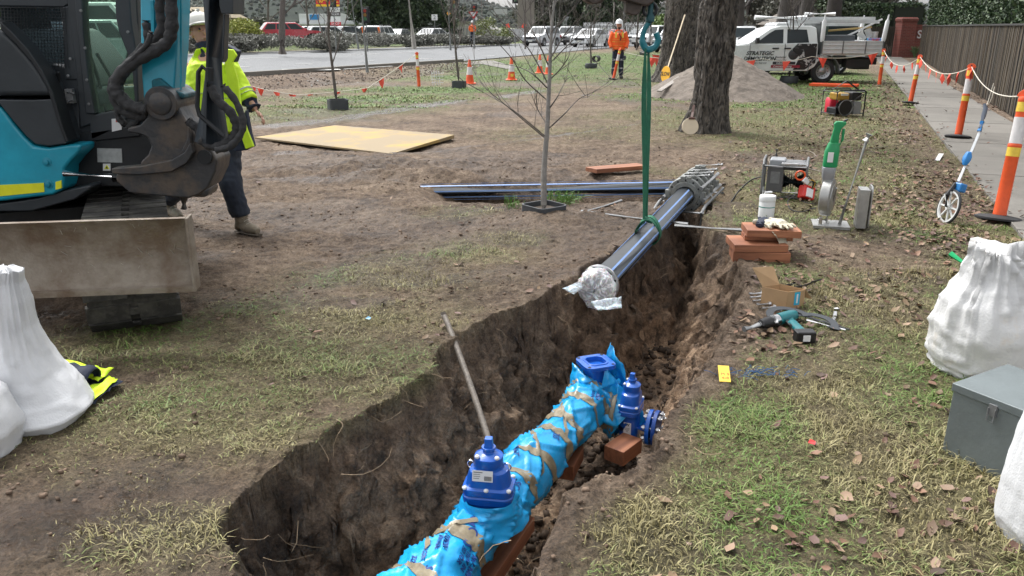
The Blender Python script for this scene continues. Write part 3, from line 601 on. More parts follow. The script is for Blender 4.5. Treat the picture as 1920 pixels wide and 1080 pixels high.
# printed words on the film
def wtext(body, s, ph, size, ang=0):
    ca, sa = math.cos(ang), math.sin(ang)
    def fn(co):
        u, v = co.x * ca - co.y * sa, co.x * sa + co.y * ca
        return wrap_p(s + v, ph - u / .125, .0035 + co.z)
    text('printing', body, mInk, wa, None, size, .0003, 0, .0008, 'CENTER', fn)
for args in (('OSS', .62 * scl, 1.0, .075, -1.3), ('MM', .72 * scl, 1.35, .05, -1.3), ('AN UNBR\nTION IN\nED FOR', .50 * scl, .62, .028, -1.35), ('HD IN CONT', .42 * scl, 1.8, .024, -1.2), ('OGRESSIV\nION ADE', .50 * scl, 1.55, .026, -1.2), ('ZION', .35 * scl, 1.9, .022, -1.2), ('SCA\nNOE', 1.05 * scl, 1.1, .045, -1.3), ('FOR NON\nCORROSIVE', .98 * scl, 1.6, .022, -1.3), ('OSS', 1.62 * scl, 1.05, .05, -1.3), ('RVAT', 1.30 * scl, 1.7, .032, -1.2), ('S', .34 * scl, 1.3, .04, -1.2), ('EXPOSED\nTO SUN', 2.2 * scl, 1.0, .026, -1.3)): wtext(*args)
# gate valve one (bonnet up) on the near pipe
def rrect(w, h, r, n=6):
    o = []
    for cx, cy, a0 in ((w / 2 - r, h / 2 - r, 0), (-w / 2 + r, h / 2 - r, 90), (-w / 2 + r, -h / 2 + r, 180), (w / 2 - r, -h / 2 + r, 270)):
        for i in range(n + 1): a = R(a0 + 90 * i / n); o.append((cx + r * math.cos(a), cy + r * math.sin(a)))
    return o
def gate_valve(base, d, sc, par, lab=True, low=.06):
    """base: foot of the bonnet, d: pipe direction; returns frame"""
    z = Vector((0, 0, 1)); x = d.cross(z).normalized(); y = z.cross(x)
    P = lambda a, c, h: base + x * (a * sc) + y * (c * sc) + z * (h * sc)
    def prof(levels):
        return [[P(u * 1, v * 1, h) for u, v in rrect(w, l, min(w, l) * rr)] for w, l, h, rr in levels]
    b = MB(); b.loft(prof([(.17, .12, -.08, .3), (.17, .12, low, .3), (.245, .165, low + .01, .28), (.25, .17, low + .045, .28), (.24, .16, low + .05, .28), (.235, .155, low + .053, .28), (.245, .165, low + .056, .28), (.25, .17, low + .09, .28), (.215, .15, low + .10, .35), (.205, .145, low + .145, .4), (.185, .14, low + .175, .4), (.145, .135, low + .185, .45), (.135, .13, low + .2, .45), (.14, .135, low + .205, .45), (.14, .135, low + .245, .45), (.09, .09, low + .26, .48), (.055, .055, low + .266, .48), (.05, .05, low + .285, .48)]))
    bo = b.build('bonnet', mBlue, par, smooth=True, bev=.003)
    b = MB(); b.lathe([(.035 * sc, 0), (.035 * sc, .012 * sc), (.02 * sc, .012 * sc)], P(0, 0, low + .28), z, 16); m = Matrix((x, y, z)).transposed()
    b.loft([[P(u, v, h) for u, v in rrect(w, w, .004)] for w, h in ((.042, low + .285), (.042, low + .3), (.038, low + .305), (.036, low + .338))]); b.build('spindle_cap', mBlue, par, smooth=True, bev=.002)
    for a, c in ((-.108, -.068), (.108, -.068), (-.108, .068), (.108, .068), (0, -.078)):
        b = MB(); b.sph(P(a, c, low + .094), .013 * sc, 10, 6, (1, 1, .8)); b.build('bolt_cap', mWhite, par, smooth=True)
    for a, c in ((-.048, -.048), (.048, -.048)):
        b = MB(); b.sph(P(a, c, low + .258), .013 * sc, 10, 6, (1, 1, .8)); b.build('bolt_cap', mWhite, par, smooth=True)
    return P, x, y, z
p1, d1 = cl(float(.86 * scl)); vb = p1 + Vector((.03, 0, .125)); d1h = Vector((d1.x, d1.y, 0)).normalized()
P, x, y, z = gate_valve(vb + d1h * 0.0, (d1h * .55 + Vector((0, 1, 0))).normalized(), .9, wa, low=.012)
for a in (-.09, .09):
    b = MB(); b.ring(P(a, -.0, .20), (.3, 1, 0), .017, .0035, 18, 8); b.cyl(P(a, 0, .165), P(a, 0, .185), .005, n=8); b.build('eye_bolt', mChrome, wa, smooth=True)
mLab = M('paper_label', (.72, .72, .72), .5, 0, .04); mPrint = M('label_print', (.03, .03, .035), .6)
b = MB(); b.m = 0
c0 = P(-.018, -.0705, .185); xx_ = x; zz_ = (z * .97 + y * .18).normalized(); L_ = lambda u, v, o=0: c0 + xx_ * u + zz_ * v - y * o
b.add([L_(-.045, -.028, .003), L_(.045, -.028, .003), L_(.045, .022, .003), L_(-.045, .022, .003)], [(0, 1, 2, 3)]); b.m = 1
for i in range(11): u = .008 + i * .003; b.add([L_(u, -.022, .004), L_(u + .0016, -.022, .004), L_(u + .0016, -.002, .004), L_(u, -.002, .004)], [(0, 1, 2, 3)])
for i, (w, h) in enumerate(((.04, .003), (.03, .002), (.03, .002), (.026, .002))): v = .012 - i * .009; b.add([L_(-.04, v - .0, .004), L_(-.04 + w, v, .004), L_(-.04 + w, v + h, .004), L_(-.04, v + h, .004)], [(0, 1, 2, 3)])
b.build('label', [mLab, mPrint], wa)
# tee end: upward flange, side valve and end flange
pe = cl(LEN)[0]; de = cl(LEN - .02)[1]; z = Vector((0, 0, 1))
FT = G(1117, 677, -.2); body = Vector((FT.x, FT.y, PZ))
b = MB(); b.cyl(pe - de * .1, body + de * .12, .11, .10, 28); b.lathe([(.08, -.25), (.073, -.02), (.063, -.02), (.063, -.22)], FT, (0, 0, 1), 28, caps=False); b.build('tee_body', mBlue, wa, smooth=True)
b = MB(); rr = rrect(.2, .2, .045); ca, sa = math.cos(.35), math.sin(.35); A = [(u * ca - v * sa, u * sa + v * ca) for u, v in rr]
cir = lambda r, n, ph=0: [(r * math.cos(2 * math.pi * i / n + ph), r * math.sin(2 * math.pi * i / n + ph)) for i in range(n)]
n_ = len(A); ang = [math.atan2(v, u) for u, v in A]; I = [(.062 * math.cos(a), .062 * math.sin(a)) for a in ang]
b.loft([[FT + Vector((u, v, -.024)) for u, v in A], [FT + Vector((u, v, 0)) for u, v in A], [FT + Vector((u * 1.25, v * 1.25, .0005)) for u, v in I], [FT + Vector((u * 1.24, v * 1.24, .006)) for u, v in I], [FT + Vector((u, v, .006)) for u, v in I], [FT + Vector((u, v, -.12)) for u, v in I]], caps=False)
b.add([FT + Vector((u, v, -.024)) for u, v in A], [tuple(range(n_))][::-1]); b.build('top_flange', mBlue, wa, smooth=True, bev=.003)
for k in range(4):
    a = math.pi / 4 + k * math.pi / 2 + .35; c = FT + Vector((.108 * math.cos(a), .108 * math.sin(a), .001)); b = MB(); b.lathe([(.010, -.004), (.010, .001)], c, z, 12); b.build('bolt_hole', mDark, wa)
# side valve
SV = G(1176, 798, PZ - .02); sdir = Vector((.92, -.38, 0)).normalized()
SV = body + sdir * .24 + Vector((-.02, -.05, -.11))
b = MB(); b.cyl(body, SV, .085, .08, 26); b.cyl(SV - sdir * .02, SV + sdir * .14, .06, .06, 26); b.build('branch_body', mBlue, wa, smooth=True)
P2, x2, y2, z2 = gate_valve(SV + Vector((0, 0, .03)), sdir, .74, wa, low=.06)
b = MB(); b.loft([[SV + x2 * u + y2 * v + z * h for u, v in rrect(w, l, .03)] for w, l, h in ((.10, .09, -.11), (.13, .11, -.06), (.135, .115, .04), (.12, .09, .09))]); b.build('valve_chest', mBlue, wa, smooth=True, bev=.004)
for o, nm in ((.12, 'end_flange'), (.155, 'blank_flange')):
    b = MB(); b.disc(SV + sdir * o, sdir, .105, 0, .024, 30); b.build(nm, mBlue if o < .13 else M('valve_blue_dark', (.004, .05, .26), .4), wa, smooth=True, bev=.003)
for k in range(8):
    a = 2 * math.pi * (k + .5) / 8; e = Vector((-sdir.y, sdir.x, 0)) * math.cos(a) * .088 + z * math.sin(a) * .088; c = SV + e - sdir * .03
    b = MB(); b.cyl(c + sdir * .115, c + sdir * .225, .007, n=8); b.lathe([(.014, 0), (.014, .012)], c + sdir * .205, sdir, 6); b.lathe([(.014, 0), (.014, .012)], c + sdir * .122, sdir, 6); b.build('flange_bolt', mSteel, wa, smooth=True)
# label with the mark on the side valve
fr = -y2 if (-y2).y < 0 else y2
side = [v for v in (x2, -x2, y2, -y2) if v.y < -.3]; fn_ = min(side, key=lambda v: v.y); tx = fn_.cross(z) * -1
c0 = SV + fn_ * .071 + Vector((0, 0, .0)); b = MB(); b.box(c0, (.045, .002, .075), mtx=Matrix((tx, fn_, z)).transposed()); lb = b.build('rating_label', mLab, wa)
text('printing', 'W', mPrint, lb, plane_mtx(c0 + fn_ * .002 + z * .024, tx, fn_), .024, .0002, 0, .0008)
text('printing', 'WATER\nMARK\n3.5', mPrint, lb, plane_mtx(c0 + fn_ * .002 - z * .008, tx, fn_), .009, .0002)
# paper tag on the bonnet + flaps of film round the tee
b = MB(); c = P2(.06, -.06, .18); b.quad(c, c + Vector((.03, -.01, .0)), c + Vector((.045, -.01, .05)), c + Vector((.012, 0, .055))); b.build('paper_tag', mLab, wa)
fl = [((body + Vector((-.16, -.02, .02)), body + Vector((-.12, -.12, .10)), body + Vector((-.02, -.10, .15)), body + Vector((-.14, .05, .2))), 1), ((body + Vector((.02, .1, .0)), body + Vector((.22, -.02, -.02)), body + Vector((.17, .02, .2)), body + Vector((.10, .12, .30))), 2), ((body + Vector((.0, -.14, -.02)), body + Vector((.2, -.14, -.04)), body + Vector((.12, -.08, .14)), body + Vector((.05, -.08, .22))), 3), ((body + Vector((-.1, -.2, -.02)), body + Vector((.12, -.22, -.10)), body + Vector((.05, -.16, .10)), body + Vector((-.04, -.14, .16))), 4), ((body + Vector((.1, -.2, -.1)), body + Vector((.30, -.15, -.14)), body + Vector((.24, -.12, .05)), body + Vector((.12, -.13, .14))), 5)]
for Pq, s_ in fl: flap(Pq, par=wa, seed=s_)
# film sleeve over tee + branch
def sleeve(p0, p1, r0, r1, seed, n=26, k=40, name='plastic_wrap'):
    p0, p1 = Vector(p0), Vector(p1); x_, y_, d_ = frame(p1 - p0); rings = []
    for i in range(n + 1):
        t = i / n; c = p0.lerp(p1, t); row = []
        for j in range(k):
            a = 2 * math.pi * j / k; r = r0 + (r1 - r0) * t + .02 * float(fbm(t * 3, math.cos(a) * 1.5, math.sin(a) * 1.5, 3, seed)); f = float(vn(t * 3 + a * 1.3, a * 1.1, 2, seed + 4)); r += .022 * max(0, 1 - abs(f) * 6)
            row.append(c + x_ * (r * math.cos(a)) + y_ * (r * math.sin(a)))
        rings.append(row)
    b = MB(); b.loft(rings, caps=False); return b.build(name, mFilm, wa, smooth=2)
sleeve(pe - de * .05, body + de * .10, .125, .12, 31); sleeve(body - z * .02, body + z * .13, .125, .13, 41); sleeve(body + sdir * .02, SV - sdir * .03, .125, .115, 51)
for t, w in ((.45, .05), (.62, .03)):
    b = MB(); c = body.lerp(SV, t); b.lathe([(.135, -w / 2), (.142, -w * .3), (.138, 0), (.143, w * .3), (.134, w / 2)], c, sdir, 30, caps=False); b.build('tape_band', mTape, wa, smooth=2)
b = MB(); b.lathe([(.138, -.03), (.146, -.01), (.14, .0), (.145, .02), (.138, .03)], body + z * .055, (.2, .1, 1), 30, caps=False); b.build('tape_band', mTape, wa, smooth=2)
_s0 = list(wa.children); sleeve(vb - Vector((0, 0, .1)), vb + Vector((0, 0, .035)), .165, .115, 61)
rebase(wa, (body.x, body.y, -.8))
# timber under the pipe
def timber(p0, p1, w, h, label, name='timber_block', cat='timber block', group=None, mat=None):
    r_ = thing(name, label, cat, group); b = MB(); p0, p1 = Vector(p0), Vector(p1); l = (p1 - p0).length
    b.box((0, 0, h / 2), (l, w, h)); o = b.build('block', mat or mTim, r_, bev=.004); bpy.data.objects.remove(r_)
    o.name = name; o.location = (p0 + p1) / 2; d = p1 - p0; o.rotation_euler = (0, -math.atan2(d.z, math.hypot(d.x, d.y)), math.atan2(d.y, d.x)); return tag(o, label, cat, group)
timber(G(905, 1110, -.66), G(985, 990, -.64), .10, .08, 'long reddish timber block under the near end of the blue wrapped pipe', group='timber blocks under the pipe')
timber(G(1150, 868, -.66), G(1185, 842, -.66), .13, .09, 'small reddish timber block propping the side valve', group='timber blocks under the pipe')
timber(G(1060, 900, -.7), G(1080, 860, -.7), .09, .09, 'shaded timber block beneath the middle of the blue wrapped pipe', group='timber blocks under the pipe')
# wooden handle leaning on the wall
hp = [D(831, 588, 4.72), D(846, 624, 4.6), D(882, 722, 4.28), D(912, 812, 4.02), D(925, 860, 3.9)]
b = MB(); b.tube(spline(hp, 6), .0165, 12); hd = b.build('wooden_handle', Mstripe('old_handle', (.20, .17, .14), (.10, .085, .07), 30, 'Z', .6), smooth=True)
tag(hd, 'weathered grey wooden tool handle leaning on the left trench wall', 'handle'); rebase(hd, hp[-1])
# ---- suspended black pipe
pA = D(1122, 535, 5.62); pB = D(1280, 370, 7.85)
bp_ = thing('suspended_pipe', 'black pipe with thin blue stripes hanging over the trench in a green sling', 'pipe')
dd = (pB - pA).normalized(); b = MB(); b.cyl(pA + dd * .05, pB + dd * .5, .098, n=48); b.build('barrel', mPE, bp_, smooth=True)
xx_, yy_, _ = frame(dd)
for k in range(6):
    a = R((54, 14, -66, -106, 174, 214)[k]); e = xx_ * math.cos(a) + yy_ * math.sin(a); s_ = e.cross(dd) * .0075
    b = MB(); b.add([pA + dd * .05 + e * .0986 + s_, pA + dd * .05 + e * .0986 - s_, pB + e * .0986 - s_, pB + e * .0986 + s_, pA + dd * .05 + e * .096 + s_, pA + dd * .05 + e * .096 - s_, pB + e * .096 - s_, pB + e * .096 + s_], [(0, 1, 2, 3), (4, 5, 6, 7), (0, 1, 5, 4), (2, 3, 7, 6), (1, 2, 6, 5), (3, 0, 4, 7)]); b.build('blue_stripe', mStr, bp_)
b = MB(); b.disc(pA + dd * .03, dd, .142, .088, .018, 48); fg = b.build('backing_flange', mSteel, bp_, smooth=True, bev=.002)
b = MB(); b.lathe([(.075, -.04), (.105, -.04), (.105, .02), (.092, .05), (.092, .12)], pA, dd, 40, caps=False); b.build('stub_end', mPE, bp_, smooth=True)
for k in range(8):
    a = R(20 + k * 45); e = xx_ * math.cos(a) + yy_ * math.sin(a); b = MB(); b.lathe([(.0085, -.0005), (.0085, .0006)], pA + dd * .0208 + e * .122, dd, 12); b.build('bolt_hole', mDark, fg)
    b = MB(); b.lathe([(.0085, -.0005), (.0085, .0006)], pA + dd * .0392 + e * .122, dd, 12); b.build('bolt_hole', mDark, fg)
rebase(bp_, (pA + pB) / 2 - Vector((0, 0, .09)))
# clear bag over the end
def Mbag():
    m = bpy.data.materials.new('clear_plastic_film'); m.use_nodes = True; N = m.node_tree.nodes; Lk = m.node_tree.links; b = N['Principled BSDF']
    b.inputs['Base Color'].default_value = (.9, .92, .94, 1); b.inputs['Specular IOR Level'].default_value = .3; b.inputs['Roughness'].default_value = .5; b.inputs['Transmission Weight'].default_value = .0; b.inputs['Subsurface Weight'].default_value = .3
    t = N.new('ShaderNodeBsdfTransparent'); mx = N.new('ShaderNodeMixShader'); tc = N.new('ShaderNodeTexCoord'); n = N.new('ShaderNodeTexNoise'); n.inputs['Scale'].default_value = 16; n.inputs['Detail'].default_value = 5; n.inputs['Distortion'].default_value = 2.5
    Lk.new(tc.outputs['Object'], n.inputs['Vector']); r = N.new('ShaderNodeValToRGB'); r.color_ramp.elements[0].position = .44; r.color_ramp.elements[0].color = (.42,) * 3 + (1,); r.color_ramp.elements[1].position = .62; r.color_ramp.elements[1].color = (.95,) * 3 + (1,)
    Lk.new(n.outputs[0], r.inputs[0]); Lk.new(r.outputs[0], mx.inputs[0]); Lk.new(t.outputs[0], mx.inputs[1]); Lk.new(b.outputs[0], mx.inputs[2]); Lk.new(mx.outputs[0], N['Material Output'].inputs[0])
    bp = N.new('ShaderNodeBump'); bp.inputs['Strength'].default_value = .7; bp.inputs['Distance'].default_value = .02; Lk.new(n.outputs[0], bp.inputs['Height']); Lk.new(bp.outputs[0], b.inputs['Normal']); return m
mBag = Mbag(); rings = []
for i in range(22):
    t = i / 21; row = []
    for j in range(56):
        a = 2 * math.pi * j / 56; e = xx_ * math.cos(a) + yy_ * math.sin(a)
        r = .128 * math.sqrt(max(0, 1 - ((t * 1.0)) ** 4)) if t > .3 else .118 + .012 * t / .3
        f = abs(float(vn(t * 4 + a * 1.6, a * 2.2, 1, 77))); r = max(r * (1 + .10 * float(fbm(t * 3, math.cos(a) * 2, math.sin(a) * 2, 3, 70))) + .014 * max(0, 1 - f * 5), 0)
        low = max(0, -e.z); row.append(pA - dd * (-.015 + .11 * t + .02 * float(fbm(e.x * 3, e.z * 3, t * 3, 3, 73))) + e * r + Vector((0, 0, -.05)) * low * (.3 + t))
    rings.append(row)
b = MB(); b.loft(rings, caps=False); bag = b.build('bag_body', mBag, None, smooth=2); bag.name = 'plastic_bag'
tag(bag, 'crumpled clear plastic bag tied over the flanged end of the hanging pipe', 'plastic bag')
tl = pA - xx_ * 0
flap((D(1090, 525, 5.51), D(1054, 541, 5.47), D(1076, 552, 5.45), D(1092, 540, 5.49)), 'tail', mBag, bag, .012, 10, 3)
flap((D(1108, 566, 5.44), D(1165, 555, 5.48), D(1166, 578, 5.44), D(1120, 582, 5.4)), 'hem', mBag, bag, .012, 10, 5); rebase(bag, pA)
# ---- horizontal black pipe in the branch trench
hA = G(750, 352, -.03); hB = G(1275, 354, 0.0); hA.z = -.085; hB.z = .01
hp_ = thing('buried_pipe', 'black pipe with light blue stripes lying level and part buried behind the sapling', 'pipe'); d2 = (hB - hA).normalized(); b = MB(); b.cyl(hA - d2 * .5, hB + d2 * .12, .0902, n=40); b.build('barrel', mPE, hp_, smooth=True)
x3, y3, _ = frame(d2)
for k in range(8):
    a = R(13 + k * 45); e = x3 * math.cos(a) + y3 * math.sin(a); s_ = e.cross(d2) * .0075; q = [hA - d2 * .5, hB]
    b = MB(); b.add([q[0] + e * .0906 + s_, q[0] + e * .0906 - s_, q[1] + e * .0906 - s_, q[1] + e * .0906 + s_, q[0] + e * .088 + s_, q[0] + e * .088 - s_, q[1] + e * .088 - s_, q[1] + e * .088 + s_], [(0, 1, 2, 3), (4, 5, 6, 7), (0, 1, 5, 4), (2, 3, 7, 6), (1, 2, 6, 5), (3, 0, 4, 7)]); b.build('blue_stripe', mStr, hp_)
rebase(hp_, (hA + hB) / 2 - Vector((0, 0, .09)))
# ---- clamping frame (four ring clamps along the pipe axis)
cm = thing('pipe_clamp_frame', 'grey cast ring clamps on a tubular frame gripping the black pipe at the trench end', 'pipe clamp')
c0 = D(1285, 366, 7.95); ax = Vector((.42, .90, .02)).normalized(); ex = ax.cross(Vector((0, 0, 1))).normalized(); ez = ex.cross(ax)
for k, o in enumerate((0, .17, .34, .62)):
    c = c0 + ax * o; rr_ = .175
    b = MB(); b.lathe([(.098, -.035), (.135, -.035), (.135, -.022), (rr_, -.022), (rr_ + .006, 0), (rr_, .022), (.135, .022), (.135, .035), (.098, .035), (.098, -.035)], c, ax, 40, caps=False)
    for s_ in (-1, 1): b.box(c + ez * .165 + ex * (.03 * s_), (.045, .06, .05), mtx=Matrix((ex, ax, ez)).transposed()); b.box(c + ex * (s_ * .175), (.05, .06, .09), mtx=Matrix((ex, ax, ez)).transposed())
    rg = b.build('ring_clamp', mCast, cm, smooth=True, bev=.003)
    for a in range(0, 360, 30):
        e = ex * math.cos(R(a)) + ez * math.sin(R(a)); b = MB(); b.lathe([(.010, -.024), (.010, -.0225)], c + e * .152, ax, 8); b.build('slot', mDark, rg)
    b = MB(); b.cyl(c + ez * .19 - ex * .02, c + ez * .215 + ex * .20, .009, n=8); b.cyl(c + ez * .213 + ex * .18, c + ez * .22 + ex * .23, .017, n=10); b.build('clamp_bolt', mGal, rg, smooth=True)
for u, v in ((.20, -.02), (-.20, -.02), (.17, .1)):
    b = MB(); b.cyl(c0 + ex * u + ez * v - ax * .1, c0 + ex * u + ez * v + ax * .72, .018, n=12); b.build('slide_rod', mGal, cm, smooth=True)
for u in (.23, -.23):
    P_ = [c0 + ex * u - ax * .28 - ez * .22, c0 + ex * u - ax * .3 - ez * .1, c0 + ex * u - ax * .1 - ez * .06, c0 + ex * u + ax * .75 - ez * .06]; b = MB(); b.tube(P_, .016, 10); b.build('frame_tube', mGal, cm, smooth=True)
for t in (-.28, .1, .7):
    b = MB(); b.cyl(c0 - ex * .25 + ax * t - ez * .10, c0 + ex * .25 + ax * t - ez * .10, .013, n=8); b.build('cross_tube', mGal, cm, smooth=True)
rebase(cm, (c0.x, c0.y, 0))
# long steel bars across the trench
for (a, c, e, lab) in (((1090, 396, .04), (1290, 420, .03), .014, 'left steel rod lying behind the sapling and under the hanging pipe'), ((1265, 423, .04), (1402, 432, .05), .016, 'grey steel bar reaching from the pipe clamp to the timber stack'), ((1095, 398, .03), (1165, 376, .02), .013, 'short slanting steel rod beside the tree guard')):
    b = MB(); p, q = G(*a), G(*c); b.cyl(p, q, e, n=10); o = b.build('steel_bar', mGal, smooth=True); tag(o, lab, 'steel bar', 'steel bars on the ground'); rebase(o, p)
# ---- green sling and hook
mSl = M('green_webbing', (.018, .13, .075), .75, 0, .2, 12, bump=.3, bscale=90); sl_ = thing('lifting_sling', 'dark green webbing sling choked round the hanging black pipe', 'sling')
sp_ = D(1213, 440, 6.75); tS = (sp_ - pA).dot(dd); sp_ = pA + dd * tS; top = D(1190, 86, 7.0); top = Vector((sp_.x - .09, sp_.y - .02, top.z)); bot = sp_ + Vector((-.03, 0, .13))
top = Vector((top.x, top.y, D(1190, 86, 7.0).z))
for o, w in ((-.014, .05), (.016, .05)):
    b = MB(); rings = []
    for i in range(25):
        t = i / 24; c = top.lerp(bot, t) + Vector((o * (1 + .5 * math.sin(t * 6)), .012 * math.sin(t * 5 + o * 90) + o, 0)); tw = .5 * math.sin(t * 3 + o * 60); ww = w * (.35 + .65 * min(1, t * 5)) * (.55 + .45 * min(1, (1 - t) * 5)) * .78; ux = Vector((math.cos(tw), math.sin(tw), 0)) * ww / 2; uy = Vector((-math.sin(tw), math.cos(tw), 0)) * .004
        rings.append([c - ux - uy, c - uy * 1.6, c + ux - uy, c + ux + uy, c + uy * 1.6, c - ux + uy])
    b.loft(rings); b.build('strap', mSl, sl_, smooth=True)
for o, tt, w in ((0, .25, .034), (.035, -.15, .03)):
    rings = []
    for i in range(41):
        a = 2 * math.pi * i / 40; e = xx_ * math.cos(a) + yy_ * math.sin(a); up_ = max(0, e.z) ** 3; c = sp_ + dd * (o + tt * .12 * math.cos(a) - tt * .3 * e.z * .3) + e * (.095 + .006 * (o > 0)) + Vector((0, 0, .035 * up_))
        rings.append([c - dd * w, c + dd * w, c + dd * w + e * .006, c - dd * w + e * .006])
    b = MB(); b.loft(rings, caps=False); b.build('choker_loop', mSl, sl_, smooth=True)
b = MB(); b.tube([sp_ + Vector((-.1, -.02, .03)), sp_ + Vector((-.05, -.02, .11)), bot, sp_ + Vector((.03, -.01, .10))], [.012, .02, .022, .015], 8, ell=1.5); b.build('choker_knot', mSl, sl_, smooth=True)
rebase(sl_, sp_ - Vector((0, 0, .1)))
mTeal = M('hook_teal', (.008, .16, .20), .35, 0, .15); hk = thing('lifting_hook', 'teal swivel hook holding the green sling under the digger arm', 'hook')
def hp2(px, py): 
    p = D(px, py, 7.0); return Vector((top.x + (p.x - D(1190, 86, 7.0).x), top.y, p.z))
b = MB(); b.tube(spline([hp2(1193, 40), hp2(1184, 56), hp2(1182, 74), hp2(1190, 88), hp2(1203, 84), hp2(1208, 72), hp2(1204, 60)], 6), [.02] * 12 + [.026] * 13 + [.024] * 12, 12); b.build('hook_bowl', mTeal, hk, smooth=True)
b = MB(); b.tube([hp2(1194, 44), hp2(1195, 58), hp2(1193, 76)], [.014, .014, .012], 8); b.build('safety_latch', mSteel, hk, smooth=True)
b = MB(); b.lathe([(.02, 0), (.035, .01), (.035, .05), (.022, .07), (.022, .14), (.03, .15)], hp2(1193, 44), (0, 0, 1), 16); b.build('swivel', M('hook_dark_teal', (.01, .06, .07), .4, .3), hk, smooth=True)
b = MB(); b.ring(hp2(1192, 22), (0, 1, 0), .05, .014, 20, 8); b.build('shackle', mDark, hk, smooth=True)
rebase(hk, hp2(1193, 60))
# ================================================================ EXCAVATOR
mT = M('teal_paint', (.012, .30, .42), .38, 0, .2, 3, coat=.3, bump=.1, bscale=8); mCG = M('dark_grey_paint', (.03, .036, .042), .42, 0, .2, 3, bump=.05); mWorn = M('worn_casting', (.045, .046, .05), .42, .2, .3, 7, col2=(.10, .08, .065), thr=(.38, .56), bump=.2, bscale=25)
mRust = M('scraped_blade_steel', (.25, .215, .175), .55, .1, .3, 4.5, col2=(.13, .09, .06), thr=(.38, .62), bump=.3, bscale=60); mTrk = M('muddy_track', (.085, .082, .072), .75, .1, .3, 7, col2=(.04, .038, .036), bump=.6, bscale=30)
mHyY = M('reflective_strip', (.72, .72, .02), .45, 0, .12, 9)
ex_ = thing('excavator', 'teal and dark grey mini excavator with rusty dozer blade beside the trench', 'excavator')
# house: teal side panel, engine cover
Y0 = 5.15
b = MB(); b.pxprism([(-260, 190), (0, 200), (12, 215), (24, 232), (43, 255), (62, 274), (90, 277), (128, 271), (152, 271), (150, 283), (134, 299), (121, 316), (120, 340), (116, 356), (98, 366), (0, 378), (-260, 384)], Y0, Y0 + 1.3); pan = b.build('side_panel', mT, ex_, bev=.02, seg=3)
b = MB()
for p_ in (((-260, 346), (0, 347), (82, 343), (83, 360), (0, 368), (-260, 372)),): b.pxprism(p_, Y0 - .004, Y0 + .01)
b.pxprism([(104, 341), (115, 338), (115, 353), (104, 356)], Y0 - .004, Y0 + .01); b.build('reflective_strip', mHyY, pan)
for a, c in ((88, 304), (91, 345)):
    q = YP(a, c, Y0); b = MB(); b.lathe([(.032, 0), (.030, -.006), (.016, -.008), (.016, -.02), (0.006, -.022)], q + Vector((0, .004, 0)), (0, 1, 0), 18); b.build('bolt', M('teal_shade', (.01, .22, .31), .4), pan, smooth=True)
b = MB(); b.pxprism([(-260, 380), (0, 382), (70, 372), (118, 358), (168, 347), (172, 352), (140, 374), (60, 396), (-260, 402)], Y0 + .03, Y0 + 1.3); b.build('lower_skirt', mCG, ex_, bev=.015)
b = MB(); b.pxprism([(-260, 60), (0, 54), (22, 72), (48, 100), (70, 128), (88, 158), (98, 180), (-260, 182)], Y0 - .01, Y0 + 1.2); b.build('engine_cover', mCG, ex_, bev=.035, seg=4)
b = MB(); b.pxprism([(-260, 188), (0, 187), (60, 188), (99, 186), (112, 220), (124, 262), (124, 269), (92, 274), (66, 270), (48, 254), (24, 226), (0, 196), (-260, 184)], Y0 - .014, Y0 + 1.2); b.build('lower_cover', mCG, ex_, bev=.02, seg=3)
b = MB(); b.pxprism([(0, 40), (20, 58), (52, 92), (78, 130), (98, 172), (110, 212), (118, 240), (128, 266), (122, 268), (108, 232), (97, 195), (86, 160), (60, 118), (30, 84), (0, 55)], Y0 - .03, Y0 + .1); b.build('cover_edge_rib', mDark, ex_, bev=.008)
# cab
YC = Y0 + .16
def bar(P, w, y=YC, name='cab_post', mat=mCG, t=.09):
    b = MB(); b.pxprism(P, y, y + t); return b.build(name, mat, ex_, bev=.01)
bar([(118, -130), (132, -130), (146, 10), (160, 120), (172, 232), (150, 240), (140, 120), (126, 10)], 0)           # rear door post
bar([(130, -130), (148, -130), (156, 60), (166, 150), (178, 214), (160, 214), (150, 120), (140, 10)], 0, YC - .02)
bar([(-40, -130), (130, -130), (128, 8), (120, 14), (0, 12), (-40, 12)], 0)                                           # roof side
bar([(112, 14), (130, 10), (146, 150), (120, 150), (118, 60)], 0)
bar([(90, 120), (126, 128), (146, 150), (150, 270), (126, 270), (112, 220), (100, 175)], 0, YC + .01)
bar([(212, -130), (236, -130), (246, 40), (256, 100), (260, 190), (252, 195), (246, 120), (238, 100), (222, 60), (216, 30)], 0)   # front door post
bar([(222, -100), (250, -100), (258, 30), (265, 150), (266, 210), (257, 214), (252, 130), (238, 20)], 0, YC + .55)
bar([(166, 212), (180, 214), (226, 206), (258, 196), (262, 200), (262, 218), (236, 222), (232, 236), (176, 262), (170, 262)], 0)
bar([(146, 222), (236, 222), (236, 245), (176, 262), (150, 264)], 0, YC + .03, 'cab_sill')
bar([(146, 250), (240, 236), (262, 244), (262, 256), (150, 268)], 0, YC + .0, 'deck_edge', mDark)
b = MB(); b.pxprism([(146, -120), (222, -120), (240, 90), (256, 190), (182, 214), (176, 206), (168, 150), (156, 60)], YC + .03, YC + .036); b.build('door_glass', Mglass('cab_glass', (.72, .88, .78), .12, .82), ex_)
b = MB(); b.pxprism([(0, 14), (112, 14), (118, 60), (122, 120), (88, 118), (60, 84), (30, 52), (0, 34)], YC + .05, YC + .055); b.build('side_glass', Mglass('cab_glass_dark', (.35, .42, .45), .2, .85), ex_)
b = MB()
for i in range(22): a = i * 6 - 4; p, q = YP(a, 12, YC - .01), YP(a + 6, 128, YC - .01); b.cyl(p, q, .0022, n=4)
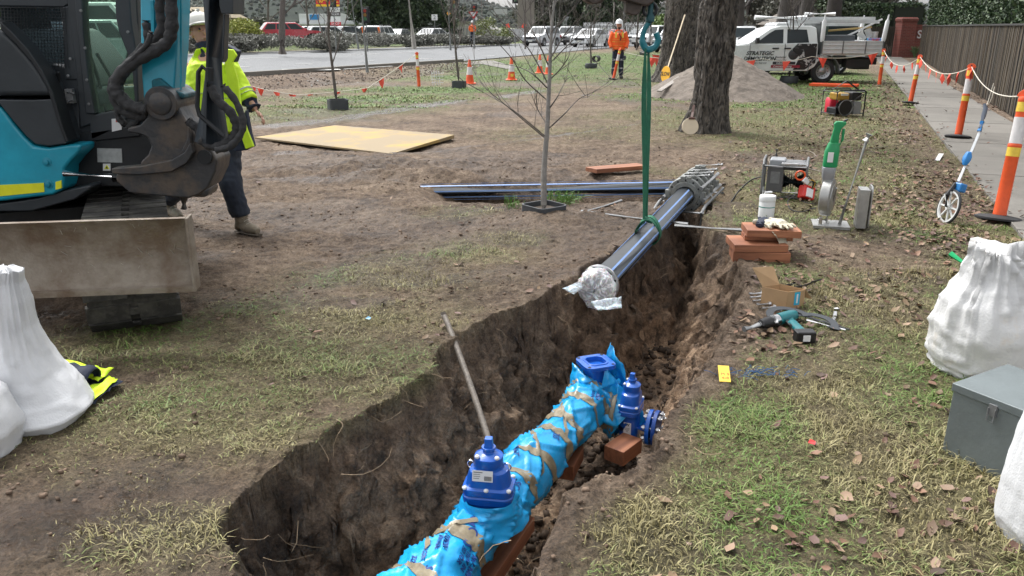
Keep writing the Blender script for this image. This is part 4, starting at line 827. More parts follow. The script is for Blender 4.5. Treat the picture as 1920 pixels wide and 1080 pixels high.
for i in range(20): a = 14 + i * 6; b.cyl(YP(-10, a, YC - .015), YP(122, a + 2, YC - .015), .0022, n=4)
b.build('mesh_guard', mDark, ex_)
# far cab wall posts, roof, rear wall, seat
b = MB(); b.box((-3.4, YC + .55, 2.35), (1.55, 1.0, .08)); b.build('roof', mCG, ex_, bev=.03)
b = MB(); b.box((-2.62, YC + .98, 1.7), (.07, .07, 1.4)); b.box((-3.3, YC + 1.0, 1.6), (.08, .07, 1.4)); b.box((-3.9, YC + .98, 1.6), (.08, .07, 1.4)); b.box((-3.2, YC + 1.0, .98), (1.5, .05, .3)); b.build('far_cab_frame', mCG, ex_, bev=.01)
b = MB(); q = YP(62, 90, YC + .45); b.box(q + Vector((0, 0, .05)), (.14, .42, .55), (0, R(-8), 0)); b.box(q + Vector((.25, 0, -.32)), (.5, .44, .12)); b.build('seat', M('seat_cloth', (.05, .055, .06), .8, 0, .2), ex_, bev=.04, seg=3)
b = MB()
for k in (0, .12): b.tube([YP(200, 205, YC + .35) + Vector((k, 0, -.05)), YP(185, 150, YC + .35) + Vector((k * .8, 0, 0)), YP(168, 100, YC + .35) + Vector((k * .4, 0, 0))], .012, 8)
b.build('travel_lever', mBlk, ex_, smooth=True)
for P_ in ((152, 20), (160, 90), (163, 150), (167, 195), (132, 110), (128, 142), (240, 60), (249, 120)):
    b = MB(); b.lathe([(.010, 0), (.009, -.006), (0, -.007)], YP(P_[0], P_[1], YC - .022), (0, 1, 0), 10); b.build('bolt', mGal, ex_, smooth=True)
b = MB(); b.box(YP(132, 180, YC - .03), (.05, .04, .09)); b.cyl(YP(126, 172, YC - .05), YP(140, 176, YC - .05), .012, n=8); b.cyl(YP(128, 190, YC - .05), YP(138, 188, YC - .05), .01, n=8); b.build('door_latch', mGal, ex_, bev=.004)
b = MB(); b.tube(spline([YP(104, 165, YC - .03), YP(107, 140, YC - .05), YP(111, 138, YC - .05), YP(109, 165, YC - .03)], 4), .008, 6); b.build('grab_handle', mDark, ex_, smooth=True)
# main frame under the cab + plates
b = MB(); b.pxprism([(118, 272), (150, 266), (262, 252), (290, 236), (290, 352), (200, 350), (120, 356), (118, 320), (134, 300)], YC + .02, YC + .9); fr_ = b.build('main_frame', mDark, ex_, bev=.01)
b = MB(); b.pxprism([(182, 278), (228, 279), (229, 305), (183, 304)], YC + .014, YC + .022); b.build('data_plate', M('plate_aluminium', (.38, .4, .4), .4, .3, .2, 30), fr_)
b = MB(); b.pxprism([(209, 223), (227, 222), (228, 243), (210, 247)], YC - .004, YC + .02); b.m = 1; b.pxprism([(217, 224), (227, 222.5), (227, 228), (217, 229)], YC - .006, YC); b.build('safety_sticker', [mLab, M('sticker_red', (.5, .05, .04), .5)], ex_)
b = MB(); b.pxprism([(193, 307), (207, 307), (207, 320), (193, 320)], YC + .014, YC + .022); b.m = 1; b.pxprism([(195, 317), (200, 309), (205, 317)], YC + .011, YC + .02); b.m = 2; b.pxprism([(198, 316), (200, 311.5), (202, 316)], YC + .009, YC + .02); b.build('warning_sticker', [mLab, mHyY, mDark], fr_)
# swing casting (king post bracket): side cheek, cap plate, foot
YS = 4.95
b = MB(); b.pxprism([(305, 171), (318, 173), (328, 180), (333, 196), (341, 214), (354, 236), (372, 256), (396, 280), (407, 300), (404, 322), (390, 352), (372, 366), (353, 372), (300, 368), (243, 362), (229, 350), (217, 340), (217, 326), (262, 324), (263, 304), (277, 290), (283, 274), (277, 259), (262, 252), (238, 248), (238, 240), (262, 234), (275, 220), (282, 200), (288, 182)], YS, YS + .26); sc = b.build('swing_bracket', mWorn, ex_, bev=.018, seg=3)
b = MB(); b.pxprism([(208, 316), (262, 312), (320, 300), (345, 286), (356, 268), (362, 286), (350, 306), (322, 322), (262, 328), (210, 326)], YS - .05, YS + .05); b.pxprism([(340, 283), (350, 262), (352, 235), (356, 240), (358, 268), (346, 292)], YS - .03, YS + .02); b.build('rib_plate', mWorn, sc, bev=.01)
b = MB(); b.lathe([(.10, -.035), (.10, .30)], YP(305, 193, YS), (0, 1, 0), 26); b.lathe([(.055, -.05), (.07, -.04), (.07, -.03)], YP(305, 193, YS), (0, 1, 0), 18); b.build('boom_foot_pin', mWorn, sc, bev=.006)
b = MB(); b.lathe([(.045, -.02), (.045, .3)], YP(385, 294, YS), (0, 1, 0), 18); b.build('cylinder_pin', mDark, sc, smooth=True)
b = MB(); b.cyl(YP(345, 368, YS + .1), YP(345, 392, YS + .1), .03, .02, n=12); b.build('pivot_pin', mWorn, sc, smooth=True)
b = MB(); b.pxprism([(228, 330), (390, 352), (388, 372), (250, 366), (228, 352)], YS + .02, YS + .24); b.build('pivot_housing', mWorn, ex_, bev=.03)
b = MB(); b.cyl(YP(120, 325, YS + .1), YP(218, 331, YS + .1), .021, n=18); b.build('swing_cylinder_rod', mChrome, ex_, smooth=True)
b = MB(); b.cyl(YP(214, 331, YS + .1), YP(285, 338, YS + .1), .036, n=14); b.build('swing_cylinder', mDark, ex_, smooth=True)
# boom
bx = lambda px, py, y: YP(px, py, y)
spine = [(YP(308, 193, 5.08), .09, .17), (YP(308, 150, 5.1), .10, .18), (YP(310, 80, 5.12), .11, .19), (YP(311, 0, 5.16), .115, .19)]
e1 = spine[-1][0]; spine += [(e1 + Vector((.02, .05, .6)), .16, .19), (e1 + Vector((.2, .2, 1.35)), .19, .19), (e1 + Vector((.75, .5, 1.9)), .18, .18), (e1 + Vector((1.6, .9, 2.1)), .15, .17), (e1 + Vector((2.5, 1.3, 2.0)), .10, .15)]
rings = []
for i, (p, h, w) in enumerate(spine):
    a = spine[max(i - 1, 0)][0]; c = spine[min(i + 1, len(spine) - 1)][0]; d = (c - a).normalized(); s_ = Vector((-d.y, d.x, 0)) if i > 4 else Vector((.0, 1, 0)); s_ = (s_ - s_.dot(d) * d).normalized() if s_.length > .01 else Vector((0, 1, 0)); 
    if s_.y < 0: s_ = -s_
    n_ = d.cross(s_).normalized(); rings.append([p + n_ * h + s_ * w / 2, p + n_ * h - s_ * w / 2, p - n_ * h - s_ * w / 2, p - n_ * h + s_ * w / 2])
b = MB(); b.loft(rings); bm_ = b.build('boom', mT, ex_, bev=.012)
bt = spine[-1][0]; b = MB(); b.pxprism([(281, 0), (287, 0), (289, 20), (289, 60), (283, 60)], 5.0, 5.06); b.pxprism([(336, -80), (340, -80), (341, 150), (337, 170)], 4.998, 5.03); b.build('hose_clip', mT, bm_, bev=.003)
b = MB(); b.pxprism([(283, 150), (298, 146), (325, 168), (345, 176), (346, 184), (330, 190), (286, 186)], 4.985, 5.2); b.build('boom_foot', M('greasy_teal', (.02, .05, .06), .5, .2, .3, 12, col2=(.01, .14, .18)), bm_, bev=.01)
# boom cylinder + guard + hard lines
YB = 4.75
b = MB(); b.cyl(YP(398, 268, YB), YP(406, -60, YB + .1), .098, n=28); cy = b.build('boom_cylinder', M('cylinder_dark', (.018, .026, .036), .45, 0, .2, 4, bump=.1), ex_, smooth=True)
tp = YP(406, -60, YB + .1); b = MB(); b.cyl(tp, tp + Vector((.02, .12, 1.2)), .05, n=16); b.build('boom_cylinder_rod', mChrome, ex_, smooth=True)
b = MB(); b.pxprism([(410, -60), (437, -60), (437, 26), (415, 26), (411, 10)], YB - .1, YB + .1); b.pxprism([(418, 26), (422, 26), (419, 110), (415, 118)], YB - .04, YB + .04); b.build('cylinder_guard', mCG, cy, bev=.008)
b = MB(); b.tube([YP(392, 135, YB - .1), YP(379, 125, YB - .1), YP(372, 135, YB - .1), YP(370, 200, YB - .1), YP(374, 216, YB - .1), YP(420, 256, YB - .1)], .014, 8); b.build('hard_line', mDark, cy, smooth=True)
b = MB()
for k in range(4): b.lathe([(.022, 0), (.022, .02)], YP(393, 134 + k * 6, YB - .11), (.1, 0, 1), 8)
b.build('hose_fitting', mDark, cy, smooth=True)
mHose = M('hose_sleeve', (.03, .03, .032), .75, 0, .25, 12, bump=.6, bscale=35)
def hose(P, r, y):
    pts = [YP(a, c, y + (e if len(q) > 2 else 0)) for q in P for a, c, e in [q if len(q) > 2 else (*q, 0)]]; b = MB(); L_ = spline(pts, 6); b.tube(L_, [r * (1 + .10 * math.sin(i * 1.7) + .05 * math.sin(i * .61)) for i in range(len(L_))], 12); b.build('hydraulic_hose', mHose, ex_, smooth=2)
hose([(322, -60), (321, 0), (322, 48), (314, 78), (285, 98), (250, 118), (224, 142), (217, 165), (228, 186), (248, 200), (275, 206)], .036, 4.92)
hose([(300, -10), (300, 22), (301, 60), (268, 100), (238, 122), (214, 150), (212, 178), (226, 205), (262, 218), (276, 215)], .028, 4.98)
hose([(276, 38), (277, 75), (250, 112), (230, 140), (222, 170), (246, 196)], .03, 5.05)
hose([(284, 60), (274, 85), (240, 118), (222, 135)], .016, 4.9)
hose([(236, 235), (222, 220), (222, 206), (240, 210), (262, 222), (240, 238)], .02, 5.05)
hose([(393, 158), (408, 188), (432, 210), (443, 235), (440, 254), (425, 268), (398, 275), (375, 262)], .026, 4.68)
hose([(418, 160), (442, 190), (455, 225), (452, 250), (432, 274), (405, 282)], .020, 4.62)
hose([(352, 226), (368, 240), (385, 262), (400, 270)], .026, 4.85)
# tracks
def track(x0, x1, lab=None):
    yf, yb, r = 4.74, 6.75, .285; xc = (x0 + x1) / 2; L_ = []
    prof = [(yf + .0 - math.sin(a) * r, r - math.cos(a) * r) for a in [math.pi * i / 12 for i in range(13)]] + [(yb + math.sin(a) * r, r + math.cos(a) * r) for a in [math.pi * i / 12 for i in range(13)]]
    b = MB(); rings = []
    for dx in (0, 1): rings.append([Vector((x0 + .02 if dx == 0 else x1 - .02, y, z * .94 + .015)) for y, z in prof])
    b.prism(rings[0], rings[1]); t = b.build('track', mTrk, ex_, bev=.01)
    P_ = [Vector((xc, y, z)) for y, z in prof]; P_.append(P_[0]); tot = sum((q - p).length for p, q in zip(P_[:-1], P_[1:])); n = 38
    for k in range(n):
        s_ = tot * k / n
        for p, q in zip(P_[:-1], P_[1:]):
            l = (q - p).length
            if s_ <= l: break
            s_ -= l
        c = p.lerp(q, s_ / l); d = (q - p).normalized(); nn = Vector((1, 0, 0)).cross(d); 
        b = MB()
        for u in (-.135, .135): b.box(c + Vector((u, 0, 0)) - nn * .008, (.225, .115, .03), mtx=Matrix((Vector((1, 0, 0)), d, nn)).transposed())
        b.box(c, (.05, .05, .02), mtx=Matrix((Vector((1, 0, 0)), d, nn)).transposed()); b.build('track_shoe', mTrk, t, bev=.004)
    return t
track(-2.41, -1.90); track(-3.95, -3.5)
b = MB(); b.box((-2.7, 6.4, .36), (1.0, 1.0, .3)); b.cyl((-2.7, 6.4, .5), (-2.7, 6.4, .8), .5, n=30); uc = b.build('undercarriage', mDark, ex_, bev=.02)
# dozer blade
xr = YP(362, 545, 4.15).x; zb = YP(300, 545, 4.15).z; zt = YP(300, 405, 4.2).z; H_ = zt - zb; xl = xr - 1.96
pr = [(4.13, zb), (4.13, zb + .03), (4.155, zb + .035), (4.19, zb + .12), (4.205, zb + H_ * .5), (4.19, zb + H_ * .8), (4.165, zt - .02), (4.145, zt), (4.165, zt + .004), (4.2, zt - .01), (4.235, zb + H_ * .5), (4.20, zb)]
b = MB(); b.prism([Vector((xl, y, z)) for y, z in pr], [Vector((xr, y, z)) for y, z in pr]); bl = b.build('dozer_blade', mRust, ex_, smooth=True)
_rs = random.Random(3)
b = MB(); b.m = 0
for i in range(34):
    x_ = _rs.uniform(xl + .3, xr - .05); t_ = _rs.uniform(.2, .95); z_ = zb + H_ * t_; y_ = 4.205 - .05 * abs(t_ - .5) ** 1.5 * 2.2 - .012; l = _rs.uniform(.01, .05); a_ = _rs.gauss(1.2, .6); b.box((x_, y_ + .008, z_), (l, .004, _rs.uniform(.0008, .002)), (0, a_, 0))
b.build('scratches', M('bare_scratch', (.33, .305, .265), .5, .3, .2), bl)
b = MB(); b.prism([Vector((xr - .001, y, z)) for y, z in ((4.125, zb), (4.14, zt), (4.245, zt), (4.245, zb))], [Vector((xr + .014, y, z)) for y, z in ((4.125, zb), (4.14, zt), (4.245, zt), (4.245, zb))]); b.build('blade_end_plate', mRust, bl, bev=.003)
for x_ in (-2.5, -3.2): b = MB(); b.beam((x_, 4.7, zb + .12), (x_, 5.2, .42), .14, .16); b.build('blade_arm', mDark, ex_, bev=.01)
# the undercarriage is slewed so that the blade faces the camera
_pv = Vector((xr, 4.2, 0)); _rm = Matrix.Translation(_pv + Vector((.07, .03, 0))) @ Matrix.Rotation(R(24), 4, 'Z') @ Matrix.Translation(-_pv)
for o in KIDS(ex_):
    if o.name.split('.')[0] in ('track', 'undercarriage', 'blade_arm'):
        st = [o] + KIDS(o)
        for q_ in st: q_.data.transform(_rm)
_rm = Matrix.Translation(_pv) @ Matrix.Rotation(R(8), 4, 'Z') @ Matrix.Translation(-_pv)
for q_ in [bl] + KIDS(bl): q_.data.transform(_rm)
# arm (dipper) reaching over to the hook
ah = hp2(1150, -10) + Vector((0, .1, .05)); b = MB(); b.loft([[p + Vector((-w, -.09, 0)), p + Vector((w, -.09, 0)), p + Vector((w, .09, 0)), p + Vector((-w, .09, 0))] for p, w in ((ah + Vector((-.06, .1, .25)), .09), (bt.lerp(ah, .5) + Vector((.1, 0, .2)), .14), (bt + Vector((.02, 0, .15)), .16))]); b.build('dipper_arm', mT, ex_, bev=.015)
b = MB(); A = [hp2(*p) for p in ((1062, -45), (1076, -5), (1083, 8), (1096, 13), (1109, 11), (1118, 3), (1135, 4), (1152, 9), (1186, 17), (1196, 8), (1199, -20), (1150, -45))]; b.prism([p + Vector((0, -.09, 0)) for p in A], [p + Vector((0, .14, 0)) for p in A]); mH = M('hitch_rusty', (.075, .06, .052), .6, .3, .3, 12, bump=.3); qh = b.build('quick_hitch', mH, ex_, bev=.015)
b = MB(); A = [hp2(*p) for p in ((1150, 4), (1176, 12), (1176, 24), (1170, 31), (1160, 31), (1152, 26))]; b.prism([p + Vector((0, -.05, 0)) for p in A], [p + Vector((0, .1, 0)) for p in A]); b.build('hitch_lug', mH, qh, bev=.01); b = MB(); b.cyl(hp2(1097, 0) - Vector((0, .13, 0)), hp2(1097, 0) + Vector((0, .2, 0)), .06, n=18); b.build('hitch_pin', mH, qh, bev=.01)
rebase(ex_, (-2.9, 5.75, 0))
# ================================================================ bags, box, jacket
mPoly = M('woven_poly_white', (.63, .64, .66), .5, 0, .06, 3, bump=.15, bscale=110); mPoly2 = M('woven_poly_dirty', (.63, .63, .63), .5, 0, .08, 4, col2=(.60, .50, .38), thr=(.2, .42), bump=.15, bscale=90)
def sack(name, levels, mat, label, seed, fold=.02, group=None, n=90, sub=8, top=None):
    """levels: (centre xyz, rx, ry, yaw)"""
    rings = []; K = len(levels)
    for i in range(K - 1):
        for s_ in range(sub if i < K - 2 else sub + 1):
            t = s_ / sub; t = t; a, c = levels[i], levels[i + 1]; ctr = Vector(a[0]).lerp(Vector(c[0]), t); rx = a[1] + (c[1] - a[1]) * t; ry = a[2] + (c[2] - a[2]) * t; tt = (i + t) / (K - 1); row = []
            for j in range(n):
                th = 2 * math.pi * j / n; cx, sy = math.cos(th), math.sin(th); g = 1 + .05 * float(fbm(cx * 1.3, sy * 1.3, tt * 4, 3, seed)); f = float(vn(th * 7 + .6 * float(vn(tt * 3, th, 0, seed + 3)), tt * 1.2, 0, seed + 1)) * float(min(1, 1)); g2 = fold * tt ** 1.5 * 1.6 * (1 - min(1, abs(f) * 2.2)); f2 = float(vn(cx * 2, sy * 2, tt * 17, seed + 2)); g2 += fold * .42 * (1 - tt) * max(0, 1 - abs(f2) * 3)
                p = Vector(((rx * g + g2) * abs(cx) ** .85 * math.copysign(1, cx), (ry * g + g2) * abs(sy) ** .85 * math.copysign(1, sy), .012 * float(fbm(cx * 2, sy * 2, tt * 5, 2, seed + 5)))); row.append(ctr + p)
            rings.append(row)
    if top:
        for j in range(n): rings[-1][j] = rings[-1][j] + Vector((0, 0, top * float(vn(math.cos(2 * math.pi * j / n) * 3, math.sin(2 * math.pi * j / n) * 3, 0, seed + 9))))
    b = MB(); b.loft(rings, caps=True); o = b.build(name, mat, smooth=2); tag(o, label, 'bag', group); return rebase(o, levels[0][0])
q = G(40, 828); c = Vector((q.x + .04, q.y + .27, 0)); zt_ = D(28, 506, 3.55).z
def lv(dx, dy, z_, rx, ry): return (c + Vector((dx, dy, z_)), rx, ry, 0)
sack('sand_bag', [lv(-.09, -.03, -.01, .18, .19), lv(-.09, -.03, .04, .215, .23), lv(-.11, 0, .12, .18, .20), lv(-.135, 0, .21, .14, .17), lv(-.15, 0, .31, .108, .14), lv(-.158, 0, .43, .082, .11), lv(-.158, 0, .55, .078, .085), lv(-.155, 0, .64, .06, .055), lv(-.145, 0, .69, .055, .045), lv(-.14, 0, .705, .02, .02)], mPoly, 'full white woven bag with a peaked top at the left edge', 11, .02, 'white woven bags')
q2 = G(-75, 865); sack('sand_bag', [(Vector((q2.x, q2.y + .1, -.01)), .16, .16, 0), (Vector((q2.x, q2.y + .1, .1)), .19, .18, 0), (Vector((q2.x - .03, q2.y + .1, .25)), .16, .16, 0), (Vector((q2.x - .08, q2.y + .1, .36)), .05, .05, 0)], mPoly, 'white bag nearly cut off by the left edge of the photo, nearest', 13, .015, 'white woven bags')
q = G(1850, 735); c = Vector((q.x + .15, q.y + .28, 0))
sack('white_bulk_bag', [lv(0, 0, -.01, .24, .22), lv(0, 0, .06, .275, .25), lv(-.01, 0, .22, .27, .24), lv(-.03, 0, .38, .215, .18), lv(-.02, 0, .50, .15, .11), lv(-.02, 0, .59, .12, .07), lv(-.02, 0, .65, .11, .04)], mPoly2, 'crumpled dirty white bag with a gathered open top behind the grey metal box', 17, .045, 'white woven bags', top=.07)
q = G(1960, 1010); sack('white_bag', [(Vector((q.x, q.y, -.01)), .13, .15, 0), (Vector((q.x, q.y, .06)), .15, .17, 0), (Vector((q.x, q.y, .2)), .145, .17, 0), (Vector((q.x + .01, q.y, .40)), .135, .15, 0), (Vector((q.x + .02, q.y, .56)), .12, .13, 0), (Vector((q.x + .03, q.y, .64)), .06, .07, 0)], mPoly, 'clean white woven bag at the lower right edge in front of the metal box', 19, .012, 'white woven bags')
# grey metal box
mx_ = thing('metal_box', 'dented grey steel box with a toggle latch beside the white bags', 'metal box'); fl_, fr2 = G(1765, 850), G(1887, 907); wv = (fr2 - fl_); wv.z = 0; w_ = wv.length * 1.12; wv.normalize(); dv = Vector((-wv.y, wv.x, 0)); m3 = Matrix((wv, dv, Vector((0, 0, 1)))).transposed()
mGB = M('box_grey_paint', (.15, .175, .18), .42, .2, .15, 3.5, bump=.1); cc = fl_ + wv * w_ / 2 + dv * .19
b = MB(); b.box(cc + Vector((0, 0, .15)), (w_, .38, .30), mtx=m3); b.build('body', mGB, mx_, bev=.004)
b = MB(); b.box(cc + Vector((0, 0, .305)), (w_ + .012, .392, .035), mtx=m3); b.build('lid', mGB, mx_, bev=.004)
lc = fl_ + wv * w_ * .56 + Vector((0, 0, .275)) - dv * .006; b = MB(); b.box(lc, (.032, .012, .05), mtx=m3); b.tube([lc + wv * .014 + Vector((0, 0, .01)) - dv * .01, lc + wv * .012 - Vector((0, 0, .045)) - dv * .012, lc - wv * .012 - Vector((0, 0, .045)) - dv * .012, lc - wv * .014 + Vector((0, 0, .01)) - dv * .01], .003, 6); b.build('latch', mGal, mx_, bev=.002)
rebase(mx_, fl_)
# green tool handle behind the bag
b = MB(); p, q = D(1782, 476, 4.35), D(1850, 522, 4.2); b.cyl(p, q, .0165, n=14); o = b.build('green_tube', M('green_tube', (.01, .38, .13), .35), smooth=True); tag(o, 'bright green plastic tube poking out behind the crumpled white bag', 'tube'); rebase(o, q)
# folded jacket
jk = thing('folded_jacket', 'folded navy and yellow work jacket on the grass behind the left bag', 'jacket')
flap((G(70, 768, .01), G(70, 676, .03), G(232, 716, .02), G(168, 762, .01)), 'lower_fold', mNavy, jk, .02, 14, 3)
flap((G(70, 750, .03), G(90, 690, .05), G(190, 700, .05), G(160, 742, .03)), 'middle_fold', mNavy, jk, .02, 14, 8)
flap((G(146, 744, .035), G(204, 702, .045), G(221, 711, .04), G(166, 758, .025)), 'yellow_band', mHV, jk, .012, 10, 4)
flap((G(150, 702, .07), G(176, 684, .085), G(214, 690, .06), G(184, 716, .045)), 'yellow_sleeve', mHV, jk, .014, 10, 5)
sv = spline([G(62, 712, .06), G(100, 704, .085), G(140, 706, .08), G(176, 712, .065)], 6); b = MB(); b.tube(sv, [.06 + .006 * math.sin(i * 1.3) for i in range(len(sv))], 16, caps=False, ell=1.25, up=(0, 0, 1)); o_ = b.build('navy_sleeve', mNavy, jk, smooth=2); md = o_.modifiers.new('t', 'SOLIDIFY'); md.thickness = .004
sv = spline([G(72, 682, .12), G(104, 680, .13), G(136, 684, .125), G(158, 692, .11)], 5); b = MB(); b.tube(sv, .014, 8, ell=2.4); b.build('yellow_trim', mHV, jk, smooth=True)
b = MB(); b.lathe([(.012, 0), (.012, .004)], G(133, 708, .118), (0, -.4, 1), 12); b.build('press_stud', mHV, jk); rebase(jk, G(140, 730))
# ================================================================ MID-GROUND SITE OBJECTS
mPly = Mstripe('plywood', (.50, .37, .19), (.33, .23, .12), 3, 'X', .7, 1.0, .1); mPly2 = M('plywood_worn', (.27, .21, .13), .8, 0, .2, 1.3, col2=(.40, .27, .07), thr=(.36, .52), bump=.2)
# plywood sheet
A = [GG(478, 262), GG(560, 243), GG(640, 239.5), GG(850, 262), GG(740, 289), GG(712, 288)]
A = [GG(478, 264), GG(628, 240), GG(852, 262), GG(735, 288.5)]
b = MB(); b.prism([Vector((p.x, p.y, .03)) for p in A], [Vector((p.x, p.y, .055 + (.03 if i == 2 else 0))) for i, p in enumerate(A)]); o = b.build('plywood_sheet', mPly2, bev=.002); tag(o, 'large yellowish plywood sheet lying flat on the muddy ground', 'plywood sheet'); rebase(o, A[0])
# orange plank behind the pipe
timber(GG(1108, 328) + Vector((0, 0, .03)), GG(1204, 320) + Vector((0, 0, .03)), .2, .05, 'single orange timber plank lying flat behind the black pipe', 'timber_plank', 'plank')
# timber stack
def block(cx, cy, z0, l, w, h, yaw, label, nm='timber_block'):
    b = MB(); b.box((0, 0, h / 2), (l, w, h)); o = b.build(nm, mTim, bev=.004); put(o, (cx, cy, z0), yaw); return tag(o, label, 'timber block', 'stacked timber blocks')
q = GG(1435, 490); TX, TY = q.x, q.y + .14
block(TX - .01, TY - .01, .0, .42, .24, .085, R(-8), 'lowest block of the red timber stack, on the soil')
block(TX - .03, TY + .02, .087, .40, .30, .055, R(-2), 'second red timber block from the bottom of the stack')
block(TX + .06, TY + .07, .144, .36, .16, .04, R(-6), 'dark sawn red timber block third from the bottom of the stack')
block(TX + .08, TY + .05, .186, .40, .27, .055, R(-6), 'top red timber block carrying the gloves')
TOP = .243
# gloves
def glove(name, o, yaw, mat, label, seed, z=TOP):
    r_ = thing(name, label, 'glove', 'work gloves on the timber stack'); bpy.data.objects.remove(r_); b = MB(); P = lambda x, y, h: Vector((x, y, h))
    b.tube([P(-.10, 0, .012), P(-.05, 0, .016), P(0, 0, .022), P(.045, 0, .02), P(.06, 0, .014)], [.03, .034, .038, .036, .02], 12, ell=.5, up=(0, 1, 0))
    for i, (y, l, a) in enumerate(((-.032, .075, -.25), (-.011, .09, -.05), (.011, .085, .1), (.03, .07, .35))): b.tube([P(.04, y, .016), P(.04 + l * .5 * math.cos(a), y + l * .5 * math.sin(a), .02), P(.04 + l * math.cos(a), y + l * math.sin(a), .008)], [.013, .012, .007], 8)
    b.tube([P(-.01, -.03, .015), P(.02, -.06, .018), P(.045, -.085, .01)], [.014, .012, .008], 8)
    b.v = [tuple(1.25 * q for q in v_) for v_ in b.v]; g = b.build(name, mat, remesh=.005, sm=2, disp=.008, dscale=.03); put(g, (o[0], o[1], z), yaw); return tag(g, label, 'glove', 'work gloves on the timber stack')
mCream = M('cream_leather', (.52, .48, .37), .7, 0, .15, 12, bump=.3)
glove('glove', (TX + .04, TY + .12), R(60), mNavy, 'black glove lying beside the cream ones on the timber stack', 1)
flap((Vector((TX + .0, TY + .13, TOP + .03)), Vector((TX + .20, TY + .08, TOP + .03)), Vector((TX + .16, TY - .12, TOP - .14)), Vector((TX + .05, TY - .11, TOP - .01))), 'glove_tmp', mCream, None, .02, 10, 2)
bpy.data.objects['glove_tmp'].name = 'cloth'; o = bpy.data.objects['cloth']; tag(o, 'cream cloth hanging from the top timber block under the glove', 'cloth')
rebase(o, (TX + .04, TY, TOP))
glove('glove', (TX + .13, TY + .04), R(-75), mCream, 'upper cream leather glove draped over the edge of the timber stack', 2, TOP + .012)
glove('glove', (TX + .07, TY + .07), R(-40), mCream, 'lower cream leather glove flat on the timber stack', 3, TOP)
# white tub
q = GG(1442, 412) + Vector((0, .1, 0)); tb = thing('plastic_tub', 'white round plastic tub with a green line behind the timber stack', 'tub')
b = MB(); b.lathe([(.066, 0), (.072, .004), (.072, .15), (.07, .155)], q, n=32); b.build('body', mWhite, tb, smooth=True)
b = MB(); b.lathe([(.0735, .156), (.0745, .16), (.0745, .20), (.07, .207), (.0, .208)], q, n=32); b.build('lid', mWhite, tb, smooth=True)
b = MB(); b.lathe([(.0728, .10), (.0732, .103), (.0728, .108)], q, n=32, caps=False); b.build('green_line', M('tub_green', (.01, .25, .2), .5), tb)
b = MB(); b.tube([q + Vector((-.04, 0, .208)), q + Vector((-.03, 0, .235)), q + Vector((.02, 0, .24)), q + Vector((.035, 0, .238))], .007, 8); b.build('dispenser_tongue', mWhite, tb, smooth=True); rebase(tb, q)
# ---- frame generator (near)
def rframe(P, r=.014, close=True): b = MB(); b.tube(P + ([P[0]] if close else []), r, 8); return b
gn = thing('frame_generator', 'grey tube framed generator beside the steel pipe planer', 'generator'); g0 = GG(1422, 368); q = D(1424, 322, 7.35)
gx = (GG(1490, 378) - GG(1422, 368)); gx = Vector((.62, -.35, 0)).normalized(); gy = Vector((-gx.y, gx.x, 0)); g0 = GG(1426, 372)
def gp(u, v, w): return g0 + gx * u + gy * v + Vector((0, 0, w))
GL, GW, GHh = .42, .34, .40
gx = Vector((.80, -.30, 0)).normalized() * 1; gy = Vector((.3, .8, 0)).normalized()
for u in (0, GL):
    k = .045; P_ = [gp(u, k, .02), gp(u, GW - k, .02), gp(u, GW, k + .02), gp(u, GW, GHh - k), gp(u, GW - k, GHh), gp(u, k, GHh), gp(u, 0, GHh - k), gp(u, 0, k + .02)]; rframe(P_, .012).build('frame_hoop', mGal, gn, smooth=True)
for v in (.03, GW - .03):
    b = MB(); b.cyl(gp(0, v, .02), gp(GL, v, .02), .012, n=8); b.build('frame_rail', mGal, gn, smooth=True)
b = MB(); b.cyl(gp(0, .0, GHh - .06), gp(GL, .0, GHh - .06), .012, n=8); b.build('frame_rail', mGal, gn, smooth=True)
mx3 = Matrix((gx, gy, Vector((0, 0, 1)))).transposed()
b = MB(); b.box(gp(.12, .05, .2), (.16, .05, .26), mtx=mx3); b.build('control_box', M('gen_grey', (.10, .10, .105), .45, .2), gn, bev=.008); b = MB(); b.box(gp(.12, .022, .22), (.09, .004, .12), mtx=mx3); b.build('rating_plate', mGal, gn)
b = MB(); b.cyl(gp(.16, .2, .16), gp(.40, .2, .16), .10, n=24); 
for i in range(8): b.cyl(gp(.2 + i * .024, .2, .16), gp(.208 + i * .024, .2, .16), .112, n=24)
b.build('alternator', M('gen_dark', (.035, .05, .055), .45, .3), gn, smooth=True)
b = MB(); b.box(gp(.13, .17, .35), (.16, .2, .10), mtx=mx3); b.build('air_box', M('gen_light', (.30, .31, .33), .4, .2), gn, bev=.02)
b = MB(); b.box(gp(.30, .15, .36), (.26, .26, .03), mtx=mx3); b.build('top_tray', mSteel, gn, bev=.008); b = MB(); b.box(gp(.31, .12, .325), (.24, .2, .045), mtx=mx3); b.build('receiver_tank', mBlk, gn, bev=.01)
b = MB(); b.cyl(gp(.1, .3, GHh), gp(.1, .3, GHh + .07), .016, n=8); b.build('exhaust_stub', mRub, gn, smooth=True); rebase(gn, g0)
def cable(name, P, r, mat, label, z=.012, n=6):
    pts = [(G(p[0], p[1]) if len(p) == 2 else Vector((G(p[0], p[1], p[2])))) for p in P]; pts = [Vector((p.x, p.y, (gz0(p.x, p.y) + z) if len(q_) == 2 else q_[2])) for p, q_ in zip(pts, P)]
    b = MB(); b.tube(spline(pts, n), r, 6); o = b.build(name, mat, smooth=True); tag(o, label, 'cable', 'cables around the generators'); return rebase(o, pts[0])
cable('power_cable', [(1432, 330, .2), (1408, 338, .1), (1385, 356), (1355, 358), (1330, 345)], .008, mBlk, 'thick black cable looping from the frame generator to the pipe clamp')
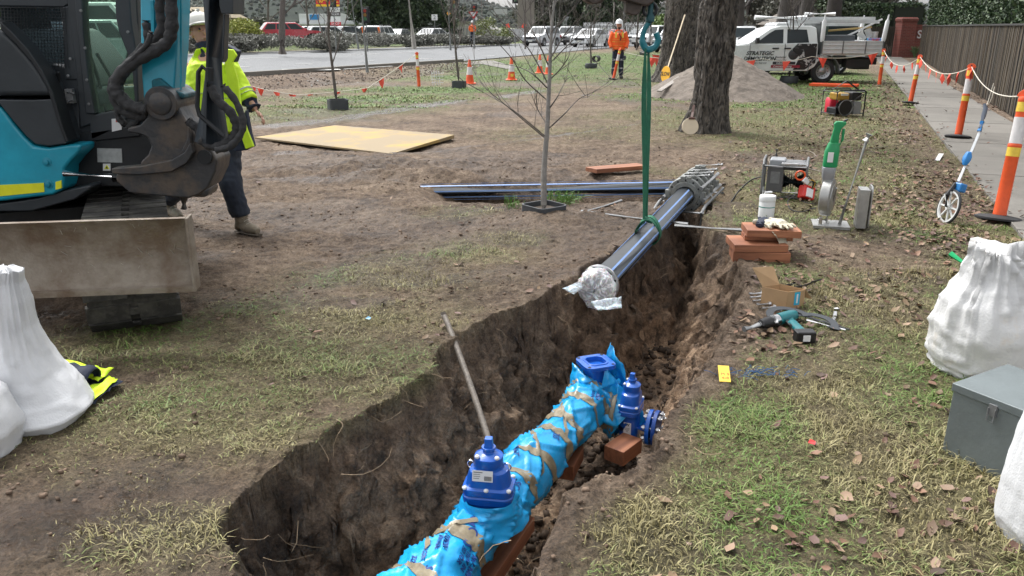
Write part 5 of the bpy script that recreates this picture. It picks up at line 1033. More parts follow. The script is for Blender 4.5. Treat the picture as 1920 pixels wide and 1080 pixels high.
cable('power_cable', [(1448, 306), (1442, 298), (1470, 285), (1515, 285), (1528, 296), (1505, 306), (1512, 318), (1540, 326)], .006, M('cable_tan', (.22, .19, .15), .6), 'pale tan cable snaking on the grass behind the frame generator')
cable('power_cable', [(1500, 308), (1450, 312), (1440, 302)], .006, M('cable_tan', (.22, .19, .15), .6), 'short tan cable end behind the frame generator')
cable('power_cable', [(1528, 395), (1500, 402), (1480, 395), (1478, 375, .08), (1490, 366, .12), (1440, 376, .06)], .005, mBlk, 'thin dark cable curling between generator and steel planer')
cable('power_cable', [(1525, 360, .1), (1500, 352, .12), (1498, 370, .05), (1510, 385), (1530, 388)], .005, mBlk, 'dark cable coil by the red power board')
cable('power_cable', [(1660, 240), (1690, 245), (1706, 255), (1700, 268), (1660, 275), (1600, 283), (1550, 288)], .005, M('cable_tan', (.22, .19, .15), .6), 'long tan cable trailing over the leaves towards the footpath')
# red power board
q = GG(1517, 380); pb = thing('power_board', 'red plastic power board with plugs and an orange loop handle beside the generator', 'power board'); qq = q + Vector((0, .1, 0))
b = MB(); b.box(qq + Vector((.0, 0, .08)), (.15, .10, .14), (R(-20), R(20), R(20))); b.build('body', M('red_plastic', (.62, .03, .02), .35), pb, bev=.02); b = MB(); b.box(qq + Vector((.01, -.055, .09)), (.08, .02, .09), (R(-20), R(20), R(20))); b.build('socket_panel', mWhite, pb, bev=.004)
b = MB(); b.ring(qq + Vector((-.09, -.02, .26)), (.3, 1, .1), .045, .009, 20, 8); b.build('orange_loop', mOr, pb, smooth=True); b = MB(); b.box(qq + Vector((-.03, -.03, .21)), (.07, .04, .06), (0, R(35), R(10))); b.build('plug', mWhite, pb, bev=.01)
for i in range(4):
    b = MB(); b.tube(spline([qq + Vector((-.04, -.03, .2)), qq + Vector((-.02 + i * .02, -.05, .26 - i * .02)), qq + Vector((.04 + i * .01, -.04, .18)), qq + Vector((.02, -.03, .08))], 6), .005, 6); b.build('lead', mBlk if i != 2 else M('lead_yellow', (.6, .35, .03), .5), pb, smooth=True)
rebase(pb, q)
# steel planer in its stand with the green motor
pl = thing('pipe_planer', 'green motor on a steel facing disc standing in a steel holder', 'pipe planer'); A0, A1 = GG(1522, 428), GG(1587, 432); ux = (A1 - A0).normalized(); L0 = (A1 - A0).length; uy = Vector((-ux.y, ux.x, 0)).normalized(); mm = Matrix((ux, uy, Vector((0, 0, 1)))).transposed()
pq = lambda u, v, w: A0 + ux * u + uy * v + Vector((0, 0, w))
uy2 = Vector((.22, .97, 0)).normalized(); 
mSt2 = M('satin_steel', (.36, .36, .35), .42, .7, .2, 10, bump=.05); b = MB(); b.box(pq(L0 / 2 + .02, .13, .022), (L0 + .02, .26, .012), mtx=mm); b.box(pq(L0 / 2 + .02, .005, .012), (L0 + .02, .006, .024), mtx=mm); b.build('base_plate', mSt2, pl, bev=.002)
mSt2 = M('satin_steel', (.36, .36, .35), .42, .7, .2, 10, bump=.05)
dcx = pq(.13, .12, .26); fx = (ux * .95 - uy * .3).normalized()
b = MB(); b.lathe([(.0, -.06), (.15, -.06), (.165, -.05), (.165, .02), (.13, .03), (.03, .032), (.0, .034)], dcx, fx, 40); b.build('facing_disc', mSt2, pl, smooth=True, bev=.003)
b = MB(); b.lathe([(.112, .031), (.125, .033), (.125, .028)], dcx, fx, 40, caps=False); b.box(dcx + fx * .036, (.008, .012, .2), (R(20), 0, 0), mtx=None); b.build('cutter_blade', mSteel, pl, smooth=True)
b = MB(); b.box(pq(.09, .12, .40), (.07, .09, .06), mtx=mm); b.build('gear_neck', mSt2, pl, bev=.01); b = MB(); b.loft([[pq(.095 + u, .12 + v, w) for u, v in rrect(l, l, .02)] for l, w in ((.09, .42), (.10, .44), (.11, .52), (.105, .53))]); b.build('gearbox', M('alloy_grey', (.30, .31, .33), .35, .4), pl, smooth=True, bev=.004)
mGrn = M('motor_green', (.01, .26, .09), .38, 0, .1); b = MB(); b.loft([[pq(.10 + dx_ + u, .12 + v, w) for u, v in rrect(l, l * .9, l * .3)] for l, w, dx_ in ((.115, .53, 0), (.12, .55, 0), (.12, .66, .003), (.105, .70, .008), (.085, .74, .012))]); mo = b.build('motor_body', mGrn, pl, smooth=True, bev=.004)
b = MB(); b.loft([[pq(.125 + dx_ + u, .12 + v, w) for u, v in rrect(l, .055, .015)] for l, w, dx_ in ((.075, .73, -.015), (.06, .80, -.01), (.06, .86, 0), (.10, .90, .015), (.08, .92, .02))]); b.tube([pq(.155, .12, .72), pq(.175, .12, .76), pq(.175, .12, .86)], .012, 8); b.build('grip', mGrn, pl, smooth=True, bev=.006)
b = MB(); b.tube([pq(.14, .12, .90), pq(.17, .12, .925), pq(.2, .12, .94)], [.016, .01, .008], 8); b.build('cord_boot', mBlk, pl, smooth=True); b = MB(); b.box(pq(.09, .058, .62), (.045, .006, .085), mtx=mm); b.build('label', mLab, mo)
b = MB(); b.cyl(pq(.24, .12, .03), pq(.375, .14, .78), .014, n=12); b.cyl(pq(.365, .14, .76), pq(.385, .14, .82), .03, n=14); b.build('lever_rod', mSt2, pl, smooth=True)
b = MB(); b.box(pq(.40, .10, .19), (.08, .17, .34), mtx=mm); b.build('holder_box', mSt2, pl, bev=.004); b = MB(); b.loft([[pq(.455 + du, .12 + v, w + .20) for v, w in rrect(.19, .37, .05)] for du in (0, .012)]); b.build('holder_plate', mSt2, pl, bev=.002)
b = MB(); b.box(pq(.07, .05, .06), (.03, .03, .07), mtx=mm); b.cyl(pq(.04, .05, .07), pq(.12, .05, .07), .01, n=8); b.cyl(pq(.13, .12, .03), pq(.13, .12, .14), .012, n=8); b.build('clamp_lug', mSteel, pl, bev=.002); rebase(pl, A0)
# cardboard box, bolts, gaskets, drill, spanner
mCard = M('cardboard', (.40, .26, .14), .85, 0, .1, 9); cb = thing('cardboard_box', 'small open cardboard box with a blue label and black gaskets inside', 'box')
k0, k1 = GG(1447, 562), GG(1500, 580); kx = (GG(1514, 574) - GG(1474, 582)).normalized(); k0 = GG(1474, 580); ky = Vector((-kx.y, kx.x, 0)); kw, kd, kh = .135, .17, .115; m4 = Matrix((kx, ky, Vector((0, 0, 1)))).transposed(); kp = lambda u, v, w: k0 + kx * u + ky * v + Vector((0, 0, w))
ky = Vector((-.75, .66, 0)).normalized(); kx = Vector((.93, .37, 0)).normalized()
b = MB(); A = [kp(0, 0, 0), kp(kw, 0, 0), kp(kw, kd, 0), kp(0, kd, 0)]; T_ = .004
for i in range(4):
    p, r2 = A[i], A[(i + 1) % 4]; b.beam(p + Vector((0, 0, kh / 2)), r2 + Vector((0, 0, kh / 2)), T_, kh)
b.beam(A[0].lerp(A[3], .5) + Vector((0, 0, .004)), A[1].lerp(A[2], .5) + Vector((0, 0, .004)), kd, .004); b.build('box_wall', mCard, cb)
b = MB(); up_ = Vector((0, 0, kh)); t0, t1 = A[3] + up_, A[2] + up_; b.prism([t0, t1, t1 + Vector((-.03, .06, .10)), t0 + Vector((-.07, .02, .12))], [v + Vector((0, .003, 0)) for v in (t0, t1, t1 + Vector((-.03, .06, .10)), t0 + Vector((-.07, .02, .12)))]); b.build('flap', mCard, cb)
b = MB(); t0, t1 = A[1] + up_, A[2] + up_; b.prism([t0, t1, t1 + Vector((.04, .0, -.06)), t0 + Vector((.045, -.01, -.06))], [v + Vector((0, 0, .003)) for v in (t0, t1, t1 + Vector((.04, .0, -.06)), t0 + Vector((.045, -.01, -.06)))]); b.build('flap', mCard, cb)
b = MB(); c = A[0].lerp(A[1], .55) + Vector((0, 0, kh * .55)); nn = -ky; mlb = Matrix((kx, Vector((kx.y, -kx.x, 0)) * -1, Vector((0, 0, 1)))).transposed(); b.box(c - Vector((-kx.y, kx.x, 0)) * .003, (.042, .002, .085), mtx=mlb); lb = b.build('label', M('label_blue', (.02, .38, .62), .5), cb)
b = MB(); b.box(c - Vector((-kx.y, kx.x, 0)) * .0045, (.012, .002, .06), mtx=mlb); b.build('label_strip', mLab, lb); rebase(cb, k0)
def gasket(o, yaw, tilt, label, R0=.10):
    b = MB(); rings = []
    for i in range(26):
        a = math.pi * 1.15 * i / 25 - .3; w = .022 + (.014 if i in (0, 1, 24, 25) else 0); rings.append([Vector(((R0 - w) * math.cos(a), (R0 - w) * math.sin(a), 0)), Vector(((R0 + w) * math.cos(a), (R0 + w) * math.sin(a), 0)), Vector(((R0 + w) * math.cos(a), (R0 + w) * math.sin(a), .004)), Vector(((R0 - w) * math.cos(a), (R0 - w) * math.sin(a), .004))])
    b.loft(rings); g = b.build('rubber_gasket', M('gasket_black', (.03, .035, .042), .5), smooth=True); put(g, o, yaw, tilt); return tag(g, label, 'gasket', 'black rubber gaskets')
gasket(GG(1512, 563) + Vector((-.02, .05, .10)), R(20), R(-35), 'black gasket arched over the edge of the cardboard box', .10)
gasket(GG(1482, 606) + Vector((0, 0, .035)), R(35), R(8), 'larger black gasket lying above the cordless drill', .125); gasket(GG(1520, 612) + Vector((0, 0, .02)), R(-25), R(4), 'black gasket reaching right towards the spanner', .13)
def bolt(p, yaw, label):
    r_ = thing('bolt', label, 'bolt', 'steel bolts laid in a row beside the cardboard box'); b = MB(); b.cyl((0, 0, .014), (.085, 0, .014), .008, n=10)
    b.build('shank', mSteel, r_, smooth=True); b = MB(); b.lathe([(.015, 0), (.015, .011)], (.083, 0, .014), (1, 0, 0), 6); b.build('hex_head', mSteel, r_, bev=.001); put(r_, p, yaw); return r_
for i, (a, c) in enumerate(((1404, 556), (1406, 563), (1411, 570), (1418, 576), (1428, 583), (1440, 590))):
    bolt(GG(a, c) + Vector((0, 0, .006)), R(8 + 7 * (i % 3)), ['uppermost', 'second from the top', 'third from the top', 'fourth from the top', 'fifth from the top', 'lowest'][i] + ' shiny steel bolt in the row by the cardboard box')
dr = thing('impact_wrench', 'teal and black cordless impact wrench lying on the grass', 'power tool'); d0, d1_ = GG(1394, 628) + Vector((0, 0, .035)), GG(1484, 606) + Vector((0, 0, .05)); da = (d1_ - d0); DL = da.length; da.normalize(); dp = lambda t, s_=0, w=0: d0 + da * (t * DL) + Vector((-da.y, da.x, 0)) * s_ + Vector((0, 0, w))
mTealT = M('tool_teal', (.01, .15, .17), .35, 0, .1); b = MB(); b.cyl(dp(0), dp(.32), .0165, .0175, 16); b.build('socket', mGal, dr, smooth=True)
b = MB(); b.tube([dp(.30), dp(.34), dp(.5), dp(.54)], [.02, .027, .036, .034], 16); b.build('anvil_boot', mBlk, dr, smooth=True)
b = MB(); b.tube([dp(.52), dp(.6), dp(.68)], [.034, .036, .035], 16); b.build('gear_case', mSteel, dr, smooth=True)
b = MB(); b.tube([dp(.66), dp(.7), dp(.95), dp(1.05), dp(1.08)], [.034, .036, .036, .03, .018], 16); b.build('motor_housing', mTealT, dr, smooth=True)
h1 = GG(1502, 632) + Vector((0, 0, .03)); hm = dp(.88); b = MB(); b.tube([hm, hm.lerp(h1, .4) + Vector((0, 0, .0)), h1], [.028, .022, .024], 12, ell=1.2); b.build('handle', mTealT, dr, smooth=True); b = MB(); b.tube([hm.lerp(h1, .25) + Vector((-.02, -.01, 0)), hm.lerp(h1, .5) + Vector((-.018, -.01, .0)), hm.lerp(h1, .8) + Vector((-.01, -.006, .0))], .012, 8); b.build('trigger', mBlk, dr, smooth=True)
b = MB(); hd_ = (h1 - hm); b.box(GG(1507, 642) + Vector((0, 0, .04)), (.11, .07, .065), (0, R(0), math.atan2(hd_.y, hd_.x) + R(85))); bt_ = b.build('battery', mBlk, dr, bev=.008); b = MB(); b.box(GG(1507, 642) + Vector((.0, -.038, .038)), (.04, .004, .035), (0, 0, math.atan2(hd_.y, hd_.x) + R(85))); b.build('label', mLab, bt_); rebase(dr, d1_)
sp = thing('spanner', 'chrome spanner lying on the grass right of the drill', 'spanner'); bpy.data.objects.remove(sp); b = MB(); p, q = GG(1562, 604), GG(1568, 582); b.tube([p + Vector((0, 0, .012)), p.lerp(q, .7) + Vector((0, 0, .012))], .008, 8, ell=1.6); b.ring(q + Vector((0, 0, .012)), (0, .2, 1), .014, .006, 18, 6); o = b.build('spanner', mSteel, remesh=.003); tag(o, 'chrome spanner lying on the grass right of the impact wrench', 'spanner'); rebase(o, p)
b = MB(); p, q = GG(1512, 606), GG(1585, 622); b.cyl(p + Vector((0, 0, .02)), q + Vector((0, 0, .012)), .008, .006, 8); o = b.build('breaker_bar', mSteel, smooth=True); tag(o, 'thin chrome bar lying beneath the black gaskets', 'bar'); rebase(o, p)
b = MB(); p, q = GG(1500, 598), GG(1592, 622); b.tube([p + Vector((0, 0, .03)), p.lerp(q, .5) + Vector((0, 0, .02)), q + Vector((0, 0, .012))], [.011, .01, .005], 8, ell=1.5); o = b.build('pry_bar', mDark, smooth=True); tag(o, 'dark flat pry bar between the gaskets and the spanner', 'bar'); rebase(o, p)
# yellow tag, netting, crumbs
b = MB(); c = GG(1357, 711) + Vector((0, 0, .03)); b.box(c, (.055, .12, .004), (R(18), 0, R(-8))); o = b.build('yellow_tag', M('tag_yellow', (.75, .52, .05), .5)); text('printing', 'W', M('tag_red', (.5, .12, .03), .5), o, Matrix.Translation(c + Vector((0, .03, .008))) @ Euler((R(18), 0, R(-8))).to_matrix().to_4x4(), .045); 
text('printing', 'M 9\n4-8', M('tag_red', (.5, .12, .03), .5), o, Matrix.Translation(c + Vector((0, -.02, -.004))) @ Euler((R(18), 0, R(-8))).to_matrix().to_4x4(), .028); tag(o, 'small yellow plastic tag standing in the grass right of the trench', 'tag'); rebase(o, c)
b = MB(); c = GG(1430, 705)
for i in range(60):
    p = c + Vector((random.gauss(0, .10), random.gauss(0, .03), .012)); q_ = p + Vector((random.uniform(-.08, .08), random.uniform(-.03, .03), random.uniform(-.005, .02))); b.tube([p, p.lerp(q_, .5) + Vector((0, 0, random.uniform(0, .02))), q_], .0014, 4)
tag(b.build('netting', M('net_blue', (.02, .10, .26), .5)), 'scrap of dark blue string netting trodden into the grass', 'netting', kind='stuff')
for k, (a, c_, col, lab) in enumerate(((1520, 838, (.7, .05, .05), 'red plastic scrap lying in the grass'), (1190, 0, None, ''), (185 * 0 + 690, 603, (.05, .25, .4), 'blue string scrap lying on the left grass'))):
    if col is None: continue
    c = GG(a, c_); b = MB(); b.add([c + Vector((-.015, 0, .02)), c + Vector((.012, -.012, .018)), c + Vector((.02, .006, .024)), c + Vector((0, .016, .03))], [(0, 1, 2, 3)]); o = b.build('plastic_scrap', M('scrap%d' % k, col, .4)); md = o.modifiers.new('t', 'SOLIDIFY'); md.thickness = .001; tag(o, lab, 'scrap'); rebase(o, c)
# ---------------------------------------------------------------- bollards and cones
def bollard():
    r_ = thing('bollard', 'orange bollard', 'bollard', 'orange site bollards'); z = 0
    b = MB(); b.lathe([(.052, .03), (.056, .04), (.053, .06), (.050, .62), (.054, .63), (.054, .65), (.048, .66), (.046, 1.0), (.05, 1.01), (.05, 1.04), (.045, 1.05), (.0, 1.055)], n=28); b.build('post', mOr, r_, smooth=True)
    b = MB(); b.lathe([(.0495, .66), (.0495, .88)], n=28, caps=False); b.build('white_band', mRefW, r_, smooth=True)
    for z0 in (.55, .925): b = MB(); b.lathe([(.0525 if z0 < .6 else .0495, z0), (.0525 if z0 < .6 else .0495, z0 + .08)], n=28, caps=False); y_ = b.build('yellow_band', mRefY, r_, smooth=True)
    b = MB(); A = [(.062 * math.cos(a), .062 * math.sin(a) * 1.0) for a in [math.pi * i / 14 for i in range(15)]]; b.prism([Vector((x_, -.012, 1.05 + z_)) for x_, z_ in A], [Vector((x_, .012, 1.05 + z_)) for x_, z_ in A]); b.build('handle', mOr, r_, bev=.004)
    b = MB(); b.lathe([(.0, 1.5), (0, 1.5)]) if False else b.lathe([(.012, -.0135), (.012, .0135)], (0, 0, 1.08), (0, 1, 0), 14); b.build('handle_hole', mDark, r_)
    b = MB(); b.lathe([(.17, 0), (.19, .006), (.19, .022), (.16, .032), (.06, .045), (.055, .045)], n=40); b.build('base', mRub, r_, smooth=True); return r_
B0 = bollard(); TOPS = {}
def setb(px, py, topx, topy, label, first=False, base=True, rz=0):
    r_ = B0 if first else copytree(B0); p = GG(px, py); 
    if p.x > 6: p.z = .036
    d_ = p.y * math.cos(TH) + (CH - p.z) * math.sin(TH); best = D(topx, topy, d_); v = best - p; v.normalize(); s_ = min(1.12, max(.9, (best - p).length / 1.11)); r_.location = p; v.y *= .3; v.normalize(); r_.rotation_euler = v.to_track_quat('Z', 'Y').to_euler(); r_.scale = (s_,) * 3
    if not base:
        for k in KIDS(r_):
            if k.name.startswith('base'): bpy.data.objects.remove(k)
    r_['label'] = label; TOPS[px] = p + v * 1.10 * s_; return r_
setb(1872, 412, 1892, 175, 'nearest orange bollard with its black base on the footpath edge', True)
setb(1795, 262, 1806, 124, 'orange bollard in the middle of the footpath, second nearest'); setb(1706, 197, 1716, 106, 'leaning orange bollard on the footpath, third nearest'); setb(1648, 163, 1651, 94, 'orange bollard standing by the tail of the white ute', base=False)
setb(786, 164, 783, 100, 'orange bollard alone at the roadside ditch', base=False); setb(1150, 149, 1161, 92, 'orange bollard leaning in front of the worker in orange')
# pictograms on the near bollard bands
p = TOPS[1872]
def cone():
    r_ = thing('traffic_cone', 'cone', 'traffic cone', 'orange traffic cones on the verge'); 
    b = MB(); b.lathe([(.13, .03), (.035, .70), (.03, .715)], n=24); b.build('body', mOr, r_, smooth=True); rr_ = lambda z: .13 - (.095) * (z - .03) / .67 + .0025
    b = MB(); b.lathe([(rr_(.27), .27), (rr_(.50), .50)], n=24, caps=False); b.build('reflective_band', mRefW, r_, smooth=True); b = MB(); b.loft([[Vector((u, v, w)) for u, v in rrect(l, l, .04)] for l, w in ((.37, 0), (.37, .02), (.33, .032), (.26, .036))]); b.build('base', mOr, r_, bev=.004); return r_
C0 = cone()
for i, (a, c, h, lab) in enumerate(((881, 157, 44, 'tallest looking traffic cone, behind the left tyre planter'), (959, 150, 41, 'traffic cone with a yellow sticker near the driveway'), (1012, 137, 34, 'traffic cone behind the sapling branches, left of its twin'), (1028, 139, 34, 'traffic cone partly behind the sapling trunk'))):
    r_ = C0 if i == 0 else copytree(C0); p = GG(a, c); r_.location = p; d_ = p.y * .95 + .53; s_ = h / (FPX / d_) / .72; r_.scale = (s_,) * 3; r_['label'] = lab
    if i == 1:
        b = MB(); b.box((.02, -.118, .16), (.10, .004, .09), (R(-8), 0, 0)); b.build('sticker', mRefY, r_)
# bunting
def bunting(pts, n, sag, label, size=.16, t0=.06, t1=.94, fd=None):
    r_ = thing('flag_bunting', label, 'bunting', 'orange flag bunting lines'); P_ = []
    for a, c in zip(pts[:-1], pts[1:]):
        for i in range(13): t = i / 12; q = a.lerp(c, t); q.z -= sag * 4 * t * (1 - t); P_.append(q)
    b = MB(); b.tube(P_, .004 + .0002 * P_[0].y, 5); b.build('string', mRope, r_, smooth=True)
    for k in range(n):
        t = t0 + (t1 - t0) * k / max(1, n - 1); f = t * (len(P_) - 1); i = int(f); q = P_[i].lerp(P_[min(i + 1, len(P_) - 1)], f - i); d_ = (P_[min(i + 1, len(P_) - 1)] - P_[i]).normalized(); s_ = size * random.uniform(.85, 1.1); sw = random.uniform(-.5, .5)
        w = d_ * s_ * .42; tip = Vector((d_.y * sw * .3, -d_.x * sw * .3, -1)).normalized() * s_ + d_ * s_ * random.uniform(-.25, .25); nx = Vector((d_.y, -d_.x, 0)) * s_ * random.uniform(-.2, .2)
        b = MB(); b.add([q - w, q + nx * .3, q + w, q + w * .5 + tip * .5 + nx, q + tip, q - w * .5 + tip * .5 - nx], [(0, 1, 5), (1, 2, 3), (1, 3, 5), (3, 4, 5)]); fo = b.build('flag', mFlag, r_); md = fo.modifiers.new('t', 'SOLIDIFY'); md.thickness = .002
    return rebase(r_, pts[0])
e = Vector((0, 0, -.04)); T = lambda k: TOPS[k] + e
off = T(1872) + Vector((1.1, -.9, -.05))
bunting([T(1648), T(1706)], 5, .30, 'orange flags strung between the ute bollard and the leaning bollard', .20, .12, .85)
bunting([T(1706), T(1795)], 8, .22, 'orange flags strung between the leaning bollard and the next one', .20, .05, .96)
bunting([T(1795), T(1872)], 2, .15, 'white string from the middle bollard to the nearest bollard', .22, .02, .98)
bunting([T(1872), off], 1, .05, 'string leaving the nearest bollard past the right edge', .22, .06, .06)
bunting([D(1200, 97, 27), D(1262, 103, 27.5)], 1, .05, 'short flag line behind the green sling', .4, .5, .5)
bunting([D(1172, 98, 27), D(1300, 108, 25.5), D(1430, 110, 24.6), D(1522, 106, 24.2), D(1648, 98, 24)], 6, .10, 'long flag line running past the tree and in front of the white ute', .34, .1, .98)
bunting([T(786), GG(690, 172) + Vector((0, 0, .1)), D(560, 178, 20.5), D(485, 165, 20.6), D(440, 150, 20.7)], 10, .02, 'flag line sagging from the roadside bollard behind the hi-vis worker', .24, .08, .92)
# ---------------------------------------------------------------- measuring wheel
mw = thing('measuring_wheel', 'blue and silver measuring wheel propped upright at the path edge', 'measuring wheel'); w0 = GG(1776, 418); dm = w0.y * .95 + .53; WP = lambda a, c, o=0: D(a, c, dm + o)
wc = WP(1779, 388); ax_ = Vector((.99, .05, -.22)).normalized(); Rw = .15
b = MB(); b.ring(wc, ax_, Rw, .012, 36, 8); b.build('tyre', mRub, mw, smooth=True); b = MB(); b.disc(wc, ax_, Rw - .006, Rw - .022, .02, 36); b.disc(wc, ax_, .028, 0, .03, 16)
e1_ = Vector((0, 0, 1)); e2_ = ax_.cross(e1_)
for k in range(8): a = math.pi * k / 4; b.beam(wc, wc + (e1_ * math.cos(a) + e2_ * math.sin(a)) * (Rw - .012), .014, .012, up=ax_)
b.build('rim', M('wheel_white', (.6, .61, .6), .4), mw, smooth=True); b = MB(); b.cyl(wc - ax_ * .03, wc + ax_ * .03, .008, n=8); b.tube([wc - ax_ * .03, wc - ax_ * .035 + Vector((0, 0, .1)), WP(1796, 346) - ax_ * .02], [.014, .02, .024], 8, ell=.5); b.build('fork', mBlk, mw, smooth=True)
mBl2 = M('tool_blue', (.015, .18, .48), .35, 0, .1); b = MB(); b.box(WP(1800, 352), (.09, .08, .08), (0, R(15), R(25))); b.build('counter', mBl2, mw, bev=.015); b = MB(); b.cyl(WP(1797, 340), WP(1840, 240), .0125, n=12); b.build('shaft', M('white_tube', (.66, .68, .7), .3, .1), mw, smooth=True)
b = MB(); b.loft([[WP(1812, 300) + Vector((u * .8, v, 0)) + (WP(1816, 288) - WP(1812, 300)) * w for u, v in rrect(l, l * .7, l * .25)] for l, w in ((.04, -.8), (.08, -.1), (.085, .5), (.045, 1.3))]); b.build('joint', mBl2, mw, smooth=True, bev=.004)
b = MB(); b.cyl(WP(1836, 246), WP(1842, 228), .02, n=12); b.build('collar', mBl2, mw, smooth=True); b = MB(); b.tube([WP(1838, 240), WP(1844, 218), WP(1848, 204), WP(1846, 194)], [.017, .02, .02, .012], 10); b.build('hand_grip', M('grip_grey', (.10, .12, .16), .6), mw, smooth=True)
b = MB(); b.cyl(wc, w0 + Vector((.12, .14, .0)), .006, n=6); b.build('stand_leg', mBlk, mw); rebase(mw, w0)
# ---------------------------------------------------------------- open frame generator (far) and red can
fg_ = thing('portable_generator', 'black framed portable generator with a yellow tank on the grass', 'generator'); o0 = GG(1565, 219); o1 = GG(1618, 218); ux = (o1 - o0).normalized(); wl_ = (o1 - o0).length; uy = Vector((-ux.y, ux.x, 0)); mm = Matrix((ux, uy, Vector((0, 0, 1)))).transposed(); H_ = .50; Dp = .45; gq = lambda u, v, w: o0 + ux * (u * wl_) + uy * v + Vector((0, 0, w))
for v in (0, Dp):
    rframe([gq(0, v, 0), gq(0, v, H_ - .04), gq(.06, v, H_), gq(.94, v, H_), gq(1, v, H_ - .04), gq(1, v, 0)], .014, False).build('frame_hoop', mDark, fg_, smooth=True)
for u in (0, 1):
    for w in (.05, H_ - .03): b = MB(); b.cyl(gq(u, 0, w), gq(u, Dp, w), .014, n=8); b.build('frame_rail', mDark, fg_, smooth=True)
rframe([gq(.05, Dp / 2, H_), gq(.5, Dp / 2, H_ + .16), gq(.55, Dp / 2, H_ + .16), gq(.98, Dp / 2, H_)], .016, False).build('lifting_bar', mDark, fg_, smooth=True)
b = MB(); b.box(gq(.3, .2, .38), (.26, .3, .14), mtx=mm); b.build('fuel_tank', M('tank_yellow', (.42, .24, .03), .4), fg_, bev=.03); b = MB(); b.box(gq(.3, .04, .42), (.16, .01, .04), mtx=mm); b.build('label', mLab, fg_)
b = MB(); b.cyl(gq(.35, .0, .17), gq(.35, .12, .17), .15, n=28); b.build('recoil_cover', mBlk, fg_, bev=.01); b = MB(); b.ring(gq(.35, .0, .17), uy, .15, .01, 28, 6); b.tube([gq(.5, 0, .3), gq(.62, 0, .2), gq(.6, 0, .1)], .02, 8); b.build('housing_rim', mGal, fg_, smooth=True)
b = MB(); b.box(gq(.8, .12, .16), (.16, .2, .24), mtx=mm); b.build('socket_box', M('gen_light', (.30, .31, .33), .4, .2), fg_, bev=.01); b = MB(); b.box(gq(.76, .2, .38), (.22, .3, .16), mtx=mm); b.build('air_filter', mBlk, fg_, bev=.02); b = MB(); b.box(gq(.5, .25, .1), (.5, .3, .12), mtx=mm); b.build('engine_block', mDark, fg_, bev=.02)
b = MB(); b.tube(spline([gq(.6, 0, .3), gq(.7, -.02, .36), gq(.9, 0, .42), gq(.98, .05, .38)], 5), .01, 6); b.build('lead', mBlk, fg_, smooth=True); rebase(fg_, o0)
jc = thing('jerry_can', 'red plastic jerry can beside the black framed generator', 'jerry can'); q = GG(1557, 213); b = MB(); b.loft([[q + Vector((u, v, w)) for u, v in rrect(l, l * 1.5, .04)] for l, w in ((.17, 0), (.185, .02), (.185, .27), (.15, .32))]); b.build('body', M('can_red', (.58, .02, .05), .35, 0, .1), jc, smooth=True, bev=.01)
b = MB(); b.tube([q + Vector((0, -.1, .32)), q + Vector((0, -.06, .36)), q + Vector((0, .05, .36)), q + Vector((0, .1, .32))], .014, 8); b.build('handle', M('can_red', (.6, .02, .04)), jc, smooth=True); b = MB(); b.cyl(q + Vector((0, -.12, .3)), q + Vector((0, -.12, .36)), .03, n=12); b.build('cap', mBlk, jc, smooth=True); rebase(jc, q)
# orange barrier board lying flat
ob = thing('orange_barrier', 'orange slatted plastic barrier lying flat beside the white ute', 'barrier'); p0, p1 = GG(1517, 162), GG(1606, 165); d_ = (p1 - p0); m_ = Vector((-d_.y, d_.x, 0)).normalized() * .5
b = MB()
for t in (0, .33, .66, 1): b.beam(p0 + m_ * t + Vector((0, 0, .05)), p1 + m_ * t + Vector((0, 0, .05)), .05, .07)
b.build('rail', mOr, ob, bev=.006); b = MB()
for k in range(12): c = p0.lerp(p1, (k + .5) / 12) + Vector((0, 0, .05)); b.beam(c, c + m_, .03, .05)
b.build('rung', mOr, ob); rebase(ob, p0)
# handheld paddle: white disc on a short dark handle leaning on the trunk
pd_ = thing('disc_paddle', 'pale round disc on a short brown handle leaning against the big trunk', 'paddle'); q = GG(1294, 252); c = D(1294, 237, 13.0); b = MB(); b.disc(c, (.05, -1, .3), .135, 0, .03, 36); b.build('disc', M('disc_cream', (.66, .56, .42), .6, 0, .06), pd_, bev=.004)
b = MB(); b.cyl(D(1297, 221, 13.0), D(1301, 198, 13.1), .022, n=12); b.box(D(1297, 222, 12.98), (.10, .03, .03)); b.build('handle', M('handle_brown', (.10, .05, .04), .5), pd_, bev=.004); rebase(pd_, q)
# stop/slow bat on a long pole leaning on the far trunk
sb = thing('traffic_bat', 'round yellow slow bat on a long pale pole against the far trunk', 'traffic bat'); p, q = D(1252, 126, 22.5), D(1284, 28, 23.5); b = MB(); b.cyl(p, q, .02, n=8); b.build('pole', M('pole_pale', (.55, .45, .3), .6), sb, smooth=True)
c = D(1248, 139, 22.4); b = MB(); b.lathe([(.22, -.01), (.225, 0), (.22, .01)], c, (-1, -.42, .1), 30); bd = b.build('disc', M('bat_yellow', (.8, .42, .02), .5), sb); nrm = Vector((-1, -.42, .1)).normalized(); text('lettering', 'SLOW', mDark, bd, plane_mtx(c + nrm * .012, Vector((.39, -.92, 0)), nrm), .15, .001, 0, .004); rebase(sb, c - Vector((0, 0, .2)))
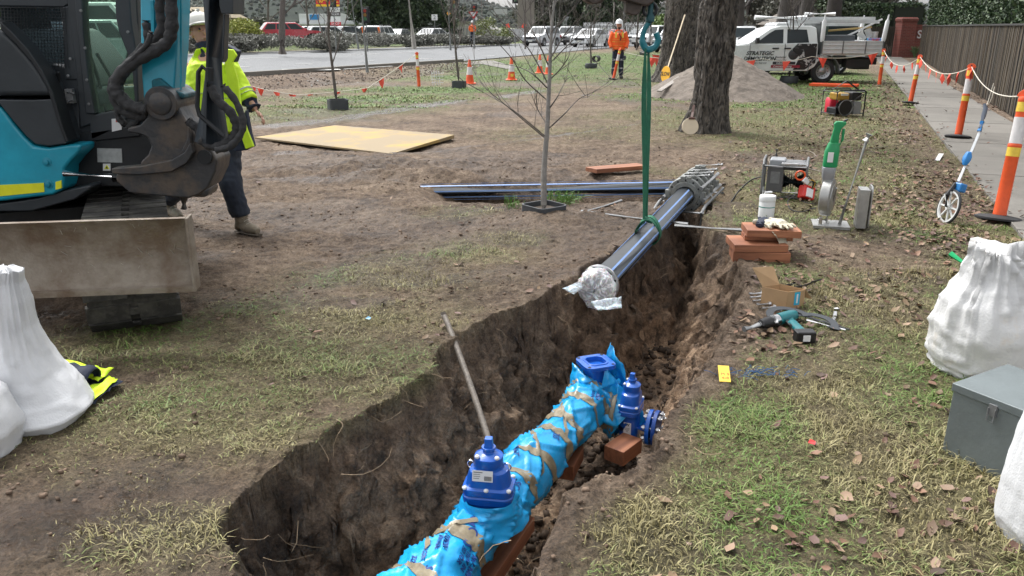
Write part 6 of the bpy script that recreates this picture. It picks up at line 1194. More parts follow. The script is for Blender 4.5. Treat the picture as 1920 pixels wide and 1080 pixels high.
# gravel pile
def cone_pile():
    c = Vector((5.5, 21.4)); Rr, Hh = 2.1, 1.17; n = 120; V = []; xs = np.linspace(-Rr * 1.25, Rr * 1.25, n); X, Y = np.meshgrid(xs, xs); ang = np.arctan2(Y, X); rr_ = np.hypot(X, Y * 1.0) / (Rr * (1 + .12 * fbm(np.cos(ang) * 1.5, np.sin(ang) * 1.5, 0, 3, 201)))
    Z = Hh * np.clip(1 - np.sqrt(rr_ ** 2 + .012), -.06, 1) * (1 + .0 * X) + (.035 * fbm(X * 3, Y * 3, 0, 4, 203) + .02 * fbm(X * 12, Y * 12, 0, 3, 205)) * (rr_ < 1.05)
    Z += terr(X + c.x, Y + c.y, False); idx = np.arange(n * n).reshape(n, n); F = np.stack([idx[:-1, :-1], idx[:-1, 1:], idx[1:, 1:], idx[1:, :-1]], -1).reshape(-1, 4)
    o = npmesh('gravel_pile', np.stack([X, Y, Z], -1).reshape(-1, 3), F, M('crushed_rock', (.155, .13, .108), .95, 0, .4, 5, bump=1, bscale=22), smooth=True); o.data.transform(Matrix.Identity(4)); o.location = (c.x, c.y, 0); tag(o, 'grey brown conical pile of fine gravel behind the big tree', 'gravel pile')
cone_pile()
b = MB(); b.beam(D(1236, 171, 20.0), D(1300, 128, 21.2), .14, .03); o = b.build('grey_plank', Mstripe('weathered_board', (.34, .31, .28), (.2, .18, .16), 8, 'X', .8)); tag(o, 'weathered grey plank leaning on the left flank of the gravel pile', 'plank'); rebase(o, D(1236, 171, 20.0))
# ---------------------------------------------------------------- people
def person(root, J, S_, mats, helm=None):
    """J: joints, S_: spec. body one continuous skin; clothes follow it"""
    m_skin, m_jk, m_tr, m_bt, m_hat = mats
    b = MB(); h = J['head']; f = J['face']; up_ = (h - J['neck']).normalized(); f = (f - f.dot(up_) * up_).normalized(); sd_ = f.cross(up_); k = S_
    b.tube([J['neck'] - up_ * .05 * k, J['neck'] + up_ * .04 * k, h - up_ * .02 * k], [.058 * k, .055 * k, .06 * k], 12)
    b.tube([h - up_ * .115 * k + f * .03 * k, h - up_ * .08 * k + f * .025 * k, h - up_ * .02 * k + f * .008 * k, h + up_ * .05 * k, h + up_ * .10 * k, h + up_ * .125 * k], [.03 * k, .058 * k, .08 * k, .085 * k, .066 * k, .02 * k], 16, ell=.88)
    b.sph(h + f * .092 * k - up_ * .02 * k, .017 * k, 8, 6, (1, 1, 1.6)); b.sph(h + f * .082 * k - up_ * .062 * k, .022 * k, 8, 6, (1.1, .7, .5))
    for s_ in (-1, 1): b.sph(h + sd_ * s_ * .078 * k - up_ * .01 * k, .022 * k, 8, 6, (.5, .9, 1.4)); b.sph(h + sd_ * s_ * .032 * k + f * .074 * k + up_ * .012 * k, .016 * k, 8, 6)
    for s_ in ('l', 'r'):
        sh, el, wr, hd_ = J['sh' + s_], J['el' + s_], J['wr' + s_], J['ha' + s_]; b.tube([J['chest'], sh, sh.lerp(el, .5), el, el.lerp(wr, .35), wr], [.10 * k, .058 * k, .05 * k, .042 * k, .04 * k, .027 * k], 10)
        hip, kn, an = J['hi' + s_], J['kn' + s_], J['an' + s_]; b.tube([J['pelvis'], hip, hip.lerp(kn, .5), kn, kn.lerp(an, .35), an], [.12 * k, .09 * k, .075 * k, .055 * k, .052 * k, .033 * k], 10)
    b.tube([J['pelvis'], J['waist'], J['chest'], J['neck']], [.13 * k, .125 * k, .14 * k, .06 * k], 14, ell=1.2, up=tuple(f))
    for s_ in ('l', 'r'):
        wr, hd_ = J['wr' + s_], J['ha' + s_]; d_ = (hd_ - wr).normalized(); pn_ = J.get('pn' + s_, f); pn_ = (pn_ - pn_.dot(d_) * d_).normalized(); w_ = d_.cross(pn_); tside = J.get('th' + s_, 1)
        b.tube([wr, wr + d_ * .04 * k, wr + d_ * .095 * k], [.024 * k, .03 * k, .03 * k], 10, ell=1.35, up=tuple(pn_)) if False else b.tube([wr, wr + d_ * .04 * k, wr + d_ * .09 * k], [.018 * k, .017 * k, .015 * k], 10, ell=2.1, up=tuple(pn_))
        for i, l in enumerate((.068, .078, .072, .056)):
            o_ = wr + d_ * .085 * k + w_ * (.03 - i * .0195) * tside * k; c1 = o_ + d_ * l * .5 * k + pn_ * .008 * k; c2 = c1 + (d_ * .7 + pn_ * .5).normalized() * l * .32 * k; c3 = c2 + (d_ * .35 + pn_ * .7).normalized() * l * .28 * k
            b.tube([o_, c1, c2, c3], [.0098 * k, .009 * k, .008 * k, .0062 * k], 8)
        o_ = wr + d_ * .03 * k + w_ * .028 * tside * k; b.tube([o_, o_ + (d_ + w_ * tside * .9).normalized() * .04 * k, o_ + (d_ * 1.5 + w_ * tside * .6 + pn_ * .4).normalized() * .072 * k], [.0125 * k, .011 * k, .008 * k], 8)
    bd = b.build('body', m_skin, root, remesh=.0065 * k, sm=2)
    return bd, f, up_, sd_, h
def eyes(root, h, f, up_, sd_, k=1):
    for s_ in (-1, 1): b = MB(); b.sph(h + sd_ * s_ * .032 * k + f * .0815 * k + up_ * .012 * k, .0105 * k, 10, 8); b.build('eye', mBlk, root, smooth=True)
def garment(root, name, tubes, mat, rem=.009, sm=3, disp=.012, ds=.06):
    b = MB()
    for t in tubes: b.tube(*t[:2], 14, **(t[2] if len(t) > 2 else {}))
    return b.build(name, mat, root, remesh=rem, sm=sm, disp=disp, dscale=ds)
def hband(root, c, d_, r, w, mat, ell=1, up=None, name='reflective_band'):
    b = MB(); d_ = Vector(d_).normalized(); b.tube([c - d_ * w / 2, c + d_ * w / 2], r, 28, caps=False, ell=ell, up=up); o = b.build(name, mat, root, smooth=2); md = o.modifiers.new('t', 'SOLIDIFY'); md.thickness = .003; return o
def helmet(root, h, up_, f, mat, k=1):
    b = MB(); tilt = (up_ + f * -.12).normalized(); b.lathe([(.128 * k, .0), (.13 * k, .008 * k), (.118 * k, .02 * k), (.112 * k, .07 * k), (.085 * k, .115 * k), (.045 * k, .14 * k), (.0, .146 * k)], h + up_ * .035 * k, tilt, 30, caps=False); b.tube([h + up_ * .045 * k + f * .09 * k, h + up_ * .038 * k + f * .155 * k], [.075 * k, .03 * k], 16, ell=.16 * 0 + 1, up=tuple(up_)) if False else None
    pk = [h + up_ * .04 * k + f * (.10 + .055 * math.cos(a)) * k + f.cross(up_) * (.10 * math.sin(a)) * k for a in [math.pi * (i / 10 - .5) for i in range(11)]]; b.prism(pk, [p + up_ * .01 * k for p in pk]); b.tube([h + up_ * .18 * k + f * .06 * k, h + up_ * .19 * k, h + up_ * .17 * k - f * .07 * k], .012 * k, 8); return b.build('hard_hat', mat, root, smooth=True)
# near worker in the yellow jacket, behind the boom cylinder; faces the camera's right
pw = thing('person', 'worker in open yellow and navy hi-vis jacket with white hard hat behind the digger', 'person')
wd = 6.9; Wp = lambda a, c, o=0: D(a, c, wd + o); K_ = 1.0
J = dict(head=Wp(378, 62), neck=Wp(388, 104, .02), chest=Wp(392, 150), waist=Wp(398, 225), pelvis=Wp(402, 262), face=Vector((.55, -.75, -.2)),
         shr=Wp(352, 128, .05), elr=Wp(338, 190, .05), wrr=Wp(352, 235, -.12), har=Wp(360, 252, -.16), shl=Wp(432, 122, .02), ell=Wp(456, 172, 0), wrl=Wp(478, 205, -.03), hal=Wp(494, 222, -.04), pnl=Vector((-.6, -.2, -.5)), thl=-1,
         hir=Wp(385, 275), knr=Wp(355, 330, .15), anr=Wp(318, 372, .5), tor=Wp(330, 380, .4), hil=Wp(425, 275), knl=Wp(432, 345, -.08), anl=Wp(452, 405, 0), tol=Wp(478, 424, -.08))
bd, f_, u_, s__, h_ = person(pw, J, K_, (mSkin, mHV, mNavy, mRub, mWhite)); eyes(pw, h_, f_, u_, s__)
garment(pw, 'trousers', [([J['waist'] - Vector((0, 0, .03)), J['pelvis']], [.14, .165]), ([J['pelvis'] + Vector((-.02, 0, 0)), J['hir'], J['knr'], J['anr'] + Vector((0, 0, .0))], [.13, .115, .09, .08]), ([J['pelvis'] + Vector((.02, 0, 0)), J['hil'], J['knl'], J['anl'] + Vector((0, 0, .0))], [.13, .12, .095, .082])], M('navy_trousers', (.016, .022, .036), .8, 0, .3, 8, bump=.4, bscale=12), .011, 2, .03, .07)
hem = J['pelvis'] + Vector((0, 0, -.10))
garment(pw, 'jacket', [([J['neck'] + Vector((0, 0, .03)), J['chest'] + Vector((0, 0, .09)), J['chest'], J['waist'], J['pelvis'] + Vector((0, 0, .02))], [.085, .15, .185, .19, .20], dict(ell=1.15, up=tuple(f_))), ([J['chest'] + Vector((0, 0, .05)), J['shl'], J['ell'], J['wrl'].lerp(J['ell'], .45)], [.12, .095, .082, .076]), ([J['chest'] + Vector((0, 0, .05)), J['shr'], J['elr'], J['wrr']], [.12, .095, .08, .07])], mHV, .011, 2, .03, .1)
garment(pw, 'jacket_hem', [([J['pelvis'] + Vector((0, 0, .05)), hem], [.204, .21], dict(ell=1.15, up=tuple(f_)))], mNavy, .012, 2, .02, .1)
garment(pw, 'sleeve_cuff', [([J['wrl'].lerp(J['ell'], .5), J['wrl'] + (J['ell'] - J['wrl']) * .05], [.079, .068])], mNavy, .009, 2, .02, .06)
for t in (.35, .95): hband(pw, J['chest'].lerp(J['waist'], t), (0, 0, 1), .199, .05, mSil, 1.15, tuple(f_))
hband(pw, J['ell'].lerp(J['wrl'], .18), J['wrl'] - J['ell'], .088, .045, mSil)
# yellow panel down the open front of the jacket
A = [(424, 92), (437, 93), (444, 104), (436, 116), (446, 150), (452, 200), (462, 240), (476, 275), (460, 280), (446, 240), (436, 205), (425, 150), (420, 112)]
b = MB(); A_ = [Wp(a, c, -.255 + .02 * math.sin(c * .05)) for a, c in A]; b.prism(A_, [p + Vector((0, .03, 0)) for p in A_]); b.build('front_panel', mHV, pw, bev=.008, seg=3)
b = MB(); A_ = [Wp(a, c, -.23) for a, c in ((425, 84), (447, 96), (440, 118), (426, 106))]; b.prism(A_, [p + Vector((0, .1, 0)) for p in A_]); b.build('collar', mNavy, pw, bev=.012, seg=3)
A = [(462, 205), (470, 250), (477, 275), (462, 282), (440, 284), (432, 250)]; A_ = [Wp(a, c, -.20) for a, c in A]; b = MB(); b.prism(A_, [p + Vector((0, .06, 0)) for p in A_]); b.build('front_hem', mNavy, pw, bev=.01)
b = MB(); b.tube([J['neck'] - Vector((0, 0, .05)), J['neck'] + u_ * .08, h_ - u_ * .085], [.10, .078, .082], 18); b.build('neck_warmer', mNavy, pw, remesh=.01, sm=2, disp=.01, dscale=.04)
helmet(pw, h_, u_, f_, M('hat_cream', (.58, .57, .52), .45, 0, .1, 9)); 
mBoot = M('boot_tan', (.20, .165, .12), .85, 0, .25, 14, bump=.4, bscale=40)
def boot(root, an, to, k=1, mat=None):
    z0 = gz0(an.x, an.y); d_ = (to - an); d_.z = 0; d_.normalize(); a = Vector((an.x, an.y, z0)); b = MB(); b.tube([an + Vector((0, 0, .05 * k)), a + Vector((0, 0, .19 * k)), a + Vector((0, 0, .10 * k)), a + Vector((0, 0, .06 * k)) - d_ * .02 * k], [.06 * k, .062 * k, .056 * k, .052 * k], 12); b.tube([a - d_ * .055 * k + Vector((0, 0, .055 * k)), a + d_ * .06 * k + Vector((0, 0, .062 * k)), a + d_ * .15 * k + Vector((0, 0, .05 * k)), a + d_ * .215 * k + Vector((0, 0, .042 * k))], [.045 * k, .05 * k, .046 * k, .028 * k], 12, ell=1.05)
    bo = b.build('boot', mat or mBoot, root, remesh=.008 * k, sm=2); b = MB(); b.tube([a - d_ * .07 * k + Vector((0, 0, .012)), a + d_ * .05 * k + Vector((0, 0, .012)), a + d_ * .15 * k + Vector((0, 0, .012)), a + d_ * .235 * k + Vector((0, 0, .014))], [.012 * k] * 4, 10, ell=[3.4, 3.8, 4.2, 2.6], up=(0, 0, 1)); b.build('sole', M('sole_brown', (.10, .08, .06), .9), bo, bev=.003)
    return a, d_
for s_ in 'lr':
    a, d_ = boot(pw, J['an' + s_], J['to' + s_])
    for k in range(4): b = MB(); c = a + d_ * (.02 + .028 * k) + Vector((0, 0, .16 - .022 * k)); w = Vector((-d_.y, d_.x, 0)) * .028; b.tube([c - w, c + Vector((0, 0, .012)) + d_ * .008, c + w], .003, 6); b.build('lace', mRope, pw, smooth=True)
rebase(pw, (J['anl'].x, J['anl'].y, 0))
# worker in orange, standing far
def far_worker(px, foot, topy, label, faced=True, legs=True, back=False):
    r_ = thing('person', label, 'person'); p = GG(px, foot); d_ = p.y * .95 + .53; Hh = (foot - topy) / FPX * d_ / math.cos(TH) * .985; k = Hh / 1.86; V_ = lambda x_, y_, z_: Vector((p.x + x_ * k, p.y + y_ * k, p.z + z_ * k)); fy = 1 if back else -1
    J = dict(head=V_(0, .0, 1.68), neck=V_(0, .01, 1.50), chest=V_(0, 0, 1.30), waist=V_(0, 0, 1.08), pelvis=V_(0, 0, .95), face=Vector((0, fy, -.25)), shl=V_(.2, 0, 1.43), ell=V_(.28, .02 * fy, 1.15), wrl=V_(.24, .14 * fy, .97), hal=V_(.2, .2 * fy, .90), shr=V_(-.2, 0, 1.43), elr=V_(-.28, .02 * fy, 1.15), wrr=V_(-.24, .12 * fy, .97), har=V_(-.2, .18 * fy, .9), pnl=Vector((-1, 0, 0)), pnr=Vector((1, 0, 0)),
             hil=V_(.09, 0, .9), knl=V_(.11, -.02, .5), anl=V_(.12, 0, .1), tol=V_(.13, -.12 if not back else .12, .04), hir=V_(-.09, 0, .9), knr=V_(-.11, -.02, .5), anr=V_(-.12, 0, .1), tor=V_(-.13, -.12 if not back else .12, .04))
    bd, f_, u_, s_, h_ = person(r_, J, k, (mSkin, mOr, mNavy, mRub, mWhite)); 
    if faced:
        eyes(r_, h_, f_, u_, s_, k); b = MB(); b.tube([h_ - u_ * .10 * k + f_ * .05 * k, h_ - u_ * .07 * k + f_ * .075 * k], [.05 * k, .04 * k], 10); b.build('beard', M('beard', (.06, .035, .025), .9), r_, smooth=True)
    mHO = M('hivis_orange', (.9, .13, .02), .6, 0, .12, 5, bump=.25, bscale=12)
    garment(r_, 'trousers', [([J['waist'], J['pelvis']], [.14 * k, .16 * k]), ([J['pelvis'], J['hil'], J['knl'], J['anl'] + Vector((0, 0, .03))], [.12 * k, .10 * k, .085 * k, .08 * k]), ([J['pelvis'], J['hir'], J['knr'], J['anr'] + Vector((0, 0, .03))], [.12 * k, .10 * k, .085 * k, .08 * k])], mNavy, .014, 2, .02, .08)
    garment(r_, 'jacket', [([J['neck'] + Vector((0, 0, .02)), J['chest'] + Vector((0, 0, .1)), J['chest'], J['waist'], J['pelvis'] + Vector((0, 0, -.04))], [.09 * k, .15 * k, .18 * k, .175 * k, .185 * k], dict(ell=1.2, up=(0, 1, 0))), ([J['chest'] + Vector((0, 0, .06)), J['shl'], J['ell'], J['wrl']], [.11 * k, .085 * k, .075 * k, .06 * k]), ([J['chest'] + Vector((0, 0, .06)), J['shr'], J['elr'], J['wrr']], [.11 * k, .085 * k, .075 * k, .06 * k])], mHO, .014, 2, .02, .08)
    for t in (.5, 1.35): hband(r_, J['chest'].lerp(J['waist'], t), (0, 0, 1), .193 * k, .075 * k, mRefY, 1.2, (0, 1, 0))
    if faced:
        for s_ in (-1, 1): b = MB(); b.beam(V_(.11 * s_, -.185, 1.28), V_(.105 * s_, -.15, 1.46), .06 * k, .02); b.build('shoulder_strip', mRefY, r_, bev=.004)
        b = MB(); b.tube([V_(-.02, -.19, 1.42), V_(.05, -.2, 1.3), V_(.03, -.2, 1.2)], .02 * k, 6); b.build('strap', mBlk, r_, smooth=True)
    for s_ in ('l', 'r'):
        for t in (-.25, .42): c = J['kn' + s_].lerp(J['an' + s_], t); hband(r_, c, (0, 0, 1), .098 * k, .045 * k, mSil)
        boot(r_, J['an' + s_], J['to' + s_], k, mRub)
    helmet(r_, h_, u_, f_, mWhite, k); return rebase(r_, p)
far_worker(1157, 147, 45, 'worker in orange hi-vis and white hard hat standing behind a bollard')
# ================================================================ TREES
mBark = Mstripe('bark', (.17, .15, .13), (.022, .02, .018), 15, 'Z', .9, 1.6, 1, .38, .08); mTwig = M('twig', (.11, .095, .085), .85, 0, .25, 14); mTwigD = M('dark_twig', (.06, .052, .048), .9, 0, .25, 4)
def big_trunk(px, py, r, lean, label, H_=6.5, n=150, m=260, seed=1, top=1.15):
    p = GG(px, py); root = thing('oak_tree', label, 'tree', 'big rough barked trees'); V = []
    zz = np.linspace(-.12, H_, m)[:, None]; th = np.linspace(0, 2 * np.pi, n, endpoint=False)[None, :]
    rad = r * (1 + .62 * np.exp(-np.clip(zz, 0, 9) / .34) * (1 + .5 * vn(np.cos(th) * 2, np.sin(th) * 2, 0, seed)) + (top - 1) * np.clip(zz / 4, 0, 1)) * (1 + .04 * fbm(np.cos(th) * 1.2, np.sin(th) * 1.2, zz * .5, 3, seed + 2))
    u = np.cos(th) * 5.2 * r / .36; v = np.sin(th) * 5.2 * r / .36; w = fbm(u, v, zz * 2.2, 2, seed + 5) * .5; rg = np.abs(vn(u * 1.25 + w, v * 1.25 + w, zz * 1.7 + w, seed + 8)); rg2 = np.abs(vn(u * 2.5, v * 2.5, zz * 4.2, seed + 11))
    rad = rad + .06 * np.minimum(rg * 2.6, 1) + .02 * np.minimum(rg2 * 3, 1) - .03
    X = p.x + rad * np.cos(th) + lean * zz; Y = p.y + rad * np.sin(th) + 0 * zz; Z = p.z + zz + 0 * th
    idx = np.arange(m * n).reshape(m, n); F = np.stack([idx[:-1], np.roll(idx, -1, 1)[:-1], np.roll(idx, -1, 1)[1:], idx[1:]], -1).reshape(-1, 4)
    npmesh('trunk', np.stack([X, Y, Z], -1).reshape(-1, 3), F, mBark, root, smooth=True)
    b = MB(); rd = random.Random(seed)
    def br(q, d, l, r_, k):
        P = [q]; 
        for i in range(5): d = (d + Vector((rd.gauss(0, .16), rd.gauss(0, .16), .05))).normalized(); q = q + d * l / 5; P.append(q)
        b.tube(P, [r_ * (1 - .09 * i) for i in range(6)], 8 if k > 1 else 5)
        if k:
            for i in range(3): br(P[rd.choice((3, 4, 5))], (d + Vector((rd.gauss(0, .6), rd.gauss(0, .6), rd.gauss(.1, .3)))).normalized(), l * .7, r_ * .55, k - 1)
    for i in range(4): a = i * 1.6 + seed; br(Vector((p.x + lean * H_, p.y, H_ - .4)), Vector((math.cos(a), math.sin(a), 1.1)).normalized(), 3.2, r * .55, 3)
    b.build('crown', mBark, root, smooth=True); return rebase(root, p)
big_trunk(1325, 246, .25, .030, 'big rough barked tree trunk in front of the gravel pile', seed=3, top=1.22)
big_trunk(1268, 152, .52, .05, 'thick rough barked trunk partly hidden behind the nearer big tree', seed=9)
def bare_tree(name, base, h, r, label, seed, spread=.55, k=4, lean=(0, 0), mat=None, group=None, first=.25, nb=6, collar=None, twigf=.62):
    root = thing(name, label, 'tree', group); rd = random.Random(seed); T_ = MB(); B_ = MB(); base = Vector(base); P = []; q = base.copy(); d = Vector((lean[0], lean[1], 1)).normalized()
    for i in range(11): P.append(q.copy()); d = (d + Vector((rd.gauss(0, .03), rd.gauss(0, .03), .02))).normalized(); q = q + d * h / 10
    T_.tube(P, [r * (1.25 if i == 0 else 1) * (1 - .085 * i) for i in range(11)], 10); T_.build('trunk', mat or mTwig, root, smooth=True)
    def br(q, d, l, r_, lv):
        Q = [q]
        for i in range(5): d = (d + Vector((rd.gauss(0, .11), rd.gauss(0, .11), rd.gauss(.06, .06)))).normalized(); q = q + d * l / 5; Q.append(q)
        B_.tube(Q, [max(r_ * (1 - .13 * i), .0012) for i in range(6)], 6 if lv > 1 else 4, caps=False)
        if lv > 0:
            for i in range(rd.choice((2, 3, 3))): br(Q[rd.randint(1, 5)], (d + Vector((rd.gauss(0, .5), rd.gauss(0, .5), rd.gauss(.1, .3)))).normalized(), l * rd.uniform(.45, .75), r_ * twigf, lv - 1)
    for i in range(nb):
        t = first + (1 - first) * (i + rd.random() * .6) / nb; j = min(int(t * 10), 9); a = i * 2.4 + rd.random(); br(P[j].lerp(P[j + 1], t * 10 - j), Vector((math.cos(a) * spread, math.sin(a) * spread, 1 - spread * .5)).normalized(), h * (1.05 - t) * .55 + h * .1, r * (1 - .7 * t) * .55, k)
    B_.build('crown', mat or mTwig, root, smooth=False); return rebase(root, base)
# near sapling with its named limbs
sb0 = GG(1020, 396); root = thing('sapling', 'leafless young tree in a black square guard right of the excavator', 'tree', 'leafless saplings on the verge'); sd0 = sb0.y * .95 + .53
Sp = lambda a, c, o=0: D(a, c, sd0 + o)
b = MB(); b.tube(spline([sb0 + Vector((0, 0, -.03)), Sp(1020, 320), Sp(1026, 240), Sp(1030, 150), Sp(1034, 60), Sp(1044, -60), Sp(1048, -260)], 5), [.030 - .0008 * i for i in range(31)], 12); b.build('trunk', M('sapling_bark', (.20, .185, .17), .8, 0, .25, 14, bump=.4, bscale=30), root, smooth=True)
b = MB(); rd = random.Random(5)
def twig(P, r, k=2):
    L_ = spline(P, 5); b.tube(L_, [max(.0016, r * (1 - .9 * i / len(L_))) for i in range(len(L_))], 6)
    if k:
        for i in range(4 if k == 2 else 2):
            j = rd.randint(3, len(L_) - 2); d = (L_[j + 1] - L_[j]).normalized(); l = (P[-1] - P[0]).length * rd.uniform(.18, .4); q = L_[j]; s_ = Vector((rd.gauss(0, .5), rd.gauss(0, .5), rd.gauss(.25, .3))); twig([q, q + (d + s_) * l * .5, q + (d + s_ * 1.2 + Vector((0, 0, .2))) * l], r * .5, k - 1)
for P in (((1026, 262), (985, 228), (940, 190), (905, 160), (886, 128)), ((1022, 255), (960, 205), (915, 178), (880, 158)), ((1030, 240), (1060, 212), (1085, 186), (1120, 168), (1166, 135)), ((1028, 190), (985, 150), (960, 110), (925, 70), (890, 20)), ((1029, 160), (990, 90), (940, 40), (900, 5)), ((1030, 150), (1050, 130), (1068, 100), (1066, 60)), ((1031, 130), (1010, 80), (985, 30), (975, -40)), ((1032, 110), (1062, 60), (1090, 30), (1100, 14)), ((1033, 90), (1048, 40), (1060, -30)), ((1033, 80), (1016, 30), (1010, -50)), ((1034, 60), (1080, 10), (1110, -30)), ((1031, 170), (1000, 140), (970, 125), (925, 118)), ((1029, 205), (1046, 180), (1062, 150), (1080, 140)), ((1034, 60), (1030, 0), (1036, -60)), ((1027, 236), (1008, 205), (994, 170)), ((1030, 120), (1075, 75), (1120, 40)), ((1036, 20), (990, -30), (960, -80)), ((1038, 0), (1080, -60), (1110, -120))):
    twig([Sp(a, c, rd.uniform(-.04, .04) + (i * rd.choice((-.07, .07)))) for i, (a, c) in enumerate(P)], .0075)
b.build('crown', mTwig, root); rebase(root, sb0)
def guard(c, w, h, yaw, label, rnd=False, tilt=0):
    b = MB()
    if rnd: b.lathe([(w * .5, 0), (w * .56, h * .5), (w * .5, h), (w * .34, h), (w * .34, h * .3), (w * .2, h * .3)], n=26)
    else:
        b.loft([[Vector((u, v, z_)) for u, v in rrect(w, w, .06)] for z_ in (-.05, h)] + [[Vector((u, v, h)) for u, v in rrect(w - .03, w - .03, .05)], [Vector((u, v, -.02)) for u, v in rrect(w - .03, w - .03, .05)]], caps=False); b.m = 1; b.add([Vector((u, v, .02)) for u, v in rrect(w - .03, w - .03, .05)], [tuple(range(28))])
    o = b.build('tree_guard', [M('guard_plastic', (.05, .055, .062), .6, 0, .15), M('pot_soil', (.06, .045, .035), .95, 0, .3, 30)], smooth=True); put(o, c, yaw, tilt); return tag(o, label, 'tree guard', 'black tree guards and planters')
guard(sb0 + Vector((0, 0, 0)), .33, .065, R(38), 'square black plastic guard around the near sapling')
for i, (a, c, w, tx, ty, lab) in enumerate(((634, 205, 44, 612, -60, 'behind the plywood sheet'), (861, 165, 30, 845, -40, 'beside the leftmost traffic cone'), (1108, 128, 21, 1104, 20, 'beside the drain pipe'), (1479, 156, 31, 1480, -30, 'in front of the white ute'), (1164, 112, 18, 1172, 30, 'behind the worker in orange'))):
    p = GG(a, c); d_ = p.y * .95 + .53; W_ = w / FPX * d_; guard(p, W_ * (.8 if i < 2 else 1), W_ * .42, i + .4, ('square grey planter ' if i < 2 else 'round black planter ') + lab, i > 1); tp = D(tx, ty, d_); hh = (tp - p).length; bare_tree('sapling', p + Vector((0, 0, .02)), hh, .028 + .0006 * d_, 'bare sapling in the planter ' + lab, 30 + i, .5, 3, ((tp.x - p.x) / hh, 0), group='leafless saplings on the verge', nb=9, first=.3, twigf=.7)
PAL_D = [(.045, .07, .04), (.065, .095, .05), (.035, .052, .032), (.085, .115, .06)]; PAL_G = [(.15, .15, .13), (.2, .2, .175), (.10, .105, .085), (.25, .25, .22)]
def foliage(name, blobs, n, size, pal, parent=None, seed=0, thr=-.15, fr=1.6, flat=.5):
    g_ = np.random.default_rng(seed); wt = np.array([b[1][0] * b[1][1] + b[1][0] * b[1][2] for b in blobs]); bi = g_.choice(len(blobs), n * 2, p=wt / wt.sum()); C = np.array([list(b[0]) for b in blobs])[bi]; Rr = np.array([list(b[1]) for b in blobs])[bi]
    d = g_.normal(size=(n * 2, 3)); d /= np.linalg.norm(d, axis=1)[:, None]; rr = (.55 + .5 * g_.random(n * 2)) ; P = C + d * Rr * rr[:, None]; nz = fbm(P[:, 0] * fr, P[:, 1] * fr, P[:, 2] * fr, 3, seed + 1); k = nz > thr; P, d, nz = P[k][:n], d[k][:n], nz[k][:n]; n = len(P)
    a = g_.normal(size=(n, 3)); a = d * flat * .6 + a * .5; a /= np.linalg.norm(a, axis=1)[:, None]; u = np.cross(a, g_.normal(size=(n, 3))); u /= np.linalg.norm(u, axis=1)[:, None]; v = np.cross(a, u); s_ = size * (.6 + .8 * g_.random((n, 1))); Pp = P
    V = np.stack([Pp - u * s_, Pp - v * s_ * .5, Pp + u * s_, Pp + v * s_ * .5], 1).reshape(-1, 3); F = np.arange(n * 4).reshape(n, 4); c = np.array(pal)[g_.integers(0, len(pal), n)] * (.7 + .6 * g_.random((n, 1)))
    return npmesh(name, V, F, Mattr('leaf', .55), parent, np.repeat(c, 4, 0))
def bushtree(name, base, blobs, n, size, pal, label, cat='tree', group=None, seed=0, tr=.2, thr=-.15, fr=.8):
    root = thing(name, label, cat, group); base = Vector(base); foliage('crown', [(base + Vector(c), r_) for c, r_ in blobs], n, size, pal, root, seed, thr, fr)
    if tr: b = MB(); top = max(c[2] for c, _ in blobs); b.tube([base, base + Vector((0, 0, top * .5)), base + Vector((.1, 0, top))], [tr, tr * .8, tr * .3], 8); b.build('trunk', mTwigD, root, smooth=True)
    return rebase(root, base)
# ---- shrubs in the median
SH = [(i, x) for i, x in enumerate((428, 505, 565, 640, 700, 745, 800, 850, 905, 960, 1000, 1050))]
for i, (x, yb, w, h) in enumerate(((415, 103, 70, 40), (480, 100, 110, 42), (570, 97, 100, 36), (650, 95, 95, 40), (715, 93, 70, 32), (765, 92, 60, 28), (820, 90, 80, 30), (870, 88, 50, 24), (900, 87, 60, 22), (945, 86, 60, 20), (355, 106, 90, 44), (285, 110, 90, 46), (600, 99, 70, 30))):
    p = G(x, yb + 1); d_ = p.y * .95 + .53; s_ = d_ / FPX; W_, H_ = w * s_ / 2 * 1.6, h * s_ * .52; rd = random.Random(i)
    bushtree('shrub', (p.x, p.y + 1.2, .3), [((rd.uniform(-.6, .6) * W_, rd.uniform(-.3, .3), H_ * rd.uniform(.35, .75)), (W_ * rd.uniform(.4, .6), W_ * .5, H_ * rd.uniform(.5, .75))) for _ in range(6)], 6500, .075, PAL_G, ['grey green low shrub in the median, ' + t for t in ('just right of the worker in yellow', 'left of the red wagon', 'below the front of the red wagon', 'below the white building', 'left of the white wagon', 'below the white wagon', 'left of the pale sedan', 'right of the pale sedan', 'below the ramp', 'left of the white cabinet', 'seen behind the digger boom', 'seen through the cab door', 'lowest one under the red wagon')][i], 'shrub', 'grey shrubs along the median', 300 + i, 0, -.1, 2.2)
bushtree('yellow_shrub', G(400, 78) + Vector((-10, -14, .3)), [((0, 0, .7), (1, .8, .8))], 10, .05, PAL_D, 'x', seed=1) if False else None
p = D(457, 58, 58); p.z = .4; bushtree('shrub', p, [((0, 0, 1.0), (1.3, 1, .9)), ((.8, 0, .7), (.8, .8, .6))], 3500, .09, [(.28, .30, .06), (.2, .24, .05), (.36, .36, .1)], 'rounded yellow green shrub left of the red wagon', 'shrub', seed=330, tr=0)
p = D(915, 62, 75); p.z = 0; bushtree('shrub', p, [((0, 0, 1.2), (1.5, 1, 1.3)), ((1.4, 0, .8), (1, .8, .9))], 3000, .09, [(.14, .17, .05), (.2, .22, .08)], 'light green shrub behind the median beside the white cabinet', 'shrub', seed=331, tr=0)
